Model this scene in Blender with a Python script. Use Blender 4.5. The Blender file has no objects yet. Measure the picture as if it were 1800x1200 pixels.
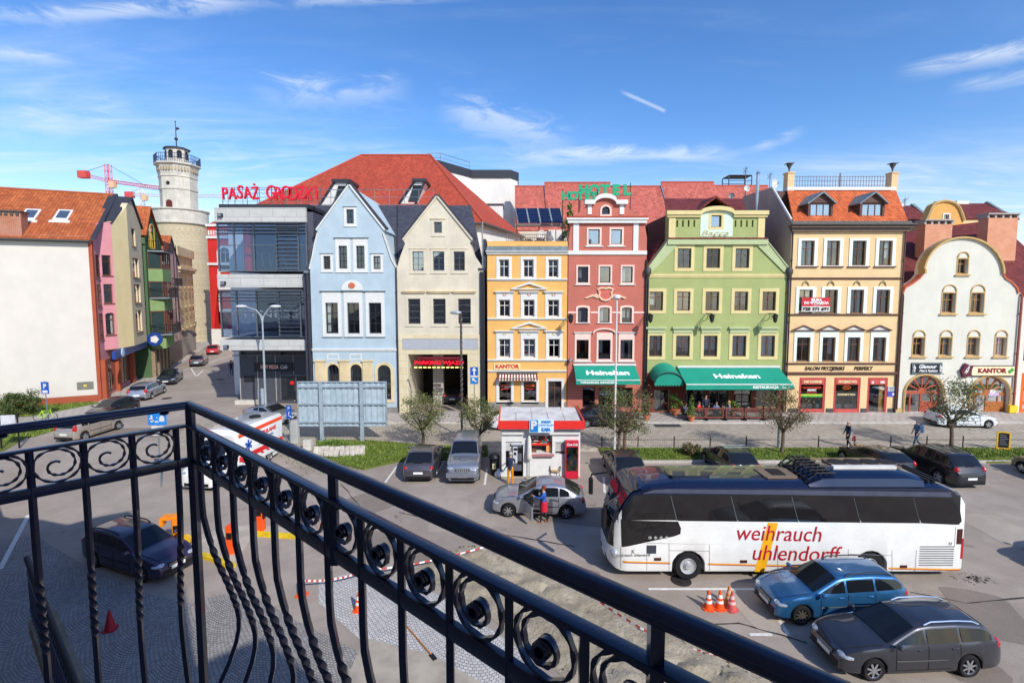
import bpy,bmesh,math,random
from mathutils import Vector,Matrix,Quaternion
from mathutils. geometry import tessellate_polygon
R=math. radians
random. seed(7)
S=bpy. context. scene
COL=S. collection
# ---------------------------------------------------------------- camera, light, exposure
EYE=10.4
FOC=880.0
PITCH=R(4.5)
HOR=505.0
CY=HOR+FOC*math. tan(PITCH)
cam_d=bpy. data. cameras. new('camera');cam=bpy. data. objects. new('camera',cam_d);COL. objects. link(cam)
cam. location=(0,0,EYE);cam. rotation_euler=(R(90)-PITCH,0,0)
cam_d. sensor_width=36;cam_d. lens=36*FOC/1800
cam_d. shift_y=(CY-600.0)/1800.0
cam_d. clip_start=0.05;cam_d. clip_end=6000
S. camera=cam
SUN=Vector((0.45,-0.66,0.602)). normalized()
sun_d=bpy. data. lights. new('sun','SUN');sun_d. energy=3.4;sun_d. angle=R(0.5);sun_d. color=(1.0,0.955,0.88)
sun=bpy. data. objects. new('sun',sun_d);COL. objects. link(sun);sun. location=SUN*200
sun. rotation_euler=(-SUN). to_track_quat('-Z','Y'). to_euler()
w=bpy. data. worlds. new('World');S. world=w;w. use_nodes=True
nt=w. node_tree;nt. nodes. clear()
def N(nt,t,**k):
 n=nt. nodes. new(t)
 for a,v in k. items():
  if a. startswith('i_'):n. inputs[a[2:]. replace('_',' ')]. default_value=v
  else:setattr(n,a,v)
 return n
def L(nt,a,b):nt. links. new(a,b)
sky=N(nt,'ShaderNodeTexSky',sky_type='NISHITA',sun_disc=False)
sky. sun_elevation=math. asin(SUN. z);sky. sun_rotation=math. atan2(SUN. x,SUN. y)
sky. altitude=200;sky. air_density=1.0;sky. dust_density=0.35;sky. ozone_density=3.0
hsv=N(nt,'ShaderNodeHueSaturation');hsv. inputs['Hue']. default_value=.508;hsv. inputs['Saturation']. default_value=1.25;hsv. inputs['Value']. default_value=1.02
L(nt,sky. outputs[0],hsv. inputs['Color'])
tc=N(nt,'ShaderNodeTexCoord');sep=N(nt,'ShaderNodeSeparateXYZ');L(nt,tc. outputs['Generated'],sep. inputs[0])
def MATH(nt,op,a,b=None,c=None,clamp=False):
 n=nt. nodes. new('ShaderNodeMath');n. operation=op;n. use_clamp=clamp
 for i,v in enumerate((a,b,c)):
  if v is None:continue
  if isinstance(v,(int,float)):n. inputs[i]. default_value=v
  else:L(nt,v,n. inputs[i])
 return n. outputs[0]
def SMOOTH(nt,x,lo,hi):
 n=nt. nodes. new('ShaderNodeMapRange');n. interpolation_type='SMOOTHSTEP'
 L(nt,x,n. inputs['Value']);n. inputs['From Min']. default_value=lo;n. inputs['From Max']. default_value=hi
 return n. outputs[0]
 # cirrus: the view direction met with a high layer, streaked noise on it
zz=MATH(nt,'MAXIMUM',sep. outputs[2],0.02)
zd=MATH(nt,'ADD',zz,0.10)
cx=MATH(nt,'DIVIDE',sep. outputs[0],zd);cy=MATH(nt,'DIVIDE',sep. outputs[1],zd)
comb=N(nt,'ShaderNodeCombineXYZ');L(nt,cx,comb. inputs[0]);L(nt,cy,comb. inputs[1])
def cloud(rot,sc,loc,nscale,lo,hi,dist):
 mp=N(nt,'ShaderNodeMapping');mp. inputs['Rotation']. default_value=(0,0,R(rot));mp. inputs['Scale']. default_value=sc;mp. inputs['Location']. default_value=loc
 L(nt,comb. outputs[0],mp. inputs[0])
 no=N(nt,'ShaderNodeTexNoise');no. inputs['Scale']. default_value=nscale;no. inputs['Detail']. default_value=9;no. inputs['Roughness']. default_value=.62;no. inputs['Distortion']. default_value=dist
 L(nt,mp. outputs[0],no. inputs['Vector'])
 return SMOOTH(nt,no. outputs[0],lo,hi)
c1=cloud(-18,(.34,1.0,1),(2.3,1.2,0),1.5,.44,.78,.9)
c2=cloud(12,(.5,1.7,1),(7.1,3.4,0),2.6,.46,.80,1.4)
big=cloud(-25,(.5,.6,1),(4.7,9.1,0),.55,.36,.60,.2)
cm=MATH(nt,'MULTIPLY',MATH(nt,'ADD',MATH(nt,'MULTIPLY',c1,.95),MATH(nt,'MULTIPLY',c2,.6)),big)
def vdir(px,py):
 u_,v_=(px-900)/FOC,(py-CY)/FOC
 return Vector((u_,math. cos(PITCH)-v_*math. sin(PITCH),-math. sin(PITCH)-v_*math. cos(PITCH))). normalized()
def DOT(v):
 n=nt. nodes. new('ShaderNodeVectorMath');n. operation='DOT_PRODUCT';L(nt,tc. outputs['Generated'],n. inputs[0]);n. inputs[1]. default_value=tuple(v);return n. outputs['Value']
wn=N(nt,'ShaderNodeTexNoise');wn. inputs['Scale']. default_value=9;wn. inputs['Detail']. default_value=8;wn. inputs['Roughness']. default_value=.65;wn. inputs['Distortion']. default_value=.8
wm=N(nt,'ShaderNodeMapping');wm. inputs['Scale']. default_value=(1,1,3.2);L(nt,tc. outputs['Generated'],wm. inputs[0]);L(nt,wm. outputs[0],wn. inputs['Vector'])
wisps=0.0
for(xa,ya,xb,yb,wd,st,so)in((1085,158,1172,197,.005,.42,0),(-60,34,470,6,.016,.8,1),(430,8,840,-6,.010,.5,1),(1590,126,1860,84,.016,.7,1),(1690,152,1860,128,.014,.55,1),(450,170,720,160,.035,.5,1),(770,200,1010,250,.045,.6,1),(860,282,1340,268,.018,.65,1),(-40,92,120,108,.014,.5,1),(0,240,240,190,.03,.4,1),(1330,262,1400,236,.012,.5,1)):
 d1,d2=vdir(xa,ya),vdir(xb,yb);nn=d1 . cross(d2). normalized();al=(d2-d1);La=al. length;al. normalize();m0=al. dot(d1);m1=al. dot(d2)
 warp=MATH(nt,'MULTIPLY',MATH(nt,'SUBTRACT',wn. outputs[0],.5),wd*(3.0 if so else.5))
 ds=MATH(nt,'ABSOLUTE',MATH(nt,'ADD',DOT(nn),warp));q=DOT(al)
 k_=MATH(nt,'MULTIPLY',SMOOTH(nt,ds,wd,0.0),MATH(nt,'MULTIPLY',SMOOTH(nt,q,m0-.02*so,m0+La*.3),SMOOTH(nt,q,m1+.02*so,m1-La*(.3 if so else.08))))
 if so:k_=MATH(nt,'MULTIPLY',k_,SMOOTH(nt,wn. outputs[0],.26,.74))
 wisps=MATH(nt,'ADD',MATH(nt,'MULTIPLY',k_,st),wisps)
low=SMOOTH(nt,sep. outputs[2],.40,.02)
cm=MATH(nt,'MULTIPLY',cm,MATH(nt,'ADD',MATH(nt,'MULTIPLY',low,.8),.22))
cm=MATH(nt,'ADD',cm,MATH(nt,'MULTIPLY',SMOOTH(nt,sep. outputs[2],.26,-.02),.46),None,True)
mix=N(nt,'ShaderNodeMix',data_type='RGBA');L(nt,cm,mix. inputs['Factor']);L(nt,hsv. outputs[0],mix. inputs['A']);mix. inputs['B']. default_value=(4.7,5.1,5.55,1)
cw=MATH(nt,'ADD',cm,wisps,None,True);L(nt,cw,mix. inputs['Factor'])
bg=N(nt,'ShaderNodeBackground');bg. inputs['Strength']. default_value=0.15;L(nt,mix. outputs['Result'],bg. inputs['Color'])
out=N(nt,'ShaderNodeOutputWorld');L(nt,bg. outputs[0],out. inputs[0])
S. view_settings. view_transform='Standard';S. view_settings. look='None'
S. view_settings. exposure=0.38;S. view_settings. gamma=1.0
try:S. view_settings. use_curve_mapping=False
except Exception:pass
# ---------------------------------------------------------------- where a spot of the picture lies in the place
def ray(px,py):
 u=(px-900)/FOC;v=(py-CY)/FOC
 return Vector((u,math. cos(PITCH)-v*math. sin(PITCH),-math. sin(PITCH)-v*math. cos(PITCH)))
def G(px,py,z=0.0):
 d=ray(px,py);t=(z-EYE)/d. z
 return Vector((d. x*t,d. y*t,z))
def onp(px,py,P0,dr):
 """u along dr and height z where the sight line meets the upright plane through P0"""
 d=ray(px,py)
 # d.x t = P0x + dr.x u ; d.y t = P0y + dr.y u
 det=d. x*(-dr[1])-d. y*(-dr[0])
 t=(P0[0]*(-dr[1])-P0[1]*(-dr[0]))/det
 u=(d. x*P0[1]-d. y*P0[0])/det
 return u,EYE+d. z*t
def at(px,py,Y):
 d=ray(px,py);t=Y/d. y
 return Vector((d. x*t,Y,EYE+d. z*t))
 # ---------------------------------------------------------------- materials
def srgb(h):
 if isinstance(h,str):
  h=h. lstrip('#');c=[int(h[i:i+2],16)/255 for i in(0,2,4)]
  return tuple((x/12.92 if x<=.04045 else((x+.055)/1.055)**2.4)for x in c)
 return tuple(h[:3])
MATS={}
def base(name):
 m=bpy. data. materials. new(name);m. use_nodes=True
 nt=m. node_tree;b=nt. nodes['Principled BSDF']
 return m,nt,b
def coords(nt,kind,scale=(1,1,1),rot=0):
 tc=nt. nodes. new('ShaderNodeTexCoord');mp=nt. nodes. new('ShaderNodeMapping')
 mp. inputs['Scale']. default_value=scale;mp. inputs['Rotation']. default_value=(0,0,rot)
 L(nt,tc. outputs[kind],mp. inputs[0]);return mp. outputs[0]
def noise(nt,vec,sc,det=5,rough=.55,dist=0):
 n=nt. nodes. new('ShaderNodeTexNoise');n. inputs['Scale']. default_value=sc;n. inputs['Detail']. default_value=det
 n. inputs['Roughness']. default_value=rough;n. inputs['Distortion']. default_value=dist
 L(nt,vec,n. inputs['Vector']);return n. outputs[0]
def mixc(nt,fac,a,b,blend='MIX'):
 m=nt. nodes. new('ShaderNodeMix');m. data_type='RGBA';m. blend_type=blend
 if isinstance(fac,(int,float)):m. inputs['Factor']. default_value=fac
 else:L(nt,fac,m. inputs['Factor'])
 for k,v in(('A',a),('B',b)):
  if isinstance(v,tuple):m. inputs[k]. default_value=(*v[:3],1)
  else:L(nt,v,m. inputs[k])
 return m. outputs['Result']
def bump(nt,b,h,strength=.3,dist=.02):
 n=nt. nodes. new('ShaderNodeBump');n. inputs['Strength']. default_value=strength;n. inputs['Distance']. default_value=dist
 L(nt,h,n. inputs['Height']);L(nt,n. outputs[0],b. inputs['Normal'])
def mul(c,k):return tuple(min(1,x*k)for x in c)
def M(name,col,rough=.75,metal=0.,var=.10,sc=2.5,bmp=0.,bsc=60,coat=0.,spec=.4):
 """a plain surface with a little unevenness"""
 if name in MATS:return MATS[name]
 m,nt,b=base(name);c=srgb(col)
 v=coords(nt,'Object')
 f=SMOOTH(nt,noise(nt,v,sc),.3,.7)
 L(nt,mixc(nt,f,mul(c,1-var),mul(c,1+var)),b. inputs['Base Color'])
 b. inputs['Roughness']. default_value=rough;b. inputs['Metallic']. default_value=metal
 b. inputs['Coat Weight']. default_value=coat;b. inputs['Coat Roughness']. default_value=.05
 b. inputs['Specular IOR Level']. default_value=spec
 if bmp:bump(nt,b,noise(nt,v,bsc,3),bmp,.01)
 MATS[name]=m;return m
def STUCCO(name,col,var=.07,dirt=.10):
 if name in MATS:return MATS[name]
 m,nt,b=base(name);c=srgb(col);v=coords(nt,'Object')
 f=SMOOTH(nt,noise(nt,v,.7,6,.6),.3,.7)
 cc=mixc(nt,f,mul(c,1-var*1.7),mul(c,1+var*.6))
 vs=coords(nt,'Object',(3.0,3.0,.35));st=SMOOTH(nt,noise(nt,vs,1.3,6,.65),.48,.78)
 cc=mixc(nt,MATH(nt,'MULTIPLY',st,dirt*3),cc,mul(c,.66))
 L(nt,cc,b. inputs['Base Color']);b. inputs['Roughness']. default_value=.88;b. inputs['Specular IOR Level']. default_value=.2
 bump(nt,b,noise(nt,v,45,4,.7),.25,.006)
 MATS[name]=m;return m
def TILES(name,col,col2,w=.24,h=.34,wave=True,bs=.9,moss=.0):
 """roof tiles laid in rows, on the slope's own u (along the eave) and v (up the slope)"""
 if name in MATS:return MATS[name]
 m,nt,b=base(name);c=srgb(col);c2=srgb(col2)
 uv=coords(nt,'UV')
 br=nt. nodes. new('ShaderNodeTexBrick');br. offset=0.0 if wave else.5;br. squash=1
 br. inputs['Color1']. default_value=(*mul(c,.70),1);br. inputs['Color2']. default_value=(*mul(c,1.2),1);br. inputs['Mortar']. default_value=(*mul(c2,.42),1)
 br. inputs['Scale']. default_value=1;br. inputs['Brick Width']. default_value=w;br. inputs['Row Height']. default_value=h
 br. inputs['Mortar Size']. default_value=.016;br. inputs['Mortar Smooth']. default_value=.6;br. inputs['Bias']. default_value=0
 L(nt,uv,br. inputs['Vector'])
 o=coords(nt,'Object');f=SMOOTH(nt,noise(nt,o,.55,6,.65),.38,.68)
 cc=mixc(nt,MATH(nt,'MULTIPLY',f,.65),br. outputs['Color'],c2);st=SMOOTH(nt,noise(nt,coords(nt,'UV',(1.6,.16,1)),1.0,6,.7),.5,.72);cc=mixc(nt,MATH(nt,'MULTIPLY',st,.38),cc,mul(c2,.5))
 if moss:
  g=SMOOTH(nt,noise(nt,o,1.6,7,.7),.56,.7);cc=mixc(nt,MATH(nt,'MULTIPLY',g,moss),cc,(.06,.055,.04))
 L(nt,cc,b. inputs['Base Color']);b. inputs['Roughness']. default_value=.75;b. inputs['Specular IOR Level']. default_value=.25
 s=nt. nodes. new('ShaderNodeSeparateXYZ');L(nt,uv,s. inputs[0])
 row=MATH(nt,'FRACT',MATH(nt,'DIVIDE',s. outputs[1],h))
 hgt=MATH(nt,'MULTIPLY',MATH(nt,'SUBTRACT',1,row),.5)
 if wave:
  hgt=MATH(nt,'ADD',hgt,MATH(nt,'MULTIPLY',MATH(nt,'ABSOLUTE',MATH(nt,'SINE',MATH(nt,'MULTIPLY',s. outputs[0],math. pi/w))),.5))
 bump(nt,b,hgt,bs,.05)
 MATS[name]=m;return m
def BRICKS(name,c1,c2,mort,w=.25,h=.08,sz=.012,rough=.85,kind='UV',bs=.4):
 if name in MATS:return MATS[name]
 m,nt,b=base(name)
 uv=coords(nt,kind)
 br=nt. nodes. new('ShaderNodeTexBrick');br. offset=.5
 br. inputs['Color1']. default_value=(*srgb(c1),1);br. inputs['Color2']. default_value=(*srgb(c2),1);br. inputs['Mortar']. default_value=(*srgb(mort),1)
 br. inputs['Scale']. default_value=1;br. inputs['Brick Width']. default_value=w;br. inputs['Row Height']. default_value=h;br. inputs['Mortar Size']. default_value=sz
 L(nt,uv,br. inputs['Vector'])
 o=coords(nt,'Object');f=noise(nt,o,1.2,6,.65)
 cc=mixc(nt,MATH(nt,'MULTIPLY',SMOOTH(nt,f,.35,.75),.5),br. outputs['Color'],mul(srgb(c1),.7))
 L(nt,cc,b. inputs['Base Color']);b. inputs['Roughness']. default_value=rough;b. inputs['Specular IOR Level']. default_value=.25
 bump(nt,b,MATH(nt,'SUBTRACT',noise(nt,o,30,3),br. outputs['Fac']),bs,.012)
 MATS[name]=m;return m
def PAINT(name,col,flake=.0,rough=.32):
 """car paint under clear lacquer"""
 if name in MATS:return MATS[name]
 m,nt,b=base(name);c=srgb(col);v=coords(nt,'Object')
 f=noise(nt,v,1.7,5,.6)
 L(nt,mixc(nt,SMOOTH(nt,f,.3,.75),mul(c,.93),mul(c,1.04)),b. inputs['Base Color'])
 dst=noise(nt,v,5,6,.7)
 L(nt,MATH(nt,'ADD',MATH(nt,'MULTIPLY',dst,.16),rough-.05),b. inputs['Roughness'])
 b. inputs['Metallic']. default_value=flake;b. inputs['Coat Weight']. default_value=.9;b. inputs['Coat Roughness']. default_value=.04
 MATS[name]=m;return m
def GLASSY(name,col=(.012,.014,.017),rough=.04,wav=.0):
 """dark glass seen from outside"""
 if name in MATS:return MATS[name]
 m,nt,b=base(name);v=coords(nt,'Object')
 f=noise(nt,v,2.2,4);L(nt,mixc(nt,f,mul(col,.6),mul(col,1.5)),b. inputs['Base Color'])
 b. inputs['Roughness']. default_value=rough;b. inputs['Specular IOR Level']. default_value=.5
 if wav:bump(nt,b,noise(nt,v,1.4,2),wav,.02)
 MATS[name]=m;return m
def CLEAR(name,tint=(.75,.8,.82),ref=.11,gc=(.9,.93,.96)):
 """window pane: what is behind it shows through, the street mirrors in it"""
 if name in MATS:return MATS[name]
 m=bpy. data. materials. new(name);m. use_nodes=True;nt=m. node_tree;nt. nodes. clear()
 t=nt. nodes. new('ShaderNodeBsdfTransparent');t. inputs[0]. default_value=(*tint,1)
 g=nt. nodes. new('ShaderNodeBsdfGlossy');g. inputs['Roughness']. default_value=.03;g. inputs['Color']. default_value=(*gc,1)
 v=coords(nt,'Object');bm=nt. nodes. new('ShaderNodeBump');bm. inputs['Strength']. default_value=.12;bm. inputs['Distance']. default_value=.02
 L(nt,noise(nt,v,1.1,2),bm. inputs['Height']);L(nt,bm. outputs[0],g. inputs['Normal'])
 fr=nt. nodes. new('ShaderNodeFresnel');fr. inputs['IOR']. default_value=1.5
 fa=MATH(nt,'ADD',MATH(nt,'MULTIPLY',fr. outputs[0],.9),ref,None,True)
 mx=nt. nodes. new('ShaderNodeMixShader');L(nt,fa,mx. inputs[0]);L(nt,t. outputs[0],mx. inputs[1]);L(nt,g. outputs[0],mx. inputs[2])
 o=nt. nodes. new('ShaderNodeOutputMaterial');L(nt,mx. outputs[0],o. inputs[0])
 MATS[name]=m;return m
def GLOW(name,col,st):
 if name in MATS:return MATS[name]
 m,nt,b=base(name);c=srgb(col);b. inputs['Base Color']. default_value=(*c,1)
 b. inputs['Emission Color']. default_value=(*c,1);b. inputs['Emission Strength']. default_value=st;b. inputs['Roughness']. default_value=.4
 MATS[name]=m;return m
 # ---------------------------------------------------------------- mesh helpers
class MB:
 """collects faces in the thing's own axes; build() makes ONE mesh object of them"""
 def __init__(s):s. v=[];s. f=[];s. mi=[];s. sm=[]
 def face(s,pts,m=0,smooth=False):
  b=len(s. v);s. v+=[tuple(p)for p in pts];s. f. append(tuple(range(b,b+len(pts))));s. mi. append(m);s. sm. append(smooth)
 def grid(s,rows,m=0,smooth=True,cu=False,cv=False,mf=None):
  b=len(s. v);nr=len(rows);nc=len(rows[0])
  for r in rows:s. v+=[tuple(p)for p in r]
  for i in range(nr if cv else nr-1):
   for j in range(nc if cu else nc-1):
    a=b+i*nc+j;c=b+i*nc+(j+1)%nc;d=b+((i+1)%nr)*nc+(j+1)%nc;e=b+((i+1)%nr)*nc+j
    s. f. append((a,c,d,e));s. mi. append(mf(i,j)if mf else m);s. sm. append(smooth)
 def box(s,x0,y0,z0,x1,y1,z1,m=0):
  if x0>x1:x0,x1=x1,x0
  if y0>y1:y0,y1=y1,y0
  if z0>z1:z0,z1=z1,z0
  b=len(s. v);s. v+=[(x0,y0,z0),(x1,y0,z0),(x1,y1,z0),(x0,y1,z0),(x0,y0,z1),(x1,y0,z1),(x1,y1,z1),(x0,y1,z1)]
  for q in((0,3,2,1),(4,5,6,7),(0,1,5,4),(1,2,6,5),(2,3,7,6),(3,0,4,7)):
   s. f. append(tuple(b+i for i in q));s. mi. append(m);s. sm. append(False)
 def cbox(s,c,sz,m=0,rz=0.,rx=0.,ry=0.,bev=0):
  """box by centre and size, turned; bev cuts the four upright edges"""
  hx,hy,hz=sz[0]/2,sz[1]/2,sz[2]/2
  mt=Matrix. Translation(c)@Matrix. Rotation(rz,4,'Z')@Matrix. Rotation(ry,4,'Y')@Matrix. Rotation(rx,4,'X')
  if bev:
   o=[(-hx+bev,-hy),(hx-bev,-hy),(hx,-hy+bev),(hx,hy-bev),(hx-bev,hy),(-hx+bev,hy),(-hx,hy-bev),(-hx,-hy+bev)]
  else:o=[(-hx,-hy),(hx,-hy),(hx,hy),(-hx,hy)]
  lo=[mt@Vector((x,y,-hz))for x,y in o];hi=[mt@Vector((x,y,hz))for x,y in o]
  s. face(lo[::-1],m);s. face(hi,m);n=len(o)
  for i in range(n):s. face([lo[i],lo[(i+1)%n],hi[(i+1)%n],hi[i]],m)
 def prism(s,poly,y0,y1,m=0,ms=None,holes=(),caps=(True,True),side=True):
  """polygon in x,z pushed from y0 (front) to y1; holes are left open and get reveals"""
  ms=m if ms is None else ms
  loops=[poly]+[h for h in holes]
  if len(loops)==1 and len(poly)<=4:tris=None
  else:
   allp=[p for lp in loops for p in lp]
   tris=tessellate_polygon([[Vector((p[0],p[1],0))for p in lp]for lp in loops])
  for y,on,flip in((y0,caps[0],False),(y1,caps[1],True)):
   if not on:continue
   if tris is None:s. face([(p[0],y,p[1])for p in poly],m)
   else:
    b=len(s. v);s. v+=[(p[0],y,p[1])for p in allp]
    for t in tris:s. f. append(tuple(b+i for i in t));s. mi. append(m);s. sm. append(False)
  if side:
   for lp in loops:
    n=len(lp)
    for i in range(n):
     a,c=lp[i],lp[(i+1)%n]
     s. face([(a[0],y0,a[1]),(c[0],y0,c[1]),(c[0],y1,c[1]),(a[0],y1,a[1])],ms)
 def prismz(s,poly,z0,z1,m=0,mt=None,caps=(True,True)):
  mt=m if mt is None else mt;n=len(poly)
  if n<=4:tris=None
  else:tris=tessellate_polygon([[Vector((p[0],p[1],0))for p in poly]])
  for z,on,mm in((z0,caps[0],m),(z1,caps[1],mt)):
   if not on:continue
   if tris is None:s. face([(p[0],p[1],z)for p in poly],mm)
   else:
    b=len(s. v);s. v+=[(p[0],p[1],z)for p in poly]
    for t in tris:s. f. append(tuple(b+i for i in t));s. mi. append(mm);s. sm. append(False)
  for i in range(n):
   a,c=poly[i],poly[(i+1)%n]
   s. face([(a[0],a[1],z0),(c[0],c[1],z0),(c[0],c[1],z1),(a[0],a[1],z1)],m)
 def tube(s,pts,r,n=8,m=0,caps=True,smooth=True,twist=None,sq=False):
  pts=[Vector(p)for p in pts];rows=[];up=None;k=len(pts)
  for i,p in enumerate(pts):
   t=(pts[min(i+1,k-1)]-pts[max(i-1,0)])
   t=t. normalized()if t. length>1e-9 else Vector((0,0,1))
   if up is None:
    up=Vector((0,0,1))if abs(t. z)<.9 else Vector((1,0,0))
   a=t. cross(up)
   if a. length<1e-6:a=t. cross(Vector((0,1,0)))
   a. normalize();bb=a. cross(t). normalized();up=bb
   rr=r[i]if isinstance(r,(list,tuple))else r
   tw=twist[i]if twist else 0.
   off=math. pi/4 if sq else 0
   rows. append([p+(a*math. cos(off+tw+2*math. pi*j/n)+bb*math. sin(off+tw+2*math. pi*j/n))*rr for j in range(n)])
  s. grid(rows,m,smooth,cu=True)
  if caps:s. face(rows[0][::-1],m);s. face(rows[-1],m)
 def lathe(s,prof,c=(0,0,0),n=16,m=0,axis='z',smooth=True,mf=None,a0=0.,a1=2*math. pi):
  full=abs(a1-a0-2*math. pi)<1e-6;rows=[]
  for r,h in prof:
   row=[]
   for j in range(n if full else n+1):
    a=a0+(a1-a0)*j/n;x,y=r*math. cos(a),r*math. sin(a)
    row. append((c[0]+x,c[1]+y,c[2]+h)if axis=='z' else(c[0]+x,c[1]+h,c[2]+y)if axis=='y' else(c[0]+h,c[1]+x,c[2]+y))
   rows. append(row)
  s. grid(rows,m,smooth,cu=full,mf=mf)
 def ball(s,c,r,n=10,m=0,sz=(1,1,1)):
  rows=[]
  for i in range(n//2+1):
   a=math. pi*i/(n//2);rows. append([(c[0]+r*sz[0]*math. sin(a)*math. cos(2*math. pi*j/n),c[1]+r*sz[1]*math. sin(a)*math. sin(2*math. pi*j/n),c[2]+r*sz[2]*math. cos(a))for j in range(n)])
  s. grid(rows,m,True,cu=True)
 def disc(s,c,r,n=16,m=0,axis='z'):
  s. face([(c[0]+r*math. cos(2*math. pi*j/n),c[1]+r*math. sin(2*math. pi*j/n),c[2])if axis=='z' else(c[0]+r*math. cos(2*math. pi*j/n),c[1],c[2]+r*math. sin(2*math. pi*j/n))for j in range(n)],m)
 def each(s,name,mats,parent=None):
  par=list(range(len(s. v)))
  def fd(i):
   while par[i]!=i:par[i]=par[par[i]];i=par[i]
   return i
  for f in s. f:
   for q in f[1:]:par[fd(q)]=fd(f[0])
  gr={}
  for k,f in enumerate(s. f):gr. setdefault(fd(f[0]),[]). append(k)
  for ks in gr. values():
   m=MB();mp={}
   for k in ks:
    for q in s. f[k]:
     if q not in mp:mp[q]=len(m. v);m. v. append(s. v[q])
    m. f. append(tuple(mp[q]for q in s. f[k]));m. mi. append(s. mi[k]);m. sm. append(s. sm[k])
   o=m. build(name,mats,parent)
  return o
 def build(s,name,mats,parent=None,loc=None,merge=True):
  me=bpy. data. meshes. new(name);me. from_pydata(s. v,[],s. f)
  if not isinstance(mats,(list,tuple)):mats=[mats]
  for m in mats:me. materials. append(m)
  me. polygons. foreach_set('material_index',s. mi);me. polygons. foreach_set('use_smooth',s. sm)
  if merge:
   bm=bmesh. new();bm. from_mesh(me);bmesh. ops. remove_doubles(bm,verts=bm. verts,dist=2e-4)
   bmesh. ops. recalc_face_normals(bm,faces=bm. faces);bm. to_mesh(me);bm. free()
  uvl=me. uv_layers. new(name='UVMap');Z=Vector((0,0,1));dat=uvl. data
  for p in me. polygons:
   n=p. normal
   if abs(n. z)>.995:ux=Vector((1,0,0));vx=Vector((0,1,0))
   else:ux=Z. cross(n). normalized();vx=n. cross(ux)
   for li in p. loop_indices:
    q=me. vertices[me. loops[li]. vertex_index]. co;dat[li]. uv=(q. dot(ux),q. dot(vx))
  try:me. set_sharp_from_angle(angle=R(38))
  except Exception:pass
  o=bpy. data. objects. new(name,me);COL. objects. link(o)
  if parent:o. parent=parent
  if loc:o. location=loc
  return o
def tag(o,label=None,cat=None,group=None,kind=None):
 if label:o['label']=label
 if cat:o['category']=cat
 if group:o['group']=group
 if kind:o['kind']=kind
 return o
def thing(name,label,cat,loc=(0,0,0),rz=0.,group=None):
 o=bpy. data. objects. new(name,None);COL. objects. link(o);o. empty_display_size=.2
 o. location=loc;o. rotation_euler=(0,0,rz);return tag(o,label,cat,group)
def kids(o):return[c for c in o. children]
def copy_tree(o,parent=None):
 c=o. copy();COL. objects. link(c)
 if parent:c. parent=parent
 for ch in kids(o):copy_tree(ch,c)
 return c
def text(s,size,m,parent=None,name='lettering',loc=(0,0,0),rot=(R(90),0,0),depth=.02,align='CENTER',bold=0.,shear=0.,width=None,vspace=1.0):
 """raised letters as a mesh; reads along +x, faces -y"""
 cu=bpy. data. curves. new('t','FONT');cu. body=s;cu. size=size;cu. extrude=depth/2;cu. align_x=align;cu. align_y='CENTER';cu. offset=bold;cu. shear=shear;cu. resolution_u=3;cu. space_line=vspace
 t=bpy. data. objects. new('t',cu);COL. objects. link(t)
 dg=bpy. context. evaluated_depsgraph_get();me=bpy. data. meshes. new_from_object(t. evaluated_get(dg))
 bpy. data. objects. remove(t);me. materials. clear();me. materials. append(m);me. name=name
 if width:
  xs=[v. co. x for v in me. vertices];k=width/(max(xs)-min(xs))
  for v in me. vertices:v. co. x*=k
 o=bpy. data. objects. new(name,me);COL. objects. link(o);o. rotation_euler=rot;o. location=loc
 if parent:o. parent=parent
 return o
 # ---------------------------------------------------------------- houses: walls with real openings, windows set back in them
YF=40.66
GR=dict(white='white_paint',brown='brown_wood',dark='dark_metal')
m_white=M('white_paint','#d9d8d2',.5,var=.04)
m_wood=M('brown_wood','#6a4636',.5,var=.2,sc=8)
m_woodlt=M('light_wood','#b07c46',.5,var=.2,sc=8)
m_darkfr=M('dark_frame','#2b2a2e',.45,var=.1)
m_greyfr=M('grey_frame','#5c5a58',.5,var=.1)
m_room=M('room_dark','#1a1718',.9,var=.4,sc=1.3)
m_curt=M('curtain_cloth','#d8d6cf',.9,var=.08,sc=6)
m_curtor=M('orange_curtain','#c8763a',.9,var=.1,sc=6)
m_pane=CLEAR('window_pane',ref=.10)
m_panesky=CLEAR('mirroring_pane',ref=.42)
m_zinc=M('zinc_sheet','#7f8a8c',.55,metal=.3,var=.18,sc=3)
m_black=M('black_iron','#16161a',.45,var=.1)
m_stone=STUCCO('pale_stone','#d9c49a',.12,.1)
m_greystone=STUCCO('grey_plinth','#8f8c86',.15,.2)
m_slate=TILES('slate_roof','#4a4b57','#3d3e49',.30,.22,False,.35)
m_rtile=TILES('red_plain_tile','#b8503a','#a24433',.22,.20,False,.5)
m_otile=TILES('orange_pantile','#d06a3c','#b2542f',.26,.36,True,.9)
m_dtile=TILES('dark_red_pantile','#7c3a35','#602a2a',.26,.36,True,.8)
m_ltile=TILES('left_orange_tile','#b8653a','#9a4c2c',.26,.38,True,1.0,.25)
m_brick=BRICKS('chimney_brick','#b5694a','#a15a40','#b9a795',.25,.085)
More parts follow.
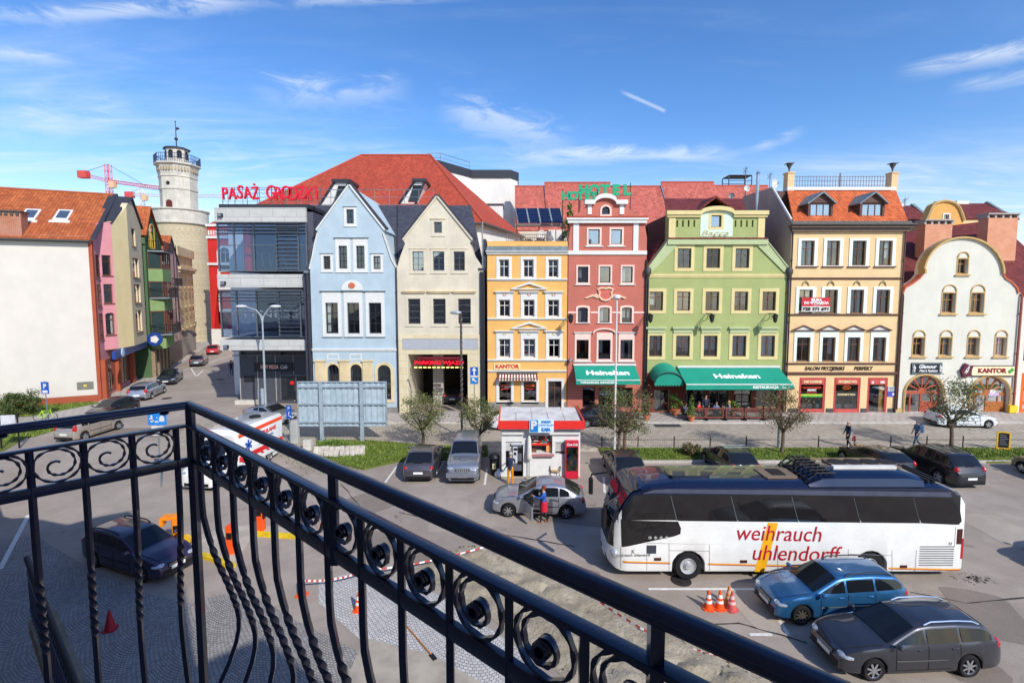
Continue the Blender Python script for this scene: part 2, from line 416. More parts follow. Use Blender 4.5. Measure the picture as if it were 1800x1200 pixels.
class House:
 def __init__(s,name,label,P0,ang=0.,cat='building',z0=0.,group=None):
  s. P0=P0;s. dr=(math. cos(ang),math. sin(ang));s. z0=z0
  s. root=thing(name,label,cat,(P0[0],P0[1],z0),ang,group)
 def U(s,px,py,off=0.):
  """off: metres the plane stands proud of the front"""
  P=(s. P0[0]+s. dr[1]*off,s. P0[1]-s. dr[0]*off)
  u,z=onp(px,py,P,s. dr);return(u,z-s. z0)
 def r(s,x0,y0,x1,y1,off=0.):
  xc,yc=(x0+x1)/2,(y0+y1)/2
  return(s. U(x0,yc,off)[0],s. U(xc,y1,off)[1],s. U(x1,yc,off)[0],s. U(xc,y0,off)[1])
 def line(s,pts,off=0.):return[s. U(x,y,off)for x,y in pts]
def arch_poly(r,arch):
 u0,z0,u1,z1=r;c=(u0+u1)/2;w=(u1-u0)/2
 if not arch:return[(u0,z0),(u1,z0),(u1,z1),(u0,z1)]
 rise=w*arch;zs=z1-rise;n=10
 return[(u0,z0),(u1,z0)]+[(c+w*math. cos(math. pi*i/n),zs+rise*math. sin(math. pi*i/n))for i in range(n+1)]
def grow(r,a,b=None,c=None):return(r[0]-a,r[1]-(a if c is None else c),r[2]+a,r[3]+(a if b is None else b))
def wall_mesh(outline,holes,depth,rev=.55,mb=None,m=0,mback=1,mrev=None):
 mb=mb or MB()
 mb. prism(outline,0,depth,m,caps=(False,True))
 mb. prism(outline,0,rev,m,holes=holes,caps=(True,False),side=False)
 for h in holes:
  n=len(h)
  for i in range(n):
   a,c=h[i],h[(i+1)%n];mb. face([(a[0],0,a[1]),(c[0],0,c[1]),(c[0],rev,c[1]),(a[0],rev,a[1])],m if mrev is None else mrev)
  mb. prism(h,rev,rev+.01,mback,caps=(True,False),side=False)
 return mb
WR=random. Random(3);WR2=random. Random(8);m_panes=[m_pane,m_pane,CLEAR('window_pane_clear',ref=.04),CLEAR('window_pane_bright',(.7,.78,.84),.24)]
def window(root,r,fr,vb=(.5,),hb=(.68,),fw=.075,mw=.05,rec=.16,arch=0,pane=None,trim=None,sill=None,lintel=None,curtain=.4,dp=.07,name='window',cm=None,y0=0.):
 """frame with glazing bars, and under it pane, curtain, surround and sill. trim=(mat, width, proud[, top[, bottom]])"""
 u0,z0,u1,z1=r;W,Hh=u1-u0,z1-z0
 out=arch_poly(r,arch);inn=arch_poly((u0+fw,z0+fw,u1-fw,z1-fw),arch)
 mb=MB();mb. prism(out,y0+rec,y0+rec+dp,0,holes=[inn],caps=(True,False))
 top=z1-(W/2*arch if arch else 0)
 for f in vb:
  uc=u0+W*f;zt=z1-fw if not arch else(top+math. sqrt(max(0,1-((uc-(u0+u1)/2)/(W/2))**2))*W/2*arch-fw)
  mb. box(uc-mw/2,y0+rec-.004,z0+fw,uc+mw/2,y0+rec+dp-.012,zt)
 for f in hb:
  zc=z0+Hh*f;mb. box(u0+fw,y0+rec-.007,zc-mw/2,u1-fw,y0+rec+dp-.014,zc+mw/2)
 o=mb. build(name,fr,root)
 p=MB();p. prism(inn,y0+rec+.035,y0+rec+.04,0,caps=(True,False),side=False);p. build('pane',pane if pane and pane is not m_pane else WR2 . choice(m_panes),o)
 if WR. random()<curtain:
  c=MB();k=WR. choice((0,1,2,2));zt=(top if arch else z1-fw);zl=z0+Hh*WR. choice((.05,.05,.3))
  for side in(0,1):
   if k!=2 and k!=side:continue
   wd=W*WR. uniform(.2,.42);ua=u0+fw if side==0 else u1-fw-wd
   c. grid([[(ua+wd*j/12,y0+rec+.13+.03*math. sin(j*1.9),z)for j in range(13)]for z in(zl,zt)],0)
  c. build('curtain',cm or m_curt,o)
 if trim:
  tm,tw,tp=trim[:3];tt=trim[3]if len(trim)>3 else tw;tb=trim[4]if len(trim)>4 else tw
  t=MB();t. prism(arch_poly((u0-tw,z0-tb,u1+tw,z1+tt),arch*(1. if arch else 0)),y0-tp,y0,0,holes=[out],caps=(True,False));t. build('surround',tm,o)
 if sill:
  sm,sw,sp,sh=sill;t=MB();zb=z0-(trim[4]if trim and len(trim)>4 else trim[1]if trim else 0)
  t. box(u0-sw,y0-sp,zb-sh,u1+sw,y0+.06,zb-.002);t. build('sill',sm,o)
 if lintel:
  lm,lw,lp,lh,lz=lintel;t=MB()
  t. box(u0-lw,y0-lp,z1+lz,u1+lw,y0+.01,z1+lz+lh*.45);t. box(u0-lw*.8,y0-lp*.6,z1+lz-lh*.55,u1+lw*.8,y0+.01,z1+lz-.002);t. build('cornice',lm,o)
 return o,out
def ledge(root,u0,u1,z,h,pr,m,name='ledge',y0=0.):
 mb=MB();mb. box(u0,y0-pr,z,u1,y0,z+h*.55);mb. box(u0+.01,y0-pr*.55,z-h*.45,u1-.01,y0,z-.002);return mb. build(name,m,root)
def pipe(root,u,z0,z1,m,r=.055,y=-.09,name='downpipe'):
 mb=MB();mb. tube([(u,y,z0),(u,y,z1-.25),(u,y+.06,z1)],r,8)
 for k in range(3):z=z0+(z1-z0)*(k+.5)/3;mb. box(u-r*1.3,y-r*1.1,z,u+r*1.3,y+r*1.6,z+.05)
 return mb. build(name,m,root)
def roofquad(root,pts,m,name='roof',th=.14):
 """a sloping roof slab through four points"""
 a,b,c,d=[Vector(p)for p in pts];n=(b-a). cross(d-a). normalized()
 if n. z<0:n=-n
 mb=MB();lo=[p-n*th for p in(a,b,c,d)];hi=[a,b,c,d]
 mb. face(hi);mb. face(lo[::-1])
 for i in range(4):mb. face([lo[i],lo[(i+1)%4],hi[(i+1)%4],hi[i]])
 return mb. build(name,m,root)
def pediment(root,uc,w,z,h,m,pr=.14,th=.10,arch=False,name='pediment',y0=0.):
 mb=MB()
 if arch:
  n=12;o=[(uc-w*math. cos(math. pi*i/n),z+h*math. sin(math. pi*i/n))for i in range(n+1)];i2=[(uc-(w-th)*math. cos(math. pi*i/n),z+(h-th)*math. sin(math. pi*i/n))for i in range(n+1)]
  for k in range(n):
   mb. prism([o[k],o[k+1],i2[k+1],i2[k]],y0-pr,y0,0)
 else:
  for sgn in(-1,1):
   mb. prism([(uc+sgn*w,z),(uc,z+h),(uc,z+h-th*1.2),(uc+sgn*(w-th*2.2),z)],y0-pr,y0,0)
  mb. box(uc-w,y0-pr*.9,z-th*.6,uc+w,y0,z-.001)
 return mb. build(name,m,root)
 # ================================================================ the ground
def ASPHALT(name,c1,c2,crack=True):
 m,nt,b=base(name);v=coords(nt,'Object')
 big=SMOOTH(nt,noise(nt,v,.16,6,.62),.35,.68);mid=SMOOTH(nt,noise(nt,v,.9,7,.68),.35,.7);fine=noise(nt,v,28,4,.75)
 cc=mixc(nt,big,srgb(c1),srgb(c2));cc=mixc(nt,MATH(nt,'MULTIPLY',mid,.45),cc,mul(srgb(c1),.72))
 cc=mixc(nt,MATH(nt,'MULTIPLY',SMOOTH(nt,fine,.42,.68),.5),cc,mul(srgb(c2),1.25))
 # dark oil spots and thin cracks
 sp=SMOOTH(nt,noise(nt,v,.55,3,.5,1.5),.66,.76);cc=mixc(nt,MATH(nt,'MULTIPLY',sp,.4),cc,mul(srgb(c1),.5))
 if crack:
  vo=nt. nodes. new('ShaderNodeTexVoronoi');vo. feature='DISTANCE_TO_EDGE';vo. inputs['Scale']. default_value=.22
  wv=nt. nodes. new('ShaderNodeVectorMath');wv. operation='ADD';no=nt. nodes. new('ShaderNodeTexNoise');no. inputs['Scale']. default_value=.8;no. inputs['Detail']. default_value=6;L(nt,v,no. inputs['Vector'])
  sc=nt. nodes. new('ShaderNodeVectorMath');sc. operation='SCALE';sc. inputs['Scale']. default_value=2.2;L(nt,no. outputs['Color'],sc. inputs[0]);L(nt,v,wv. inputs[0]);L(nt,sc. outputs[0],wv. inputs[1]);L(nt,wv. outputs[0],vo. inputs['Vector'])
  ck=MATH(nt,'MULTIPLY',SMOOTH(nt,vo. outputs['Distance'],.006,.001),SMOOTH(nt,noise(nt,v,.12,2),.5,.6));cc=mixc(nt,MATH(nt,'MULTIPLY',ck,.8),cc,(.02,.018,.016))
 L(nt,cc,b. inputs['Base Color']);b. inputs['Roughness']. default_value=.9;b. inputs['Specular IOR Level']. default_value=.25
 bump(nt,b,fine,.35,.01);MATS[name]=m;return m
def SETTS(name,c1,c2,joint,size=.14,arcs=False,rot=0.):
 m,nt,b=base(name);v=coords(nt,'Object',rot=rot)
 if arcs:
 # rows bent into fans
  sx=nt. nodes. new('ShaderNodeSeparateXYZ');L(nt,v,sx. inputs[0]);cb=nt. nodes. new('ShaderNodeCombineXYZ')
  L(nt,sx. outputs[0],cb. inputs[0]);L(nt,MATH(nt,'ADD',sx. outputs[1],MATH(nt,'MULTIPLY',MATH(nt,'ABSOLUTE',MATH(nt,'SINE',MATH(nt,'MULTIPLY',sx. outputs[0],1.6))),.45)),cb. inputs[1])
  vv=cb. outputs[0]
 else:vv=v
 if 1:
  br=nt. nodes. new('ShaderNodeTexBrick');br. offset=.5;br. inputs['Scale']. default_value=1;br. inputs['Brick Width']. default_value=size*(1.1 if arcs else 1.5);br. inputs['Row Height']. default_value=size;br. inputs['Mortar Size']. default_value=size*.10;br. inputs['Mortar Smooth']. default_value=.7
  br. inputs['Color1']. default_value=(*srgb(c1),1);br. inputs['Color2']. default_value=(*srgb(c2),1);br. inputs['Mortar']. default_value=(*srgb(joint),1);L(nt,vv,br. inputs['Vector']);cc=br. outputs['Color'];h=MATH(nt,'SUBTRACT',1,br. outputs['Fac'])
 f=SMOOTH(nt,noise(nt,v,.35,6,.65),.35,.7);cc=mixc(nt,MATH(nt,'MULTIPLY',f,.4),cc,mul(srgb(c1),.72))
 g=SMOOTH(nt,noise(nt,v,2.3,6,.7),.5,.75);cc=mixc(nt,MATH(nt,'MULTIPLY',g,.3),cc,mul(srgb(c2),1.2))
 L(nt,cc,b. inputs['Base Color']);b. inputs['Roughness']. default_value=.8;b. inputs['Specular IOR Level']. default_value=.3
 bump(nt,b,h,.8,.025);MATS[name]=m;return m
m_asph=ASPHALT('asphalt','#8f8378','#aa9e92');m_asph2=ASPHALT('street_asphalt','#968b80','#ada195')
m_sett=SETTS('street_setts','#a59a8a','#c0b5a4','#746a5e',.19,rot=R(18));m_fan=SETTS('fan_setts','#8f8a86','#aaa5a0','#4a4643',.085,True)
m_slab=SETTS('pavement_slabs','#b3aaa0','#c2b9ae','#8b8278',.42);m_kerb=M('kerb_stone','#b9b2a8',.85,var=.15,sc=3,bmp=.3)
def GRASSM(name,a,b_,c_):
 m,nt,b=base(name);v=coords(nt,'Object');f=SMOOTH(nt,noise(nt,v,1.1,6,.65),.35,.7);cc=mixc(nt,f,srgb(a),srgb(b_));g=SMOOTH(nt,noise(nt,v,.8,5,.6),.56,.72);cc=mixc(nt,MATH(nt,'MULTIPLY',g,.8),cc,srgb(c_));L(nt,cc,b. inputs['Base Color']);b. inputs['Roughness']. default_value=.9;b. inputs['Specular IOR Level']. default_value=.15;bump(nt,b,noise(nt,v,20,4,.7),.6,.04);MATS[name]=m;return m
m_soil=GRASSM('turf_soil','#5d6a2e','#6d7a36','#8b7a55')
def sheet(name,pts,z,m,kind='structure'):
 mb=MB();n=len(pts)
 if n<=4:mb. face([(p[0],p[1],z)for p in pts])
 else:
  tr=tessellate_polygon([[Vector((p[0],p[1],0))for p in pts]]);b=0;mb. v+=[(p[0],p[1],z)for p in pts]
  for t in tr:mb. f. append(tuple(t));mb. mi. append(0);mb. sm. append(False)
 return tag(mb. build(name,m),kind=kind)
sheet('ground',[(-900,-60),(900,-60),(900,1500),(-900,1500)],0,m_asph)
# street of setts in front of the row, pavement at the houses' feet
g=lambda x,y:tuple(G(x,y)[:2])
XS=-22
sheet('cobbled_street',[(-24,31.75),(60,31.75),(60,37.6),(-24,37.6)],.007,m_sett)
mb=MB();mb. box(-16.7,37.6,0,60,37.78,.13,1);mb. box(-16.7,37.78,0,60,YF+.3,.126,0);tag(mb. build('pavement',[m_slab,m_kerb]),kind='structure')
sheet('verge_path',[(-7,31.05),(60,31.05),(60,31.75),(-7,31.75)],.008,M('path_dust','#b5a998',.9,var=.2,sc=2,bmp=.3))
# verge with kerb: two pieces either side of the kiosk
def verge(pts,name='verge'):
 mb=MB();mb. prismz(pts,0,.10);return tag(mb. build(name,m_soil),kind='structure')
V1=[g(556,776),g(640,775),g(745,784),(-1.6,32.0),(-1.5,30.2),(-3.2,29.4),g(700,812),g(640,826),g(560,808)]
verge(V1)
V2=[(5.6,31.6),(60,31.6),(60,29.3),(36,28.9),(6.6,29.35),(5.6,30.4)]
verge(V2)
mb=MB();mb. box(6.6,29.02,0,60,29.22,.12);tag(mb. build('kerb',m_kerb),kind='structure')
mb=MB();mb. box(-6.4,28.95,0,-1.8,29.12,.11);tag(mb. build('kerb',m_kerb),kind='structure')
# left street, its pavement along the left hand houses, plot of grass under the blank wall
SD=Vector((-.398,.917)). normalized();SN=Vector((.917,.398));C0=Vector((-37.74,45.46))
def sp(u,off):p=C0+SD*u+SN*off;return(p. x,p. y)
sheet('street',[sp(-30,3.2),sp(-30,16),sp(90,9.5),sp(90,3.2)],.004,m_asph2)
mb=MB();q=[sp(-1,0),sp(90,0),sp(90,2.0),sp(-1,2.4)];mb. prismz(q,0,.13);tag(mb. build('pavement',m_slab),kind='structure')
sheet('lawn',[g(-60,738),g(60,731),g(178,708),g(150,704),g(-60,722)],.012,m_soil)
sheet('footpath',[g(-60,772),g(0,762),g(70,748),g(185,722),g(230,708),g(178,708),g(60,731),g(-60,740)],.008,m_slab)
sheet('lawn',[g(-60,792),g(0,778),g(60,768),g(165,735),g(100,735),g(0,757),g(-60,768)],.014,m_soil)
sheet('lawn',[g(-40,810),g(8,792),g(42,772),g(26,768),g(-40,778)],.016,m_soil)
# cobbled corner below the balcony
cob=[g(-80,1010),g(0,955),g(60,940),g(160,1000),g(250,1040),g(330,1060),g(430,1035),g(520,1090),g(640,1150),(-3.0,11.0),(-2,6),(-30,6),(-30,17)]
sheet('cobbled_yard',cob,.006,m_fan)
m_line=M('road_paint','#d9d6cf',.8,var=.12,sc=5)
def stripe(p,q,w=.12,name='parking_line',m=None,z=.010):
 p,q=Vector(p[:2]),Vector(q[:2]);t=(q-p). normalized();n=Vector((-t. y,t. x))*w/2
 sheet(name,[p-n,q-n,q+n,p+n],z,m or m_line)
for a,b in(((677,848),(698,819)),((762,840),(783,808)),((852,852),(856,824)),((1061,838),(1063,866)),((1140,1035),(1340,1035)),((1318,1115),(1357,1115)),((1370,1090),(1385,1115)),((1302,980),(1360,986)),((590,895),(610,880)),((0,1000),(50,905)),((318,652),(417,622)),((335,646),(345,662)),((345,662),(358,650))):
 stripe(G(*a),G(*b),.12 if a[0]>500 else.16)
for a,b in(((1380,1000),(1440,1010)),((1060,985),(1140,992))):pass
m_pt1,m_pt2=ASPHALT('asphalt_patch_dark','#7d7268','#8c8176',False),ASPHALT('asphalt_patch_pale','#9c9184','#aea295',False)
rp_=random. Random(17)
for i,(px,py,a,b)in enumerate(((790,905,1.6,.8),(1010,905,2.2,.9),(660,880,1.2,1.6),(1760,930,1.5,1.0),(1640,1120,1.7,.8),(1000,1010,1.1,.6),(430,800,2.6,1.1),(700,960,1.8,.7),(1740,1080,.9,1.4),(1330,1075,1.2,.5),(250,760,2.5,1.2))):
 c=G(px,py);n=24;ro=rp_. uniform(0,3);P=[]
 for k in range(n):t_=2*math. pi*k/n;x,y=a*math. copysign(abs(math. cos(t_))**.22,math. cos(t_))*rp_. uniform(.96,1.04),b*math. copysign(abs(math. sin(t_))**.22,math. sin(t_))*rp_. uniform(.96,1.04);P. append((c. x+x*math. cos(ro)-y*math. sin(ro),c. y+x*math. sin(ro)+y*math. cos(ro)))
 sheet('road_patch',P,.0052+.0002*i,m_pt1 if i%3 else m_pt2)
for P in(((700,900),(860,935),(1010,960)),((1600,1040),(1700,1060),(1800,1050)),((1180,1100),(1300,1095),(1420,1130)),((600,850),(640,900),(650,950))):
 mb=MB();q=[G(*p)for p in P];pts=[q[0]. lerp(q[1],k/9)for k in range(9)]+[q[1]. lerp(q[2],k/9)for k in range(10)]
 rows=[]
 for k,p in enumerate(pts):w_=.035*rp_. uniform(.4,1.3);dx=rp_. uniform(-.05,.05);rows. append([(p. x+dx,p. y-w_,.0085),(p. x+dx+.01,p. y+w_,.0085)])
 mb. grid(rows,0,False);tag(mb. build('tar_seam',M('tar','#38322e',.7,var=.3)),kind='structure')
 # dug up strip of sand with setts laid out beside it
def SAND():
 m,nt,b=base('sand_bed');v=coords(nt,'Object');f=SMOOTH(nt,noise(nt,v,.7,7,.7),.35,.7);cc=mixc(nt,f,srgb('#a59880'),srgb('#c4b8a2'));g_=SMOOTH(nt,noise(nt,v,3.5,6,.75),.55,.7);cc=mixc(nt,MATH(nt,'MULTIPLY',g_,.6),cc,srgb('#857a68'));L(nt,cc,b. inputs['Base Color']);b. inputs['Roughness']. default_value=.95
 bump(nt,b,noise(nt,v,2.6,8,.72),1.0,.18);return m
s0=[(820,962),(900,965),(960,1000),(1100,1075),(1300,1165),(1460,1250),(1300,1290),(1100,1260),(1000,1200),(900,1120),(800,1050),(740,1000)]
rs_=random. Random(5);SP=[g(*p)for p in s0]
mb=MB();rows=[]
top_=[g(*p)for p in((815,960),(880,962),(960,1000),(1030,1040),(1100,1075),(1200,1122),(1300,1165),(1400,1215),(1480,1260))];bot_=[g(*p)for p in((730,1000),(790,1040),(860,1085),(920,1130),(990,1190),(1070,1240),(1150,1290),(1250,1340),(1330,1400))]
nu=90;nv=22
def lerpl(P,f):i=min(int(f*(len(P)-1)),len(P)-2);t=f*(len(P)-1)-i;return(P[i][0]+(P[i+1][0]-P[i][0])*t,P[i][1]+(P[i+1][1]-P[i][1])*t)
for i in range(nu+1):
 a,b=lerpl(top_,i/nu),lerpl(bot_,i/nu);row=[]
 for j in range(nv+1):
  f=j/nv;e=min(f,1-f,i/nu*4,(1-i/nu)*4)*4;e=max(0,min(1,e))
  x,y=a[0]+(b[0]-a[0])*f,a[1]+(b[1]-a[1])*f
  row. append((x+rs_. uniform(-.02,.02),y+rs_. uniform(-.02,.02),.012+e*(.02+.20*abs(math. sin(x*2.1+math. sin(y*1.7)*2)*math. sin(y*2.7+x))+rs_. uniform(0,.09))))
 rows. append(row)
mb. grid(rows);tag(mb. build('sand_trench',SAND()),kind='structure')
mb=MB()
for k in range(420):
 f=rs_. random();a,b=lerpl(top_,f),lerpl(bot_,f);g_=rs_. random()**2.2;r_=rs_. uniform(.015,.06);mb. ball((a[0]+(b[0]-a[0])*g_,a[1]+(b[1]-a[1])*g_,.05+r_*.4),r_,6,0,(1,rs_. uniform(.6,1),.7))
tag(mb. build('rubble_stones',M('stone_rubble','#8f8472',.95,var=.35,sc=6)),kind='stuff')
sheet('laid_setts',[g(560,1020),g(640,1002),g(760,1040),g(900,1130),g(1000,1230),(-1,8.5),(-3.5,10.5),g(640,1130),g(560,1060)],.009,SETTS('old_setts','#b9b6b2','#cfccc8','#7d7870',.11,True))
sheet('concrete_strip',[g(640,1120),g(760,1150),g(900,1230),(-2.5,9),(-4.4,11)],.011,M('old_concrete','#a99f90',.9,var=.18,sc=1.5,bmp=.3))
# ================================================================ the row of gabled houses across the square
def zof(y,Y=YF,x=900):return at(x,y,Y). z
def xof(x,y,Y=YF):return at(x,y,Y). x
# ---------------------------------------------------------------- pale blue gabled house
m_blue=STUCCO('blue_stucco','#b2c3cb',.06,.10)
m_bluebase=STUCCO('blue_base','#b4c6cd',.05,.1)
H=House('gabled_house','pale blue gabled house with white window surrounds, beside the glass shopping arcade',(xof(549,600),YF))
gl=H. line([(559,409),(557,405),(614,326),(676,405),(673,409),(680,430),(688,455),(694,470)])
ub=H. U(698,600)[0]
g2=H. line([(547.5,473),(550,450),(554,428)])
outl=[(0,0),(ub,0),(ub,gl[-1][1])]+gl[-2:0:-1]+[gl[0]]+g2[::-1]
outl=[(0,0),(ub,0),(ub,gl[7][1]),gl[6],gl[5],gl[4],gl[3],gl[2],gl[1],gl[0],g2[2],g2[1],(0,g2[0][1])]
wins=[]
def W(r,**k):wins. append((r,k))
cz=(m_zinc,.26,.16,.10,.0)
for b in((609,368,622,393),(568.6,450,581,473),(656.6,450,669,473)):
 W(H. r(*b),vb=(.5,),hb=(.5,),trim=(m_white,.2,.035),sill=(m_white,.24,.07,.05),lintel=(m_zinc,.26,.10,.05,.2),curtain=.2)
for b in((595.6,432,610.4,472),(626.4,432,641,472)):
 W(H. r(*b),vb=(.5,),hb=(.33,.66),trim=(m_white,.26,.035,.62),sill=(m_white,.3,.08,.06),lintel=(m_zinc,.36,.14,.07,.62),curtain=.2)
for b in((572.5,532,594.5,586),(610.7,532,632,586),(648.7,532,670.5,586)):
 W(H. r(*b),vb=(.5,),hb=(.33,.66),trim=(m_white,.26,.04,.93),sill=(m_zinc,.3,.09,.05),lintel=(m_zinc,.4,.16,.09,.93),curtain=.2)
for b in((576,640,596.5,692),(616,640,636.5,692)):
 W(H. r(*b),vb=(.33,.66),hb=(.3,.6),arch=1.,trim=(m_stone,.2,.05),curtain=.2)
W(H. r(664,641,687.5,702),vb=(.33,.66),hb=(.25,.5,.62),arch=1.,trim=(m_stone,.24,.06),curtain=0,name='door')
holes=[arch_poly(r,k. get('arch',0))for r,k in wins]
wall_mesh(outl,holes,9). build('wall',[m_blue,m_room],H. root)
for r,k in wins:window(H. root,r,m_darkfr,pane=m_pane,**k)
zl=H. U(620,615)[1];ledge(H. root,-.02,ub+.02,zl,.2,.12,m_white)
mb=MB()
for a,b in((555,572),(598,614),(638.5,655)):
 u0=H. U(a,655)[0];u1=H. U(b,655)[0];zt=H. U(600,635)[1];mb. box(u0,-.14,.0,u1,-.001,zt);mb. box(u0-.08,-.2,zt,u1+.08,0,zt+.12)
mb. each('pier',m_stone,H. root)
for a in((575,622,595.5,632.5),(614.5,622,635.5,632.5)):
 r=H. r(*a);mb=MB();mb. prism(arch_poly(r,0),-.03,0,0,holes=[arch_poly(grow(r,-.09),0)],caps=(True,False));mb. build('panel',m_white,H. root)
mb=MB();mb. box(-.0,-.22,0,ub,-.002,.55);mb. build('plinth',m_greystone,H. root)
c=H. U(619,510);mb=MB();n=14;rr=.86
mb. prism([(c[0]+rr*math. cos(math. pi*i/n),c[1]+.0+rr*.95*math. sin(math. pi*i/n))for i in range(n+1)],-.06,0,0,caps=(True,False))
o=mb. build('tympanum',m_white,H. root)
mb=MB()
for k in range(7):a=math. pi*2*k/7;mb. ball((c[0]+.2*math. cos(a),-.09,c[1]+.38+.16*math. sin(a)),.10,8,0,(1,.5,1))
mb. ball((c[0],-.09,c[1]+.38),.12,8,0,(1,.5,1));mb. build('rosette',M('terracotta','#c46a4a',.7),o)
def coping(H,pts,m,w=.12,pr=.1,back=.35,name='coping'):
 mb=MB()
 for a,b in zip(pts[:-1],pts[1:]):
  a,b=Vector((a[0],0,a[1])),Vector((b[0],0,b[1]));t=(b-a). normalized();n=Vector((-t. z,0,t. x))
  if n. z<-.05:n=-n
  q=[a-n*.02,b-n*.02,b+n*w,a+n*w]
  for y in(-pr,back):mb. face([(p. x,y,p. z)for p in q])
  for i in range(4):p,p2=q[i],q[(i+1)%4];mb. face([(p. x,-pr,p. z),(p2 . x,-pr,p2 . z),(p2 . x,back,p2 . z),(p. x,back,p. z)])
 return mb. build(name,m,H. root)
coping(H,[(0-.02,g2[0][1]),g2[1],g2[2],gl[0]],m_white,.06)
coping(H,[gl[1],gl[2],gl[3]],m_white,.10,.12)
coping(H,[(ub+.02,gl[7][1]),gl[6],gl[5],gl[4]],m_white,.06)
coping(H,[(gl[1][0]-.1,gl[1][1]+.1),(gl[2][0],gl[2][1]+.13),(gl[3][0]+.1,gl[3][1]+.1)],M('dark_verge','#34353d',.6),.14,.02,.6,'verge')
# slate slopes left and right of the gable, running back from the street
zr=at(600,361,YF+7.5). z;ze=H. U(540,476)[1]
def slate(root,u0,u1,ue0,ue1,ytop=7.5):
 z0s=ze;roofquad(root,[(ue0,.15,z0s),(ue1,.15,z0s),(u1,ytop,zr),(u0,ytop,zr)],m_slate)
slate(H. root,xof(536,361,YF+7.5)-H. P0[0],xof(700,361,YF+7.5)-H. P0[0],H. U(536,476)[0],ub+.1)
mb=MB()
mb. box(H. U(535,600)[0],.2,0,-.003,5,ze-.1);mb. build('slate_panel',M('slate_cladding','#3a3b45',.6,var=.12),H. root)
mb=MB();mb. box(H. U(535,480)[0],-.1,ze-.16,-.12,.35,ze+.0);mb. build('gutter',m_zinc,H. root)
pipe(H. root,H. U(544,600)[0],.1,ze-.1,m_darkfr);pipe(H. root,ub+.05,.1,gl[7][1],m_darkfr,y=-.12)
# ---------------------------------------------------------------- cream gabled house with the garage
m_cream=STUCCO('cream_stucco','#d6ccb6',.07,.12)
H=House('gabled_house','cream gabled house with a car park entrance in its ground floor',(xof(700,600),YF))
gl=H. line([(712,428),(709,422),(768.3,346),(830,422),(825.6,427),(835,450),(844.4,471)])
ub=H. U(850,600)[0];zsh=gl[6][1]
g2=H. line([(703,452)])
outl=[(0,0),(H. U(718.5,680)[0],0),(H. U(718.5,680)[0],H. U(770,622.4)[1]),(H. U(822.4,680)[0],H. U(770,622.4)[1]),(H. U(822.4,680)[0],0),(ub,0),(ub,zsh),gl[5],gl[4],gl[3],gl[2],gl[1],gl[0],g2[0],(0,zsh)]
wins=[]
for b in((763,390,776.7,409.4),):W(H. r(*b),vb=(.5,),hb=(.5,),trim=(m_cream,.22,.03),lintel=(m_stone,.3,.1,.05,.22),sill=(m_cream,.24,.06,.05),curtain=.1)
for b in((725,442,744.4,475.6),(761,442,781,475.6),(797.5,442,817,475.6)):W(H. r(*b),vb=(.5,),hb=(.33,.66),trim=(m_cream,.2,.03),lintel=(m_stone,.26,.07,.05,.2),sill=(m_cream,.24,.06,.05),curtain=.1,pane=m_panesky)
for b in((717.3,525,739,569.4),(761.2,525,783.4,569.4),(805.3,525,827.5,569.4)):W(H. r(*b),vb=(),hb=(.25,.5,.75),trim=(m_cream,.16,.03),sill=(m_cream,.22,.06,.05),lintel=(m_stone,.45,.18,.2,.55),curtain=.1,pane=m_panesky)
holes=[arch_poly(r,k. get('arch',0))for r,k in wins]
wall_mesh(outl,holes,7). build('wall',[m_cream,m_room],H. root)
for r,k in wins:window(H. root,r,m_greyfr,fw=.06,mw=.035,**k)
coping(H,[gl[1],gl[2],gl[3]],m_cream,.10,.12)
coping(H,[(gl[1][0]-.1,gl[1][1]+.1),(gl[2][0],gl[2][1]+.13),(gl[3][0]+.1,gl[3][1]+.1)],M('dark_verge','#34353d',.6),.16,.02,.6,'verge')
slate(H. root,xof(640,361,YF+7.5)-H. P0[0]+3.05,xof(828,361,YF+7.5)-H. P0[0],-.05,H. U(852,470)[0])
gx0,gx1,gz=H. U(718.5,680)[0],H. U(822.4,680)[0],H. U(770,622.4)[1]
mb=MB();r=H. r(707.5,595.5,840,614);mb. box(r[0],-.05,r[1],r[2],-.002,r[3]);mb. build('fascia_panel',M('grey_panel','#a9abb0',.5,var=.04),H. root)
mb=MB();zb=H. U(770,588)[1]
mb. box(0.02,-.06,0,gx0,-.001,r[1]-.02,0);mb. box(gx1,-.06,0,ub-.02,-.001,r[1]-.02,0);mb. box(gx0,-.06,gz,gx1,-.001,r[1]-.02,0)
mb. box(0.02,-.06,r[3]+.02,ub-.02,-.001,zb);mb. box(.02,-.06,r[1]-.02,r[0]-.01,-.001,r[3]+.02);mb. box(r[2]+.01,-.06,r[1]-.02,ub-.02,-.001,r[3]+.02)
mb. build('stone_facing',BRICKS('stone_facing','#dccfae','#d3c49d','#b5a684',1.3,.55,.012,kind='UV',bs=.2),H. root)
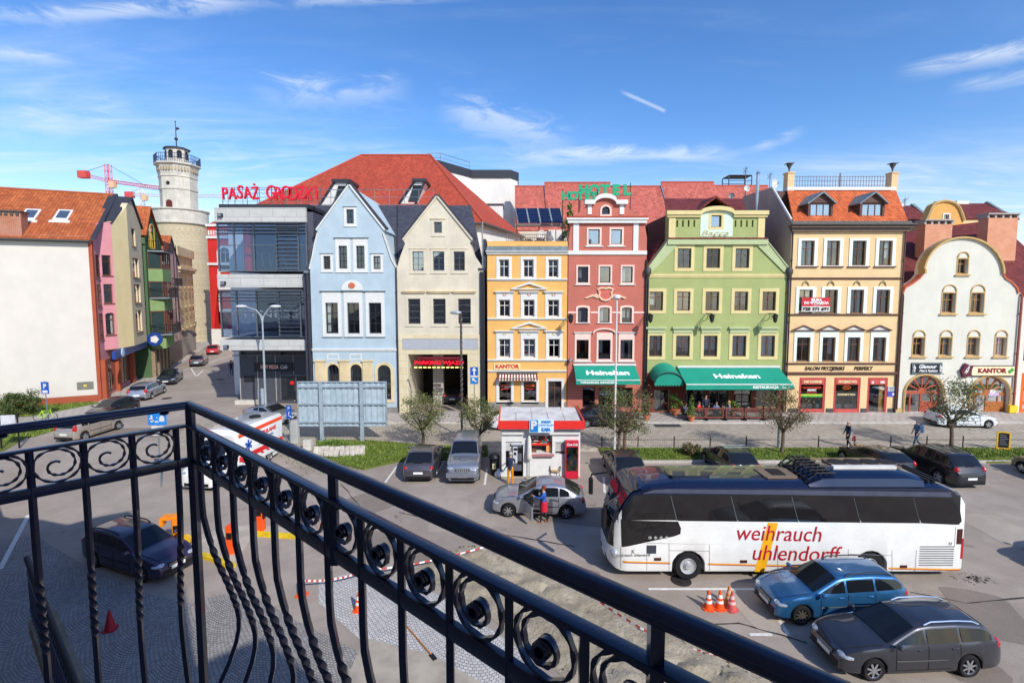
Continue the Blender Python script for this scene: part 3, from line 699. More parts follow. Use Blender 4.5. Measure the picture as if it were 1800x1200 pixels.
# the passage in: floor slopes down, side walls, ceiling, back
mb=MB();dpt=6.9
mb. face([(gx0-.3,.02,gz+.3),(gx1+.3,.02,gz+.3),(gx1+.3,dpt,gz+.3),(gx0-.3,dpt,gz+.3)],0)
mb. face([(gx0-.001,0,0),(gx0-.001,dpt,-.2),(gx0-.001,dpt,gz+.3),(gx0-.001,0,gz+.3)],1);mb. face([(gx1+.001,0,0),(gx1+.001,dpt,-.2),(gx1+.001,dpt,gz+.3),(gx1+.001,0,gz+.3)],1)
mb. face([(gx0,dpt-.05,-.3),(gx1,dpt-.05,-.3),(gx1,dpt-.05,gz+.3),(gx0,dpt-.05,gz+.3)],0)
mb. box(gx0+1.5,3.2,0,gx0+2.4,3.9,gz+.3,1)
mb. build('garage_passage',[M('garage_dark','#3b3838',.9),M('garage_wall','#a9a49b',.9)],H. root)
mb=MB();mb. box(ub-.25,-.16,0,ub+.12,.2,zsh-.3);mb. build('downpipe',M('pipe_casing','#26272c',.5),H. root)
mb=MB();mb. box(ub-.4,-.05,zsh-.2,ub+.15,.5,zsh+.0);mb. box(ub-.1,.06,zsh,ub+.22,3.2,H. U(840,420)[1]);mb. build('parapet',M('slate_cladding','#3a3b45',.6),H. root)
pipe(H. root,ub-.05,zsh,H. U(850,390)[1],m_zinc,y=.0)
HC=H
# red neon sign in the garage mouth
m_red=GLOW('red_sign','#d8152c',.35);m_ylw=GLOW('yellow_neon','#f0e27a',1.0)
t=thing('neon_sign','red PARKING WJAZD letters over a yellow dashed bar in the car park entrance','sign',(H. P0[0]+H. U(772,640)[0],YF-.02,H. U(772,637.5)[1]))
text('PARKING WJAZD',.42,m_red,t,depth=.10,bold=.022,width=4.05)
mb=MB();mb. box(-1.8,.02,.26,1.8,.1,.5);mb. build('backing',M('neon_backing','#6b1420',.6),t)
mb=MB()
for k in range(11):mb. box(-2.05+k*.375,-.03,-.42,-1.80+k*.375,.02,-.32)
mb. build('light_strip',m_ylw,t)
mb=MB()
for k in(-1.4,0,1.4):mb. box(k-.02,.02,-.4,k+.02,.06,.9)
mb. build('hanger',m_black,t)
# ---------------------------------------------------------------- yellow house
m_yel=STUCCO('yellow_stucco','#e6b268',.05,.08)
H=House('narrow_townhouse','narrow orange yellow townhouse with white window surrounds and pediments',(xof(857,600),YF))
ub=H. U(996.5,600)[0];zt=H. U(920,424)[1]
wins=[]
tw=(m_white,.22,.04)
for x in((877.3,894.8),(919.8,938),(963.5,981.5)):W(H. r(x[0],456,x[1],487.5),hb=(.62,),trim=tw,curtain=.3,sill=(m_white,.24,.07,.05),pane=m_panesky if x[0]==919.8 else m_pane)
for i,x in enumerate(((877.2,896.5),(920,939.5),(963,982.7))):W(H. r(x[0],526.7,x[1],556.5),hb=(.66,),trim=(m_white,.22,.04,.62),curtain=.4,lintel=(m_white,.36,.2,.16,.62))
for i,x in enumerate(((877,897),(920,940.7),(964,984))):W(H. r(x[0],595.5,x[1],628),hb=(.66,),trim=(m_white,.22,.04,.62),curtain=.4,lintel=(m_white,.36,.2,.16,.62))
nshop=len(wins)
for x in((876.5,898.7),(920,943)):W(H. r(x[0],670,x[1],705),vb=(),hb=(),trim=(m_white,.2,.05),curtain=0,fw=.05,name='shop_window',rec=.12)
W(H. r(963.5,669.5,987,718),vb=(.5,),hb=(.75,),trim=(m_white,.22,.05,.22,0),curtain=0,fr_='dark',name='door')
holes=[arch_poly(r,0)for r,k in wins]
outl=[(0,0),(ub,0),(ub,zt),(0,zt)]
wall_mesh(outl,holes,8). build('wall',[m_yel,m_room],H. root)
wo=[]
for r,k in wins:
 fr=m_wood if k. pop('fr_',None)else m_white
 wo. append(window(H. root,r,fr,**k)[0])
for i,(yy,y2)in enumerate(((497.5,508),(567,577))):
 z=H. U(930,y2)[1];h=H. U(930,yy)[1]-z;u=H. U(930,y2)[0];pediment(H. root,u,1.45,z+.05,h+.05,m_white,.2,.14)
for y in(491.5,560.5,633,652):ledge(H. root,-.0,ub-.0,H. U(930,y)[1],.16,.14,m_white)
za,zb_,zc=H. U(925,433)[1],H. U(925,441)[1],H. U(925,447)[1]
mb=MB();mb. box(-.06,-.12,zc,ub+.03,0,zb_);mb. box(-.12,-.26,zb_-.08,ub+.05,0,zb_+.0);mb. build('cornice',m_white,H. root)
mb=MB();mb. prism([(0,0)]*0 or[(-.1,zb_+.002),(ub+.05,zb_+.002),(ub,za),(0,za)],-.28,-.002,0);mb. build('eaves_sheet',m_zinc,H. root)
mb=MB();mb. box(0.01,-.05,.0,H. U(963.5,700)[0]-.25,-.001,H. U(920,706.5)[1]);mb. box(H. U(987,700)[0]+.25,-.05,0,ub-.02,-.001,H. U(920,706.5)[1]);mb. build('plinth',m_greystone,H. root)
for i,(x,y)in enumerate(((887,517),(930,517),(973,517),(887,586),(930,586),(974,586))):
 u,z=H. U(x,y);mb=MB();mb. lathe([(.10,-.065),(.15,-.07),(.15,-.04),(.10,-.04)],(u,0,z),14,0,'y');mb. build('medallion',M('terracotta','#c46a4a',.7)if y<540 else m_stone,H. root)
m_redtxt=M('red_lettering','#c63a2c',.5)
r=H. r(868,638.7,914.5,648.8)
t=thing('shop_sign','cream KANTOR sign with red letters on the yellow townhouse','sign',(H. P0[0]+(r[0]+r[2])/2,YF-.03,(r[1]+r[3])/2))
mb=MB();mb. box(-(r[2]-r[0])/2,-.04,-(r[3]-r[1])/2,(r[2]-r[0])/2,.028,(r[3]-r[1])/2);mb. build('board',M('cream_board','#f3d9a0',.5),t)
text('KANTOR',.42,m_redtxt,t,loc=(0,-.05,0),depth=.03,bold=.02,width=(r[2]-r[0])*.9)
# its small striped awning
def awning(name,label,P,w0,w1,zt,zb,out,mats,scallop=.0,stripes=0,valance=.35,parts=None,group=None):
 """roller blind: sloping cloth from the wall, a hanging front edge, arms at the ends"""
 t=thing(name,label,'awning',P,0,group);mb=MB();n=stripes or 1;dz=zt-zb
 for k in range(n):
  f0,f1=k/n,(k+1)/n;a0,a1=-w0/2+w0*f0,-w0/2+w0*f1;b0,b1=-w1/2+w1*f0,-w1/2+w1*f1
  rows=[]
  for i in range(7):
   f=i/6;rows. append([(a0+(b0-a0)*f,-out*f,dz*(1-f)-.05*math. sin(f*math. pi)),(a1+(b1-a1)*f,-out*f,dz*(1-f)-.05*math. sin(f*math. pi))])
  mb. grid(rows,k%len(mats)if stripes else 0)
  mb. face([(b0,-out,0),(b1,-out,0),(b1,-out-.02,-valance),(b0,-out-.02,-valance)],k%len(mats)if stripes else 0)
 mb. build('cloth',mats,t)
 mb=MB();mb. tube([(-w1/2,-out,0),(w1/2,-out,0)],.035,8);mb. box(-w0/2-.05,-.14,dz-.02,w0/2+.05,.0,dz+.14);mb. build('casing',m_white if not stripes else m_greyfr,t)
 for sx in(-1,1):
  mb=MB();mb. tube([(sx*(w1/2-.08),-out,0),(sx*(w0/2-.3),-.03,-.15)],.022,6);mb. build('arm',m_greyfr,t)
 return t
r=H. r(876,657,943.7,664)
awning('striped_awning','small red and white striped awning over the KANTOR windows',(H. P0[0]+(r[0]+r[2])/2,YF-.02,r[1]+.05),r[2]-r[0],r[2]-r[0]+.1,r[3]-.0,r[1],.55,[M('maroon_cloth','#7d2a2c',.8),M('cream_cloth','#e8d9c4',.8)],stripes=27,valance=.16)
# window lettering KANTOR on both shop panes
for wdw in wo[nshop:nshop+2]:
 rr=wins[wo. index(wdw)][0];cu=(rr[0]+rr[2])/2;
 text('KANTOR',.27,M('orange_lettering','#e2662c',.5),wdw,loc=(cu,.10,rr[3]-.38),depth=.004,bold=.012,width=(rr[2]-rr[0])*.72)
 mb=MB();mb. box(cu-.42,.30,rr[1]+.25,cu-.1,.34,rr[1]+.75,0);mb. box(cu-.05,.32,rr[1]+.2,cu+.08,.36,rr[1]+.9,1);mb. box(cu+.15,.30,rr[1]+.3,cu+.4,.34,rr[1]+.6,2)
 mb. box(cu-.35,.09,rr[3]-.68,cu+.3,.095,rr[3]-.62,1)
 mb. build('notice',[M('green_notice','#6f9a80',.7),m_redtxt,M('pale_notice','#cfc8b4',.7)],wdw)
HY=H
# ---------------------------------------------------------------- red house
m_redw=STUCCO('red_stucco','#bf7060',.05,.08);m_pink=M('pink_trim','#ecc9bb',.7,var=.05)
H=House('narrow_townhouse','narrow red townhouse with stepped white trimmed gable and coat of arms',(xof(998,600),YF))
ub=H. U(1133.5,600)[0]
z1=H. U(1064,445)[1];z2=H. U(1064,387)[1];z3=H. U(1064,357)[1];za=H. U(1064,346)[1]
def cv(p,q,sag,n=6,up=True):
 out=[]
 for i in range(n+1):
  f=i/n;out. append((p[0]+(q[0]-p[0])*f,p[1]+(q[1]-p[1])*f-sag*math. sin(math. pi*f)))
 return out
L0=H. U(999,384)[0];R0=H. U(1135,384)[0];L1=H. U(1033,360)[0];R1=H. U(1097,360)[0]
uc=H. U(1064,350)[0];au=H. U(1083,350)[0]-uc
outl=[(0,0),(ub,0),(ub,z1),(ub,z1+1.2),(ub-.25,z2),(R0-.1,z2)]+cv((R0-.1,z2+.1),(R1,z3-.1),.10)+[(R1,z3)]+[(uc+au*math. cos(math. pi*i/10),z3+(za-z3)*math. sin(math. pi*i/10))for i in range(11)]+[(L1,z3)]+cv((L1,z3-.1),(L0+.1,z2+.1),.10)+[(.25,z2),(0,z1+1.2),(0,z1)]
clean=[]
for p in outl:
 if not clean or math. hypot(p[0]-clean[-1][0],p[1]-clean[-1][1])>.01:clean. append(p)
outl=clean
wins=[]
W(H. r(1058,363,1072,377),arch=.9,vb=(.33,.66),hb=(.5,),trim=(m_pink,.14,.04),sill=(m_pink,.2,.08,.06),curtain=0)
for x in((1034.6,1054),(1074.4,1093)):W(H. r(x[0],403,x[1],429),vb=(),hb=(),fw=.06,trim=(m_pink,.15,.04),sill=(m_white,.3,.09,.07),curtain=.9,pane=m_panesky)
for i,x in enumerate(((1015.7,1034),(1054.6,1073),(1093.7,1112))):W(H. r(x[0],468.5,x[1],496.6),vb=(),hb=(),fw=.06,trim=(m_pink,.13,.04),sill=(m_white,.24,.1,.07),curtain=1,pane=m_panesky if i==0 else m_pane,cm=m_curtor if i==1 else m_curt)
for i,x in enumerate(((1015.7,1033.3),(1054,1071.7),(1093,1110.5))):W(H. r(x[0],540,x[1],566.5),vb=(),hb=(),fw=.06,arch=.28,trim=(m_pink,.16,.05,.16,0),sill=(m_white,.2,.1,.07),curtain=1,pane=m_panesky if i==0 else m_pane)
for i,x in enumerate(((1013.3,1034.6),(1051.7,1073),(1090.3,1111.6))):W(H. r(x[0],597,x[1],631),vb=(),hb=(),fw=.06,trim=(m_pink,.15,.04,.58),sill=(m_white,.24,.12,.07),lintel=(m_white,.24,.14,.12,.58)if i!=1 else None,curtain=1,cm=m_curtor if i==0 else m_curt)
W(H. r(1024,681,1046,716),vb=(),hb=(),curtain=0,name='shop_window');W(H. r(1052,681,1076,727),vb=(.5,),hb=(),curtain=0,name='door');W(H. r(1084,681,1112,716),vb=(.5,),hb=(),curtain=0,name='shop_window')
holes=[arch_poly(r,k. get('arch',0))for r,k in wins]
wall_mesh(outl,holes,1.2). build('wall',[m_redw,m_room],H. root)
mb=MB();mb. box(.05,1.19,0,ub-.05,9,z1+.5);mb. build('rear_wall',m_redw,H. root)
for r,k in wins:window(H. root,r,m_darkfr,**k)
def bar(root,pts,m,y0=-.05,name='band'):
 mb=MB();mb. prism(pts,y0,0,0,caps=(True,False));return mb. build(name,m,root)
for x in((1007.5,1017.5),(1113,1122)):
 r=H. r(x[0],390,x[1],442);bar(H. root,arch_poly(r,0),m_white,-.07,'pilaster')
for x in((1033,1040),(1089,1097)):
 r=H. r(x[0],357,x[1],377);bar(H. root,arch_poly(r,0),m_white,-.07,'pilaster')
mb=MB();mb. box(-.02,-.1,z1-.12,ub+.0,0,z1+.2);mb. build('band',m_white,H. root)
mb=MB();mb. box(L0-.05,-.25,z2-.25,R0+.05,0,z2+.0);mb. box(L0-.15,-.34,z2+.001,R0+.15,.1,z2+.16);mb. build('cornice',m_white,H. root)
mb=MB();mb. box(L0-.1,-.36,z2+.162,R0+.1,.12,z2+.28);mb. build('tile_course',m_rtile,H. root)
mb=MB();n=12
arc=[(L1-.25,z3)]+[(uc-au*math. cos(math. pi*i/n),z3+(za-z3)*math. sin(math. pi*i/n))for i in range(n+1)]+[(R1+.25,z3)]
for a,b in zip(arc[:-1],arc[1:]):
 if abs(a[0]-b[0])+abs(a[1]-b[1])<1e-4:continue
 mb. prism([(a[0],a[1]-.12),(b[0],b[1]-.12),(b[0],b[1]+.22),(a[0],a[1]+.22)],-.3,.3,0)
mb. build('gable_cornice',m_white,H. root)
u,z=H. U(1062,585);pediment(H. root,u,.95,z-.0,.42,m_pink,.16,.12,True)
mb=MB()
zs=H. U(1064,549)[1]
for a,b in((0,1012),(1038,1050.5),(1076,1089.5),(1114.5,1133)):
 ua=0 if a==0 else H. U(a,549)[0];mb. box(ua,-.05,zs-.07,H. U(b,549)[0]if b!=1133 else ub,0,zs+.07)
mb. build('string_course',m_pink,H. root)
# coat of arms in relief
u,z=H. U(1064,517);mb=MB()
sh=[(0,-.5),(.3,-.42),(.52,-.15),(.46,.15),(.6,.38),(.3,.5),(0,.44),(-.3,.5),(-.6,.38),(-.46,.15),(-.52,-.15),(-.3,-.42)]
mb. tube([(u+a*1.02,-.05,z+b*1.02)for a,b in sh+sh[:2]],.09,6)
for sg in(-1,1):
 for k in range(5):
  mb. tube([(u+sg*(.62+.1*k),-.04,z-.15+.02*k),(u+sg*(.82+.17*k),-.07,z-.02-.07*k),(u+sg*(1.0+.17*k),-.04,z-.24-.02*k)],[.09,.08,.02],6)
 mb. tube([(u+sg*.55,-.04,z-.3),(u+sg*1.1,-.05,z-.12),(u+sg*1.7,-.03,z-.3)],[.08,.07,.01],6)
o=mb. build('coat_of_arms',M('relief_cream','#e6c1a0',.8),H. root)
mb=MB();mb. prism([(u+a*.85,z+b*.85)for a,b in sh],-.03,0,0,caps=(True,False));mb. build('shield',M('shield_red','#c8695c',.8),o)
# roof behind the gable, small tiled roofs beside it
roofquad(H. root,[(L0+.1,.3,z2),(R0-.1,.3,z2),(R0-1.2,5,z3-.4),(L0+1.2,5,z3-.4)],m_rtile)
pipe(H. root,ub-.02,0,z1-.5,m_darkfr,.06,-.12)
m_green=M('awning_green','#0f8f76',.7,var=.05,sc=1.2);m_wtxt=M('white_lettering','#f2f4f0',.6,var=.02)
def sloped_text(t,s,size,f,w0,dz,out,width,x=0.,bold=.02,shear=0.):
 ang=math. atan2(dz,out);p=(x,-out*f,dz*(1-f)-.05*math. sin(f*math. pi))
 n=Vector((0,-math. sin(ang),math. cos(ang)))
 return text(s,size,m_wtxt,t,loc=(p[0],p[1]+n. y*.02,p[2]+n. z*.02),rot=(ang,0,0),depth=.012,bold=bold,width=width,shear=shear)
zt=H. U(1062,641.5)[1];AO=1.7
pb=at(1065,668,YF-AO);wtop=H. U(1116.5,641)[0]-H. U(1009,641)[0];wbot=at(1120,668,YF-AO). x-at(1011,668,YF-AO). x
t=awning('roller_awning','green awning with white lettering on the red townhouse',(H. P0[0]+H. U(1062.5,641)[0],YF-.03,pb. z),wtop,wtop+.05,zt,pb. z,AO,[m_green],valance=.34)
dz=zt-pb. z
sloped_text(t,'Heineken',.75,.50,0,dz,AO,3.45,.1,.028)
mb=MB();mb. box(-wtop/2+.05,-AO-.012,-.035,wtop/2-.05,-AO-.006,.0);mb. build('piping',m_wtxt,t)
text('WINIARNIA GRODZKA',.21,m_wtxt,t,loc=(-.75,-AO-.026,-.18),depth=.01,bold=.008,width=2.9)
HR=H
# ---------------------------------------------------------------- green hotel
m_grn=STUCCO('green_stucco','#a5ae72',.05,.06);m_grnlt=STUCCO('green_trim','#b5c092',.04,.06);m_cry=STUCCO('cream_trim','#dccb92',.05,.06);m_pale=STUCCO('pale_green','#d3e6cf',.03,.05)
H=House('hotel_building','wide green hotel with cream window surrounds and a flat stepped gable',(xof(1135.5,600),YF))
ub=H. U(1380.5,600)[0];zb1=H. U(1258,483)[1];zt1=H. U(1258,423)[1]
uL,uR=H. U(1175,423)[0],H. U(1346,423)[0];zk=H. U(1138,474)[1]
z5=H. U(1258,373)[1];z6=H. U(1258,418)[1]
uA,uB=H. U(1176,395)[0],H. U(1343,395)[0];u2,u3=H. U(1231,395)[0],H. U(1288,395)[0];uc=(u2+u3)/2;za=H. U(1258,365)[1]
outl=[(0,0),(ub,0),(ub,zk),(uR,zt1),(uB,zt1+.02),(uB,z5),(u3,z5)]+[(uc+(u3-u2)/2*math. cos(math. pi*i/10),z5+.0+(za-z5)*math. sin(math. pi*i/10))for i in range(1,10)]+[(u2,z5),(uA,z5),(uA,zt1+.02),(uL,zt1),(0,zk)]
wins=[]
tg=(m_cry,.26,.04)
W(H. r(1250,378.5,1268,399),vb=(),hb=(),fw=.06,trim=(m_cry,.2,.04),curtain=.9,pane=m_panesky)
for x in((1191,1214.8),(1241.7,1265.6),(1292.5,1317)):W(H. r(x[0],436.7,x[1],471),hb=(.66,),trim=tg,curtain=.3)
for x in((1141.4,1165.4),(1189.8,1213),(1240,1263.7),(1290.8,1314.5),(1340,1363.4)):W(H. r(x[0],512.5,x[1],545.7),hb=(.72,),trim=tg,curtain=.6)
for x in((1141,1163.7),(1188,1212.3),(1237,1260.7),(1287,1311.3),(1337.3,1361.5)):W(H. r(x[0],589.7,x[1],626.4),hb=(.72,),trim=tg,curtain=.6)
gw=[(1149,684,1176,722,'door'),(1204,684,1240,716,'shop_window'),(1246,684,1282,724,'shop_window'),(1290,684,1322,716,'shop_window'),(1328,684,1368,716,'shop_window')]
for x0,y0,x1,y1,nm in gw:W(H. r(x0,y0,x1,y1),vb=(.5,),hb=(),curtain=0,name=nm)
holes=[arch_poly(r,0)for r,k in wins]
for k in range(4):
 for base_ in(1189,1291.5):
  x=base_+k*10+(0 if base_<1200 else 0);holes. append(arch_poly(H. r(x,387,x+3,399),0))
wall_mesh(outl,holes,1.0,rev=.4). build('wall',[m_grn,m_room],H. root)
mb=MB();mb. box(.05,.99,0,ub-.05,10,zk-.3);mb. build('rear_wall',m_grn,H. root)
for r,k in wins:window(H. root,r,m_wood,**k)
mb=MB();mb. box(u2,-.06,z6+.12,u3,-.001,z5-.15)
mb. prism([(uc+((u3-u2)/2-.25)*math. cos(math. pi*i/10),z5-.15+(za-z5-.1)*math. sin(math. pi*i/10))for i in range(11)],-.06,-.001,0,caps=(True,False))
# leave the little window free: four pieces instead of one panel
mb=MB();wr=grow(H. r(1250,378.5,1268,399),.2)
pan=[(u2,z6+.1),(u3,z6+.1),(u3,z5-.1)]+[(uc+((u3-u2)/2-.2)*math. cos(math. pi*i/10),z5-.1+(za-z5-.05)*math. sin(math. pi*i/10))for i in range(1,10)]+[(u2,z5-.1)]
mb. prism(pan,-.03,0,0,holes=[arch_poly(wr,0)],caps=(True,False));mb. build('panel',m_pale,H. root)
text('Bacca',.55,M('gold_lettering','#b7a77a',.6),H. root,loc=(uc-.15,-.05,H. U(1258,410)[1]),depth=.02,shear=.3,width=2.2)
text('* * *',.5,M('gold_lettering','#b7a77a',.6),H. root,loc=(uc+.25,-.05,H. U(1258,416.5)[1]),depth=.02,width=1.1)
for a,b in((1175.5,1187),(1332,1344)):
 r=H. r(a,372,b,418);bar(H. root,arch_poly(r,0),m_cry,-.06,'pilaster')
mb=MB()
arc=[(uA-.25,z5),(u2,z5)]+[(uc-(u3-u2)/2*math. cos(math. pi*i/10),z5+(za-z5)*math. sin(math. pi*i/10))for i in range(11)]+[(u3,z5),(uB+.25,z5)]
for a,b in zip(arc[:-1],arc[1:]):
 if abs(a[0]-b[0])+abs(a[1]-b[1])<1e-4:continue
 mb. prism([(a[0],a[1]-.22),(b[0],b[1]-.22),(b[0],b[1]+.10),(a[0],a[1]+.10)],-.26,.25,0)
mb. box(uA-.2,-.16,z5-.40,u2,0,z5-.23);mb. box(u3,-.16,z5-.40,uB+.2,0,z5-.23)
mb. build('gable_cornice',m_cry,H. root)
mb=MB();mb. box(uL-.1,-.22,zt1-.32,uR+.1,0,zt1+.1);mb. build('cornice',m_grnlt,H. root)
mb=MB();mb. box(uL-.05,-.26,zt1+.102,uR+.05,-.002,zt1+.22);mb. build('tile_course',m_dtile,H. root)
for a,b,s in(((0,zk),(uL,zt1),1),((ub,zk),(uR,zt1),-1)):
 mb=MB();mb. prism([a,b,(b[0]+s*.75,b[1]-.33),(a[0]+.0,a[1]-.55)],-.1,-.002,0);mb. prism([(a[0],a[1]+.002),(b[0],b[1]+.002),(b[0],b[1]+.1),(a[0]-s*.06,a[1]+.1)],-.16,.9,0);mb. build('gable_band',m_grnlt,H. root)
ledge(H. root,0.0,ub-.05,zb1-.1,.3,.1,m_cry)
for x in((1141,1163.7),(1188,1212.3),(1237,1260.7),(1287,1311.3),(1337.3,1361.5)):
 r=H. r(x[0],575,x[1],586);mb=MB();mb. box(r[0]-.3,-.22,r[3]-.12,r[2]+.3,0,r[3]+.04);mb. box(r[0]-.2,-.1,r[1]+.05,r[2]+.2,0,r[3]-.122);mb. build('cornice',m_grnlt,H. root)
zdk=H. U(1258,655)[1]
mb=MB();gh=[arch_poly(H. r(*g[:4]),0)for g in gw];mb. prism([(.02,0),(ub-.1,0),(ub-.1,zdk),(.02,zdk)],-.05,0,0,holes=gh,caps=(True,False));mb. build('ground_floor_facing',STUCCO('dark_red_base','#7c3b36',.1,.1),H. root)
# roofs: dark red side roofs and the low hipped roof on top with its small gable
zrr=at(1235,347,YF+4). z
a0=xof(1171,372,YF+.6)-H. P0[0];a1=xof(1312,372,YF+.6)-H. P0[0];b0=xof(1168,347,YF+4.5)-H. P0[0];b1=xof(1306,347,YF+4.5)-H. P0[0];zq=at(1240,371,YF+.6). z;zq2=at(1240,349,YF+4.5). z
roofquad(H. root,[(a0,.6,zq),(a1,.6,zq),(b1,4.5,zq2),(b0,4.5,zq2)],m_dtile)
ap=at(1252,345,YF+4.4);aL=at(1222,371,YF+.4);aR=at(1288,371,YF+.4);af=at(1252,352,YF+.5)
ox=H. P0[0];f=lambda p:(p. x-ox,p. y-YF,p. z)
ridge0=(uc+.02,.3,za+1.0);ridge1=(uc+.02,5,za+1.15)
for s,e in((-1,u2-.1),(1,u3+.5)):
 roofquad(H. root,[(e,.3,z5+.25),(e,5.0,z5+.6),ridge1,ridge0],m_dtile)
roofquad(H. root,[(-.1,.9,zk-.1),(-.1,9,zk-.1),(uL-.3,9,zt1+.5),(uL-.3,.9,zt1+.1)],m_dtile)
roofquad(H. root,[(ub+.1,.9,zk-.1),(ub+.1,9,zk-.1),(uR+.3,9,zt1+.5),(uR+.3,.9,zt1+.1)],m_dtile)
mb=MB();mb. box(uA+.05,.9,zt1-.5,uB-.05,7,z5-.1);mb. build('attic',M('dark_red_boards','#54302e',.8),H. root)
mb=MB()
for k in range(12):mb. box(uA-2.0+.17*k,.7+.5*k,zt1-1.6+.1*k,uA-1.9+.17*k,.8+.5*k,z5-.5)
mb. build('screen',M('dark_red_boards','#54302e',.8),H. root)
pipe(H. root,.06,0,zk-.3,m_darkfr,.06,-.12);pipe(H. root,ub-.04,0,zk+.2,m_darkfr,.06,-.12)
for u in(.0,ub-.0):
 mb=MB();mb. ball((u,-.15,zk-.15),.33,10,0,(.9,.8,1.25));mb. tube([(u,-.15,zk-.5),(u,-.12,zk-.9)],[.16,.05],8);mb. build('rain_head',M('old_zinc','#4a4743',.6),H. root)
 # big awning of the restaurant
AO=2.2;zt=H. U(1278,645)[1];pb=at(1286,675,YF-AO)
xw0,xw1=xof(1191,645),xof(1368,645)
t=awning('roller_awning','long green restaurant awning with white lettering on the green hotel',((xw0+xw1)/2,YF-.06,pb. z),xw1-xw0,xw1-xw0+.1,zt,pb. z,AO,[m_green],valance=.42)
dz=zt-pb. z;wt=xw1-xw0
sloped_text(t,'Heineken',.78,.52,0,dz,AO,3.6,.2,.028)
mb=MB();mb. box(-wt/2+.05,-AO-.012,-.05,wt/2-.05,-AO-.006,-.01);mb. build('piping',m_wtxt,t)
text('RESTAURACJA',.25,m_wtxt,t,loc=(2.0,-AO-.026,-.23),depth=.01,bold=.010,width=2.0);text('Bacca',.25,m_wtxt,t,loc=(3.55,-AO-.026,-.23),depth=.01,width=.6,shear=.3)
# barrel awning over the hotel door
AO=1.5;x0,x1=xof(1141,668),xof(1190,668);c=(x0+x1)/2;zl_=at(1165,675,YF-AO). z
t=thing('barrel_awning','small round topped green awning over the hotel door','awning',(c,YF-.06,zl_));mb=MB();hw=(x1-x0)/2;rows=[]
for i in range(13):
 a=math. pi*i/12;rows. append([(-hw*math. cos(a),0,.35+1.15*math. sin(a)),(-hw*math. cos(a),-AO,.15+.95*math. sin(a))])
mb. grid(rows,0)
mb. prism([(hw*math. cos(math. pi*i/12),.15+.95*math. sin(math. pi*i/12))for i in range(13)],-AO-.004,-AO,0,caps=(True,False))
for k in range(10):mb. face([(-hw+hw*.2*k,-AO-.01,.16),(-hw+hw*.2*(k+1),-AO-.01,.16),(-hw+hw*.2*(k+1),-AO-.02,-.05),(-hw+hw*.2*(k+.5),-AO-.02,-.16),(-hw+hw*.2*k,-AO-.02,-.05)],0)
mb. build('cloth',m_green,t)
mb=MB();mb. tube([(-hw*1.0*math. cos(math. pi*i/14),-AO-.03,.14+.8*math. sin(math. pi*i/14))for i in range(15)],.07,6);mb. build('rim',M('dark_green','#0a4038',.6),t)
HG=H
# ---------------------------------------------------------------- peach house with the hairdresser
m_bei=STUCCO('peach_stucco','#e5c594',.05,.06);m_mint=M('pale_reveal','#dfe9df',.7,var=.04)
H=House('townhouse','tall peach townhouse with orange tiled mansard and two dormers',(xof(1383.5,600),YF))
ub=H. U(1578.5,600)[0];zt=H. U(1485,405)[1]
wins=[]
tb=(m_mint,.26,.05,.2,.05)
sl=(m_wood,.34,.14,.09)
for x in((1407.8,1431),(1452.8,1475.6),(1498,1521.7),(1544.4,1568)):W(H. r(x[0],423,x[1],466.7),trim=tb,sill=sl,hb=(.68,),curtain=.5)
for x in((1404,1427.8),(1449,1471.7),(1494.4,1517.5),(1539.7,1563.3)):W(H. r(x[0],509,x[1],550.5),trim=(m_mint,.26,.05,.22,0),hb=(.68,),curtain=.4)
for x in((1400,1423.5),(1445,1467.6),(1489,1511),(1534,1556.3)):W(H. r(x[0],592.6,x[1],635),trim=(m_mint,.24,.05,.5,0),hb=(.7,),curtain=.8)
nsh=len(wins)
m_shop=M('shopfront_red','#b5423f',.5,var=.08)
for a in((1404,663.5,1450.5,727),(1465,663.5,1511.6,727)):W(H. r(*a),vb=(),hb=(),fw=.18,trim=None,curtain=0,rec=.02,name='shop_window',fr_=1,dp=.12)
W(H. r(1524,663.5,1559,728),vb=(),hb=(.83,),fw=.18,mw=.12,curtain=0,rec=.02,name='door',fr_=1,dp=.12)
holes=[arch_poly(r,0)for r,k in wins]
wall_mesh([(0,0),(ub,0),(ub,zt),(0,zt)],holes,9,rev=.9). build('wall',[m_bei,m_room],H. root)
wo=[window(H. root,r,m_shop if k. pop('fr_',0)else m_wood,**k)[0]for r,k in wins]
for x in((1404,1427.8),(1449,1471.7),(1494.4,1517.5),(1539.7,1563.3)):
 u,z=H. U((x[0]+x[1])/2,500);mb=MB()
 mb. tube([(u-.28,-.04,z-.1),(u-.15,-.06,z+.18),(u,-.07,z+.26),(u+.15,-.06,z+.18),(u+.28,-.04,z-.1)],[.03,.06,.09,.06,.03],6);mb. build('ornament',M('ornament_dull','#b9a679',.8),H. root)
for x in((1400,1423.5),(1445,1467.6),(1489,1511),(1534,1556.3)):
 u,z=H. U((x[0]+x[1])/2,580);pediment(H. root,u,.98,z,.42,m_wood,.22,.07);mb=MB();mb. prism([(u-.85,z+.02),(u+.85,z+.02),(u,z+.34)],-.1,0,0);mb. build('tympanum',m_white,H. root)
ledge(H. root,.02,ub-.02,H. U(1485,489.5)[1],.16,.13,M('brown_ledge','#6b4a3c',.6));ledge(H. root,.0,ub,H. U(1485,553)[1],.12,.16,M('brown_ledge','#6b4a3c',.6));ledge(H. root,.02,ub-.02,H. U(1485,639)[1],.14,.14,M('brown_ledge','#6b4a3c',.6));ledge(H. root,.02,ub-.02,H. U(1485,656)[1],.22,.2,M('brown_ledge','#6b4a3c',.6))
z=H. U(1485,647.5)[1];lt=M('dark_lettering','#3a2a1c',.6)
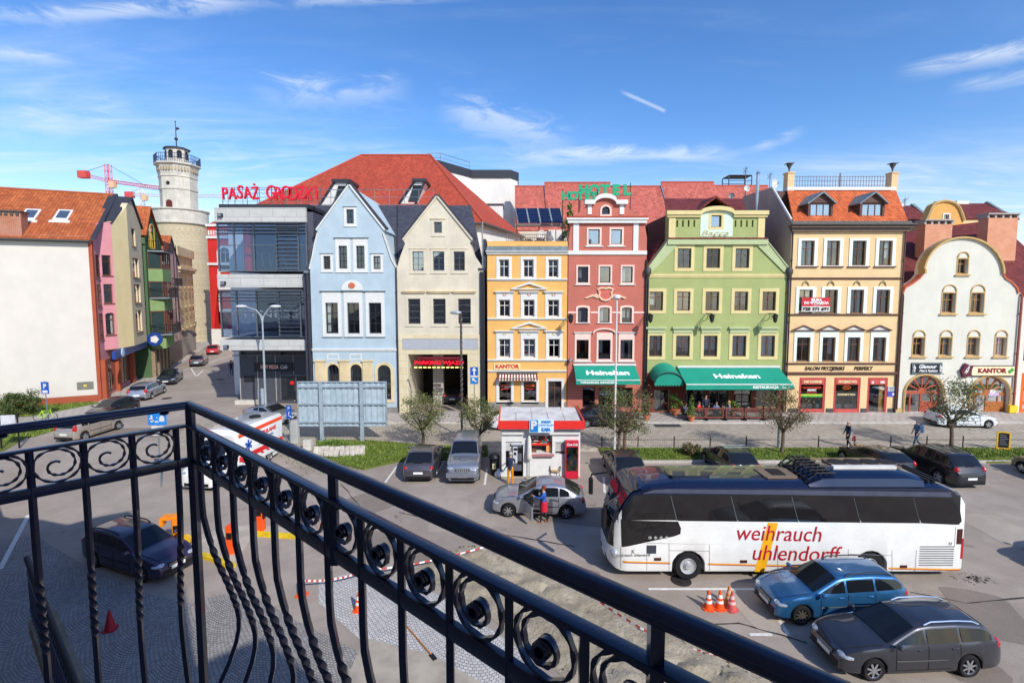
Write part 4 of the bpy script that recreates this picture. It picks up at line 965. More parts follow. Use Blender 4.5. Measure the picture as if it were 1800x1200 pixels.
text('SALON FRYZJERSKI',.40,lt,H. root,loc=(H. U(1449,647)[0],-.02,z),depth=.05,bold=.012,width=3.25,shear=.18);text('PERFEKT',.40,lt,H. root,loc=(H. U(1517,647)[0],-.02,z),depth=.05,bold=.012,width=1.55,shear=.18)
gold=M('gold_letter','#e8d6a0',.5)
for i,s in((nsh,'BABS SCHNEIDER'),(nsh+1,'FRYZJERSTWO')):
 rr=wins[i][0];cu=(rr[0]+rr[2])/2;w_=rr[2]-rr[0]
 mb=MB();mb. box(rr[0]+.17,-.01,rr[3]-.56,rr[2]-.17,.02,rr[3]-.12);mb. build('fascia',M('fascia_red','#c2544c',.5),wo[i]);text(s,.26,gold,wo[i],loc=(cu,-.025,rr[3]-.34),depth=.02,bold=.012,width=w_*.68)
 mb=MB();mb. box(rr[0]+.17,-.012,rr[1]+.1,rr[2]-.17,.02,rr[1]+.42);mb. build('stall_riser',M('fascia_red','#c2544c',.5),wo[i])
rr=wins[nsh][0];cu=(rr[0]+rr[2])/2
text('SALON FRYZJERSKI',.22,M('red_lettering','#c63a2c',.5),wo[nsh],loc=(cu,.04,rr[3]-.85),depth=.004,bold=.008,width=1.5);text('PERFEKT',.2,m_wtxt,wo[nsh],loc=(cu,.04,rr[3]-1.05),depth=.004,bold=.008,width=.75);text('DAMSKO MESKI',.13,M('red_lettering','#c63a2c',.5),wo[nsh],loc=(cu,.04,rr[3]-1.24),depth=.004,bold=.006,width=.85)
mb=MB();mb. box(rr[0]+.2,.035,rr[3]-1.5,rr[2]-.2,.039,rr[3]-1.38,0);mb. box(rr[0]+.2,.035,rr[3]-1.62,rr[2]-.2,.039,rr[3]-1.52,1);mb. build('window_stripe',[M('lime','#b9cf3a',.5),M('leaf_green','#4fae4a',.5)],wo[nsh])
rr=wins[nsh+1][0];cu=(rr[0]+rr[2])/2
text('KOSMETYKA',.2,gold,wo[nsh+1],loc=(cu,.04,rr[3]-1.42),depth=.004,bold=.008,width=1.45)
mb=MB();mb. tube([(cu+.33*math. cos(a),.04,rr[3]-.83+.15*math. sin(a))for a in[math. pi*2*i/20 for i in range(21)]],.02,5);mb. tube([(cu-.22,.04,rr[3]-.83),(cu-.05,.04,rr[3]-.78),(cu+.05,.04,rr[3]-.87),(cu+.22,.04,rr[3]-.83)],.02,5);mb. build('emblem',M('orange_lettering','#e2662c',.5),wo[nsh+1])
for i in(nsh,nsh+1):
 rr=wins[i][0];mb=MB();q=random. Random(i)
 for k in range(9):mb. ball((rr[0]+.3+q. random()*(rr[2]-rr[0]-.6),.35+q. random()*.2,rr[1]+.55),.09+.08*q. random(),8,0,(1,1,1.6))
 if i==nsh+1:
  for k in range(8):mb. box(rr[0]+.2,.45,rr[1]+.6+.12*k,rr[0]+.55,.5,rr[1]+.66+.12*k)
 mb. build('display',M('display_pale','#d8cfc0',.7,var=.25,sc=9),wo[i])
rr=wins[nsh+2][0];mb=MB();mb. box(rr[2]-.55,.16,.05,rr[2]-.2,.20,rr[3]-.6);mb. build('door_leaf',M('ochre_door','#b98a3f',.5),wo[nsh+2])
mb=MB();mb. box(rr[0]+.17,-.012,rr[3]-.56,rr[2]-.17,.02,rr[3]-.16,0);mb. box(rr[2]-.62,-.03,rr[3]-.46,rr[2]-.28,-.013,rr[3]-.28,1);mb. prism([(rr[0]+.3,rr[3]-.3),(rr[0]+.5,rr[3]-.3),(rr[0]+.5,rr[3]-.42),(rr[0]+.4,rr[3]-.52),(rr[0]+.3,rr[3]-.42)],-.03,-.013,1);mb. build('fascia',[M('fascia_red','#c2544c',.5),m_white],wo[nsh+2])
mb=MB()
for a,b in((1384,1403),(1451.5,1464),(1512.5,1523),(1560,1578)):
 mb. box(max(H. U(a,720)[0],.01),-.04,0,min(H. U(b,720)[0],ub-.02),-.001,.45)
mb. build('plinth',M('dark_plinth','#4a4549',.7,var=.3,sc=9),H. root)
# cornice, mansard, dormers
mb=MB();ze_=H. U(1485,396)[1];mb. box(-.25,-.45,ze_-.22,ub+.45,.1,ze_);mb. box(-.1,-.25,ze_-.5,ub+.2,.1,ze_-.222);mb. build('cornice',M('brown_cornice','#6a574c',.6,var=.1),H. root)
mb=MB();mb. tube([(-.3,-.52,ze_+.03),(ub+.5,-.52,ze_+.03)],.09,8);mb. build('gutter',M('old_zinc','#4a4743',.6),H. root)
yb=3.2;zr_=at(1480,335,YF+yb). z;zl_=at(1485,388,YF-.2). z
roofquad(H. root,[(-.2,-.4,ze_+.02),(ub+.4,-.4,ze_+.02),(ub+.4,-.1,zl_),(-.2,-.1,zl_)],M('tile_skirt','#5f5a52',.8,var=.35,sc=7),'eaves_sheet',.05)
roofquad(H. root,[(.05,-.1,zl_),(ub+.15,-.1,zl_),(xof(1575,335,YF+yb)-H. P0[0],yb,zr_),(xof(1384,335,YF+yb)-H. P0[0],yb,zr_)],m_otile)
ux0,ux1=xof(1383,335,YF+yb)-H. P0[0],xof(1574,335,YF+yb)-H. P0[0]
mb=MB();mb. box(ux0,yb-.1,zr_+.02,ux1,yb+.5,zr_+.28);mb. build('ridge_sheet',m_white,H. root)
for x in(1444,1535):
 c=at(x-1,356,YF+.35);ux=c. x-H. P0[0];yq=.35;w_=1.0
 zb_=at(x,383,YF+yq). z;zt_=at(x,356,YF+yq). z;zp=at(x,338,YF+yq). z
 mb=MB();opn=(ux-.82,zb_+.12,ux+.82,zt_-.08)
 mb. prism([(ux-w_,zb_),(ux+w_,zb_),(ux+w_,zt_),(ux-w_,zt_)],yq,yq+2.6,0,holes=[arch_poly(opn,0)],caps=(True,False));mb. prism([(ux-w_-.1,zt_),(ux+w_+.1,zt_),(ux,zp-.1)],yq-.05,yq+2.6,0);mb. prism(arch_poly(opn,0),yq+.5,yq+.51,1,side=False)
 d=mb. build('dormer',[M('dormer_boards','#5b4038',.7,var=.25,sc=5),m_room],H. root)
 window(d,opn,m_wood,vb=(.34,.67),hb=(),rec=.08,y0=yq,pane=m_panesky,curtain=1)
 for s in(-1,1):roofquad(d,[(ux+s*(w_+.2),yq-.25,zt_-.08),(ux+s*(w_+.2),yq+2.6,zt_-.08),(ux,yq+2.6,zp+.04),(ux,yq-.35,zp+.04)],m_zinc,'dormer_roof',.1)
for x,nm in((1386,0),(1567,1)):
 p0=at(x,331,YF+yb+.3);p1=at(x,306,YF+yb+.3);ux=p0 . x-H. P0[0];mb=MB()
 mb. box(ux-.28,yb-.05,p0 . z-.3,ux+.28,yb+.65,p1 . z);mb. box(ux-.34,yb-.11,p1 . z,ux+.34,yb+.71,p1 . z+.1);o=mb. build('chimney',m_bei,H. root)
 mb=MB();mb. lathe([(.06,.1),(.06,.35),(.10,.5),(.24,.75),(.24,.78),(.10,.72)],(ux,yb+.3,p1 . z),10);mb. box(ux-.3,yb+0,p1 . z+.85,ux+.3,yb+.6,p1 . z+.9)
 for a in(-.2,.2):mb. box(ux+a-.015,yb+.28,p1 . z+.7,ux+a+.015,yb+.31,p1 . z+.86)
 mb. build('chimney_cowl',M('cowl_metal','#55534f',.5),o)
mb=MB();ya=yb+3;zq0=at(1480,329,YF+ya). z;zq1=at(1480,310,YF+ya). z;xa,xb=xof(1391,320,YF+ya)-H. P0[0],xof(1562,320,YF+ya)-H. P0[0]
for k in range(36):x=xa+(xb-xa)*k/35;mb. box(x-.014,ya,zq0,x+.014,ya+.03,zq1+.06)
for f_ in(.15,.55,.95):z=zq0+(zq1-zq0)*f_;mb. box(xa,ya-.005,z,xb,ya+.035,z+.035)
for k in(0,.5,1):x=xa+(xb-xa)*k;mb. box(x-.04,ya-.02,zq0-.6,x+.04,ya+.05,zq1+.3)
mb. build('roof_railing',M('railing_rust','#6d5f5c',.6),H. root)
# bare taupe flank above the hotel's roof
pts=[(1385,470,.05),(1385,402,.05)]
mb=MB();zz1=at(1381,325,YF+yb). z
q=[(-.03,.0,0),(-.03,.0,zl_+.2),(-.03,yb,zr_+.3),(-.03,8.8,at(1330,345,YF+8.8). z),(-.03,8.8,0)]
mb. face(q);mb. face([(p[0]+.02,p[1],p[2])for p in q[::-1]]);
for a,b in zip(q,q[1:]+q[:1]):mb. face([a,b,(b[0]+.02,b[1],b[2]),(a[0]+.02,a[1],a[2])])
mb. build('flank_wall',STUCCO('taupe_stucco','#b3a096',.06,.12),H. root)
mb=MB();mb. tube([(-.1,-.05,zl_+.1),(-.1,yb,zr_+.32)],.1,6);mb. build('verge_sheet',m_white,H. root)
mb=MB();mb. box(0.02,.2,zl_-.5,ub-.02,8.9,zl_-.3);mb. box(.02,yb+.1,zl_-.3,ub-.02,8.8,zr_-.02);mb. build('loft',M('dormer_boards','#5b4038',.7),H. root)
pipe(H. root,.02,.1,ze_-.3,m_darkfr,.06,-.13);pipe(H. root,ub-.0,.1,ze_-.3,M('brown_pipe','#5a3b34',.5),.06,-.12)
# rent banner
r=H. r(1409.8,523,1459,547.6,.25)
t=thing('rent_banner','red and white office to rent banner hung across two windows of the peach townhouse','banner',(H. P0[0]+(r[0]+r[2])/2,YF-.25,(r[1]+r[3])/2));hw,hh=(r[2]-r[0])/2,(r[3]-r[1])/2
mb=MB()
for a,b,m in((-hh,-hh*.25,1),(-hh*.25,hh,0)):
 mb. grid([[(-hw+2*hw*j/10,.02*math. sin(j*1.3),z)for j in range(11)]for z in(a,b)],m)
mb. build('sheet',[M('banner_red','#c9202c',.6),m_white],t)
mb=MB();mb. box(-hw,.03,-hh,hw,.05,hh);mb. build('backing_board',m_white,t)
text('BIURA',.27,m_wtxt,t,loc=(0,-.035,hh*.66),depth=.01,bold=.014,width=hw*.75);text('DO WYNAJĘCIA',.27,m_wtxt,t,loc=(0,-.035,hh*.24),depth=.01,bold=.012,width=hw*1.75);text('I piętro',.13,m_wtxt,t,loc=(0,-.035,-hh*.1),depth=.01,width=hw*.5);text('728 371 691',.34,lt,t,loc=(0,-.035,-hh*.63),depth=.01,bold=.016,width=hw*1.85)
for i,(y0,y1,nm,lab)in enumerate(((679,687,'grey','small grey plate beside the red framed house door'),(688,696.5,'blue','small blue plate with a white oval beside the red framed house door'))):
 r=H. r(1560,y0,1575,y1);t=thing('wall_plate',lab,'sign',(H. P0[0]+(r[0]+r[2])/2,YF-.02,(r[1]+r[3])/2));hw,hh=(r[2]-r[0])/2,(r[3]-r[1])/2
 mb=MB();mb. box(-hw,-.03,-hh,hw,.015,hh);mb. build('plate',M('plate_'+nm,'#b4bcc0' if i==0 else '#5552b4',.5),t)
 mb=MB()
 if i:mb. lathe([(0,-.035),(.12,-.035),(.12,-.03)],(hw*.3,0,0),14,0,'y')
 else:
  for k in range(3):mb. box(-hw*.6,-.034,hh*(.4-.4*k),hw*(.6-.2*k),-.03,hh*(.55-.4*k))
 mb. build('marking',m_white if i else m_darkfr,t)
HB=H
# ---------------------------------------------------------------- white house with the round gable
m_wht=STUCCO('white_stucco','#d9d6c7',.04,.06);m_och=M('ochre_trim','#c2a066',.7,var=.1)
H=House('gabled_house','white house with a rounded ochre edged gable and small brown windows',(xof(1580,600),YF))
ub=H. U(1788,600)[0]
def arcpx(cx_,cy_,rx,ry,a0,a1,n):return[(cx_+rx*math. cos(R(a0+(a1-a0)*i/n)),cy_-ry*math. sin(R(a0+(a1-a0)*i/n)))for i in range(n+1)]
top=arcpx(1692,481,69,62.5,0,180,24)
rs=[(1789,516),(1786,506),(1778,497),(1767,490),(1762,483)];ls=[(1622,483),(1616,490),(1604,499),(1591,506),(1587,516)]
og=H. line(rs+top+ls)
outl=[(0,0),(ub,0),(ub,og[0][1])]+og[1:-1]+[(0,og[-1][1])]
wins=[]
for b,a in(((1683,455,1701,481),443.6),((1656,515,1679,549.7),502),((1706,515,1729,549.7),502))+tuple(((x,593.3,x+20,625),580)for x in(1604.5,1652,1700.6,1748.7)):
 W(H. r(*b),hb=(.66,),sill=(m_och,.2,.14,.1),curtain=.6,trim=(m_och,.08,.03))
sh=[]
for b in((1591,660,1656,728),(1705.5,662,1773,728)):sh. append(H. r(*b))
holes=[arch_poly(r,0)for r,k in wins]+[arch_poly((r[0],0.02,r[2],r[3]),.95)for r in sh]
wall_mesh(outl,holes,.9,rev=.5). build('wall',[m_wht,m_room],H. root)
mb=MB();mb. box(.05,.89,0,ub-.05,9,og[0][1]-.2);mb. build('rear_wall',m_wht,H. root)
for r,k in wins:
 o,_=window(H. root,r,m_woodlt,rec=.25,**k)
 c=(r[0]+r[2])/2;wv=(r[2]-r[0])/2+.02;mb=MB();n=10
 mb. tube([(c+wv*math. cos(math. pi*i/n),-.03,r[3]+.12+wv*1.0*math. sin(math. pi*i/n))for i in range(n+1)],.055,6);mb. build('blind_arch',m_och,o)
m_door=[M('orange_shopfront','#b5533c',.5,var=.1),M('brown_shopfront','#a86430',.5,var=.15,sc=6)]
for i,r in enumerate(sh):
 u0,_,u1,z1_=r;w_=(u1-u0)/2;c=(u0+u1)/2;zs=z1_-w_*.95;mb=MB();out=arch_poly((u0+.02,.02,u1-.02,z1_-.02),.95)
 bays=[(u0+.1,u0+.55,.0),(u0+.65,c-.1,.0),(c+.02,u1-.7,.9),(u1-.6,u1-.1,.9)]
 holes_=[[(a,.1+b),(e,.1+b),(e,zs-.1),(a,zs-.1)]for a,e,b in bays]
 fan=[];k5=6
 for k in range(k5):
  a0,a1=math. pi*(k+.12)/k5,math. pi*(k+.88)/k5;ri,ro=.3,w_-.14
  fan. append([(c+ri*math. cos(a0),zs+.1+ri*.95*math. sin(a0)),(c+ro*math. cos(a0),zs+.06+ro*.92*math. sin(a0)),(c+ro*math. cos((a0+a1)/2),zs+.06+ro*.92*math. sin((a0+a1)/2)),(c+ro*math. cos(a1),zs+.06+ro*.92*math. sin(a1)),(c+ri*math. cos(a1),zs+.1+ri*.95*math. sin(a1))])
 mb. prism(out,.22,.30,0,holes=holes_+fan,caps=(True,False));d=mb. build('shopfront',m_door[i],H. root)
 p=MB();p. prism(out,.27,.275,0,caps=(True,False),side=False);p. build('pane',m_pane,d)
 mb=MB();n=16;rr_=w_+.1
 mb. tube([(u0-.1,-.02,.02),(u0-.1,-.02,zs)]+[(c-rr_*math. cos(math. pi*k/n),-.02,zs+rr_*.95*math. sin(math. pi*k/n))for k in range(n+1)]+[(u1+.1,-.02,zs),(u1+.1,-.02,.02)],.11,6);mb. build('door_surround',m_och,d)
 if i:mb=MB();mb. box(c+.2,.19,1.5,c+.65,.215,1.95,0);mb. box(u1-.5,.19,2.1,u1-.25,.215,2.5,0);mb. box(c+.1,.18,zs-.12,c+.95,.215,zs+.1,1);mb. build('notice',[m_white,M('lilac','#c9b4dc',.5)],d)
coping(H,H. line(top),m_och,.12,.2,.5)
coping(H,H. line(rs),M('terracotta_edge','#c86a4a',.7),.08,.1,.5);coping(H,H. line(ls),M('terracotta_edge','#c86a4a',.7),.08,.1,.5)
mb=MB();mb. box(.02,-.05,0,sh[0][0]-.22,0,.5);mb. box(sh[0][2]+.22,-.05,0,sh[1][0]-.22,0,.5);mb. box(sh[1][2]+.22,-.05,0,ub-.02,0,.5);mb. build('plinth',STUCCO('ochre_plinth','#cdb583',.1,.2),H. root)
pipe(H. root,ub-.05,.1,og[0][1],M('red_pipe','#8a4034',.5),.07,-.13);pipe(H. root,.06,.4,og[-1][1],M('brown_pipe','#5a3b34',.5),.06,-.12)
# big dark tiled roof rising behind
yb=9.0
lo0,lo1=(-.3,.9,at(1590,523,YF+.9). z),(ub+6,.9,at(1790,523,YF+.9). z)
hi0=at(1597,425,YF+yb);hi1=at(1800,373,YF+yb);kx=(ub+6)
sl_=(hi1 . z-hi0 . z)/(hi1 . x-hi0 . x)
roofquad(H. root,[lo0,lo1,(kx,yb,hi0 . z+sl_*(kx+H. P0[0]-hi0 . x)),(-.3,yb,hi0 . z)],m_dtile)
for(xa,ya_,xb,yb_),dd in(((1627,394,1672,432),4.4),((1738,383,1786,434),4.4)):
 p0,p1=at(xa,ya_,YF+dd),at(xb,yb_,YF+dd);mb=MB();ox=H. P0[0]
 mb. box(p0 . x-ox,dd,p1 . z-2.0,p1 . x-ox,dd+1.0,p0 . z);o=mb. build('chimney',BRICKS('orange_brick','#e0946a','#d08058','#d6bba5',.25,.085),H. root)
 mb=MB();mb. box(p0 . x-ox-.12,dd-.12,p0 . z+.3,p1 . x-ox+.12,dd+1.12,p0 . z+.42)
 for k in range(5):xk=p0 . x-ox+(p1 . x-p0 . x)*(k+.0)/4;mb. box(xk-.09,dd+.01,p0 . z,xk+.09,dd+.99,p0 . z+.3)
 mb. build('chimney_cap',M('cap_stone','#a8a29b',.8),o)
 # signs on it
r=H. r(1602.5,637.5,1656,657.2,.08);t=thing('shop_sign','black fashion shop sign with white script on the white gabled house','sign',(H. P0[0]+(r[0]+r[2])/2,YF-.08,(r[1]+r[3])/2));hw,hh=(r[2]-r[0])/2,(r[3]-r[1])/2
mb=MB();mb. box(-hw,-.02,-hh,hw,.07,hh,0);mb. prism(arch_poly((-hw+.04,-hh+.04,hw-.04,hh-.04),0),-.026,-.02,1,holes=[arch_poly((-hw+.065,-hh+.065,hw-.065,hh-.065),0)]);mb. build('board',[M('sign_black','#22252c',.45),M('sign_grey','#9fb2b6',.5)],t)
text('Glamour',.42,m_wtxt,t,loc=(0,-.035,hh*.32),depth=.01,shear=.35,bold=.01,width=1.45);text("Men's Fashion",.25,m_wtxt,t,loc=(.1,-.035,-hh*.42),depth=.01,shear=.35,bold=.006,width=1.5)
for s in(-1,1):
 mb=MB();mb. lathe([(.03,-.32),(.10,-.25),(.07,-.1),(.12,.05),(.11,.14),(.03,.2),(.05,.26),(.0,.33)],(s*hw*.86,-.03,0),8);mb. build('figure',m_white,t)
r=H. r(1708,643.5,1782,659.3,.1);t=thing('shop_sign','cream KANTOR sign with dark red letters and a green banknote on the white gabled house','sign',(H. P0[0]+(r[0]+r[2])/2,YF-.1,(r[1]+r[3])/2));hw,hh=(r[2]-r[0])/2,(r[3]-r[1])/2
mb=MB();mb. box(-hw,-.04,-hh,hw,.09,hh);mb. build('board',M('sign_cream','#efe3b8',.5),t);mb=MB();mb. box(-hw,-.07,-hh-.07,hw,.095,-hh-.002);mb. box(-hw,-.07,hh+.002,hw,.095,hh+.05);mb. build('frame',M('brown_ledge','#6b4a3c',.6),t)
text('KANTOR',.52,M('dark_red_lettering','#8e1f26',.5),t,loc=(-.1,-.055,0),depth=.03,bold=.02,width=hw*1.35)
mb=MB();mb. cbox((hw*.84,-.07,.02),(.42,.05,.24),0,ry=R(-38));mb. build('banknote',M('banknote_green','#3f9a3a',.5),t)
c=H. U(1700,652,.2);t=thing('shop_sign','tilted dark red board with white lettering beside the KANTOR sign','sign',(H. P0[0]+c[0],YF-.18,c[1]));t. rotation_euler=(0,R(24),0)
mb=MB();mb. prism([(-.42,-.1),(-.42,.52),(.28,.52),(.28,-.12),(.55,-.12),(-.02,-.62),(-.55,-.1)],-.06,.12,0);mb. build('arrow_board',M('plum_board','#5c1f30',.5),t)
text('S\nU\nIT',.3,m_wtxt,t,loc=(-.06,-.075,.08),depth=.01,bold=.01,vspace=.75)
mb=MB();c=H. U(1775.5,723);mb. box(-.35,-.16,-.3,.3,.1,.3);o=mb. build('salt_box',M('yellow_box','#e8c22a',.5),None,(H. P0[0]+c[0],YF-.15,.46));tag(o,'small yellow box at the foot of the white gabled house','box')
HW=H
# ---------------------------------------------------------------- last house of the row, only its edge in view
H=House('shop_house','edge of a pale house with an orange shop front past the white gabled house',(xof(1790,600)+.15,YF))
r0=(.35,.1,2.2,3.4);r1=(.35,4.4,1.9,6.6)
wall_mesh([(0,0),(6,0),(6,9.6),(0,9.6)],[arch_poly(r0,0),arch_poly(r1,0)],8,rev=.5). build('wall',[STUCCO('pale_pink','#ecdccd',.05,.08),m_room],H. root)
window(H. root,r0,M('bright_orange','#e8641e',.5),vb=(.5,),hb=(.25,),fw=.3,mw=.3,curtain=0,name='shopfront',rec=.05);window(H. root,r1,m_darkfr,curtain=.5)
# ================================================================ glass shopping arcade left of the blue house
m_panelst=BRICKS('arcade_stone','#bdbcb6','#c6c5bf','#8e8d88',1.9,.62,.015,kind='UV',bs=.15)
m_steel=M('grey_steel','#6a6f76',.4,metal=.4,var=.1);m_dkpanel=M('dark_panel','#4b4d55',.5,var=.1);m_cap=M('dark_cap','#33353c',.5)
YA=41.2
H=House('shopping_arcade','modern shopping arcade with two glazed upper storeys and pale stone bands',(at(376,365,YA). x,YA))
ub=at(541,500,YA). x-H. P0[0]
zt=[H. U(455,y)[1]for y in(365,390,477,482,505,509,593,597,615.5)]
zT,zg1,zg1b,zb1,zb1b,zg2,zg2b,zb2,zb2b=zt
dp=11
def stoneband(z0,z1):
 mb=MB();mb. box(0,0,z0,ub,dp,z1);return mb. build('stone_band',m_panelst,H. root)
stoneband(zg1,zT);stoneband(zb1b,zb1);stoneband(zb2b,zb2)
mb=MB();mb. box(.25,.25,zT,ub+.1,dp,zT+.32);mb. build('roof',m_cap,H. root)
def storey(z0,z1,louvre_from):
 mb=MB();xs=[.1,ub*.19,ub*.41,ub*.66,ub*.9,ub-.06]
 for i,x in enumerate(xs):mb. box(x-.045,.12,z0,x+.045,.28,z1)
 for z in(z0,(z0+z1)*.5+.1,z1-.06):mb. box(.1,.125,z,ub-.05,.27,z+.06)
 o=mb. build('glazing_frame',m_steel,H. root)
 for i in range(5):
  p=MB();p. face([(xs[i],.22,z0),(xs[i+1],.22,z0),(xs[i+1],.22,z1),(xs[i],.22,z1)]);p. build('pane',m_arc,o)
 for side in(0,):
  p=MB();p. face([(.08,.25,z0),(.08,dp-.3,z0),(.08,dp-.3,z1),(.08,.25,z1)]);p. build('pane',m_arc,o)
 mb=MB()
 n=12
 for k in range(n):
  z=z0+(z1-z0)*(k+.5)/n
  mb. cbox(((xs[3]+xs[4])/2,.02,z),(xs[4]-xs[3]-.06,.14,.03),0,rx=R(-25))
 for k in range(4):
  z=z1-.12-k*.27;mb. cbox((ub/2,-.02,z),(ub-.1,.16,.03),0,rx=R(-25))
 mb. build('louvre',m_steel,o)
 return o
m_arc=CLEAR('arcade_glass',(.60,.70,.85),.14,(.45,.62,.95))
o1=storey(zg1b,zg1,3);o2=storey(zg2b,zg2,3)
mb=MB();m_dk=M('interior_dark','#121519',.9,var=.3)
for z0,z1 in((zg1b,zg1),(zg2b,zg2)):mb. box(.3,5.5,z0,ub-.02,5.6,z1)
mb. box(ub-.02,.3,0,ub-.0,dp,zT);mb. build('inner_wall',m_dk,H. root)
mb=MB();mb. lathe([(.42,zg1b),(.42,zg1)],(ub*.27,1.4,0),18);mb. lathe([(.42,zg1b),(.42,zg1)],(ub-.15,2.5,0),18);mb. build('column',M('red_column','#c4162a',.4),H. root)
mb=MB();mb. box(.4,.4,zg1b-.0,ub-.1,5.4,zg1b+.05)
for k in range(5):
 x=ub*.40+k*.62;mb. cbox((x,1.6,zg1b+.25),(.5,1.5,.18));mb. tube([(x-.2,1.0,zg1b+.3),(x-.25,.75,zg1b+1.5),(x+.1,.8,zg1b+1.55)],.06,6,1);mb. tube([(x,2.2,zg1b),(x+.1,2.0,zg1b+1.3)],.05,6)
mb. build('gym_machines',[M('machine_grey','#3e4448',.5),M('machine_light','#8f979b',.4)],H. root)
text('FITNESS',.85,M('window_film','#6f7a84',.4),o2,loc=(ub*.52,.215,(zg2+zg2b)/2-.05),depth=.004,width=5.2)
for z in(zT-.62,zb1b+.35,zb2b+.3):
 mb=MB();mb. cbox((.55,-.12,z),(.34,.22,.28),0);mb. cbox((.55,-.24,z),(.26,.02,.2),1);mb. box(.5,-.02,z-.05,.6,.03,z+.05);mb. build('floodlight',[m_black,M('lens_grey','#77808a',.2)],H. root)
mb=MB();mb. box(ub+.002,.3,0,ub+.5,dp,zT-.3);mb. build('slate_strip',M('slate_cladding_light','#4d4e59',.6,var=.15),H. root)
# recessed dark ground floor
y0=3.2;gxa=at(422,660,YA+y0). x-H. P0[0]
mb=MB();mb. box(gxa,y0,0,ub+.5,dp-.5,zb2b-.02,0)
mb. box(gxa-.3,y0-.5,0,gxa+1.6,y0-.02,.35,1)
for k in range(6):x=gxa+(ub+.4-gxa)*k/5;mb. box(x-.02,y0-.03,.2,x+.02,y0-.001,zb2b-.8,1)
mb. build('ground_floor',[m_dkpanel,M('pale_step','#c9c2b6',.8)],H. root)
mb=MB()
for z in(zb2b-.45,zb2b-.85):mb. box(gxa-.4,y0-.45,z,ub+.4,y0-.3,z+.07)
for x in(gxa+.3,(gxa+ub)/2,ub):mb. box(x,y0-.4,zb2b-.9,x+.05,y0,zb2b-.3)
mb. build('canopy_slat',m_steel,H. root)
dx0=H. U(455,690)[0]+.3;dx1=H. U(515,690)[0]+.3
mb=MB();mb. box(dx0,y0-.08,.3,dx0+.12,y0-.002,3.2);mb. box(dx1,y0-.08,.3,dx1+.12,y0-.002,3.2);mb. box(dx0+.121,y0-.08,2.5,dx1-.001,y0-.002,2.62);mb. box((dx0+dx1)/2,y0-.07,.3,(dx0+dx1)/2+.1,y0-.002,2.499)
mb. box((dx0+dx1)/2-.08,y0-.14,1.2,(dx0+dx1)/2-.04,y0-.08,1.7);o=mb. build('door',m_steel,H. root)
mb=MB();mb. box(dx0+.13,y0-.03,.32,dx1-.01,y0-.005,2.49);mb. box(gxa+.35,y0-.03,1.95,gxa+1.3,y0-.005,2.5);mb. each('pane',GLASSY('dark_glass',(.02,.024,.03)),o)
r=(H. U(448,645,-y0)[0],H. U(480,652,-y0)[1],H. U(516,645,-y0)[0],H. U(480,637,-y0)[1])
t=thing('cafe_sign','long black HOT PIZZA Cafe sign over the door of the glass arcade','sign',(H. P0[0]+(r[0]+r[2])/2,YA+y0-.1,(r[1]+r[3])/2));hw,hh=(r[2]-r[0])/2,(r[3]-r[1])/2
mb=MB();mb. box(-hw,-.04,-hh,hw,.09,hh);mb. build('board',M('sign_black','#22252c',.45),t)
text('HOT PIZZA',.42,M('salmon_lettering','#f2b3a6',.5),t,loc=(-.35,-.05,0),depth=.02,bold=.02,width=1.6);text('Cafe',.45,m_wtxt,t,loc=(.9,-.05,0),depth=.02,shear=.35,width=.62)
c=H. U(513.5,673,-y0);t=thing('wall_bell','round red alarm bell on the dark ground floor of the arcade','bell',(H. P0[0]+c[0],YA+y0-.002,c[1]));mb=MB();mb. lathe([(0,-.16),(.12,-.14),(.17,-.06),(.17,-.03),(.2,-.03),(.2,0)],(0,0,0),14,0,'y');mb. build('dome',M('bell_red','#d42a2e',.35),t)
HAR=H
# red letters on its roof
p0=at(390,358,YA+.6);p1=at(563,358,YA+.6)
t=thing('roof_sign','red PASAŻ GRODZKI letters standing on the arcade roof','sign',((p0 . x+p1 . x)/2,YA+.6,zT+.32));ml=GLOW('letter_red','#d3142a',.05);W_=p1 . x-p0 . x;xq=-W_/2
rl=random. Random(4);s='PASAŻ GRODZKI';step=W_/(len(s)-.1)
for i,ch in enumerate(s):
 if ch==' ':continue
 o=text(ch,1.42+rl. uniform(-.1,.12),ml,t,name='letter',loc=(xq+step*(i+.45),0,.30+.62+rl. uniform(-.08,.08)),rot=(R(90),R(rl. uniform(-9,9)),0),depth=.16,bold=.02);o. scale=(.74,1,1)
mb=MB()
for k in range(9):x=xq+W_*k/8;mb. box(x-.02,.12,0,x+.02,.16,1.45)
for z in(.3,.95,1.4):mb. box(xq,.16,z,-xq,.19,z+.03)
mb. build('sign_frame',m_steel,t)
# thin safety rail along the roofs behind the gables
t=thing('safety_rail','thin galvanised safety rail running along the roofs behind the two gables','railing',(0,YF+7.5,zr));mb=MB();xa,xb=at(400,333,YF+7.5). x,at(762,333,YF+7.5). x
for z in(.05,.75,1.45):mb. tube([(xa,0,z),(xb,0,z)],.03,5)
mb. build('rail',m_zinc,t);mb=MB();n=14
for k in range(n+1):x=xa+(xb-xa)*k/n;mb. tube([(x,0,-.3),(x,0,1.46)],.03,5)
mb. each('post',m_zinc,t)
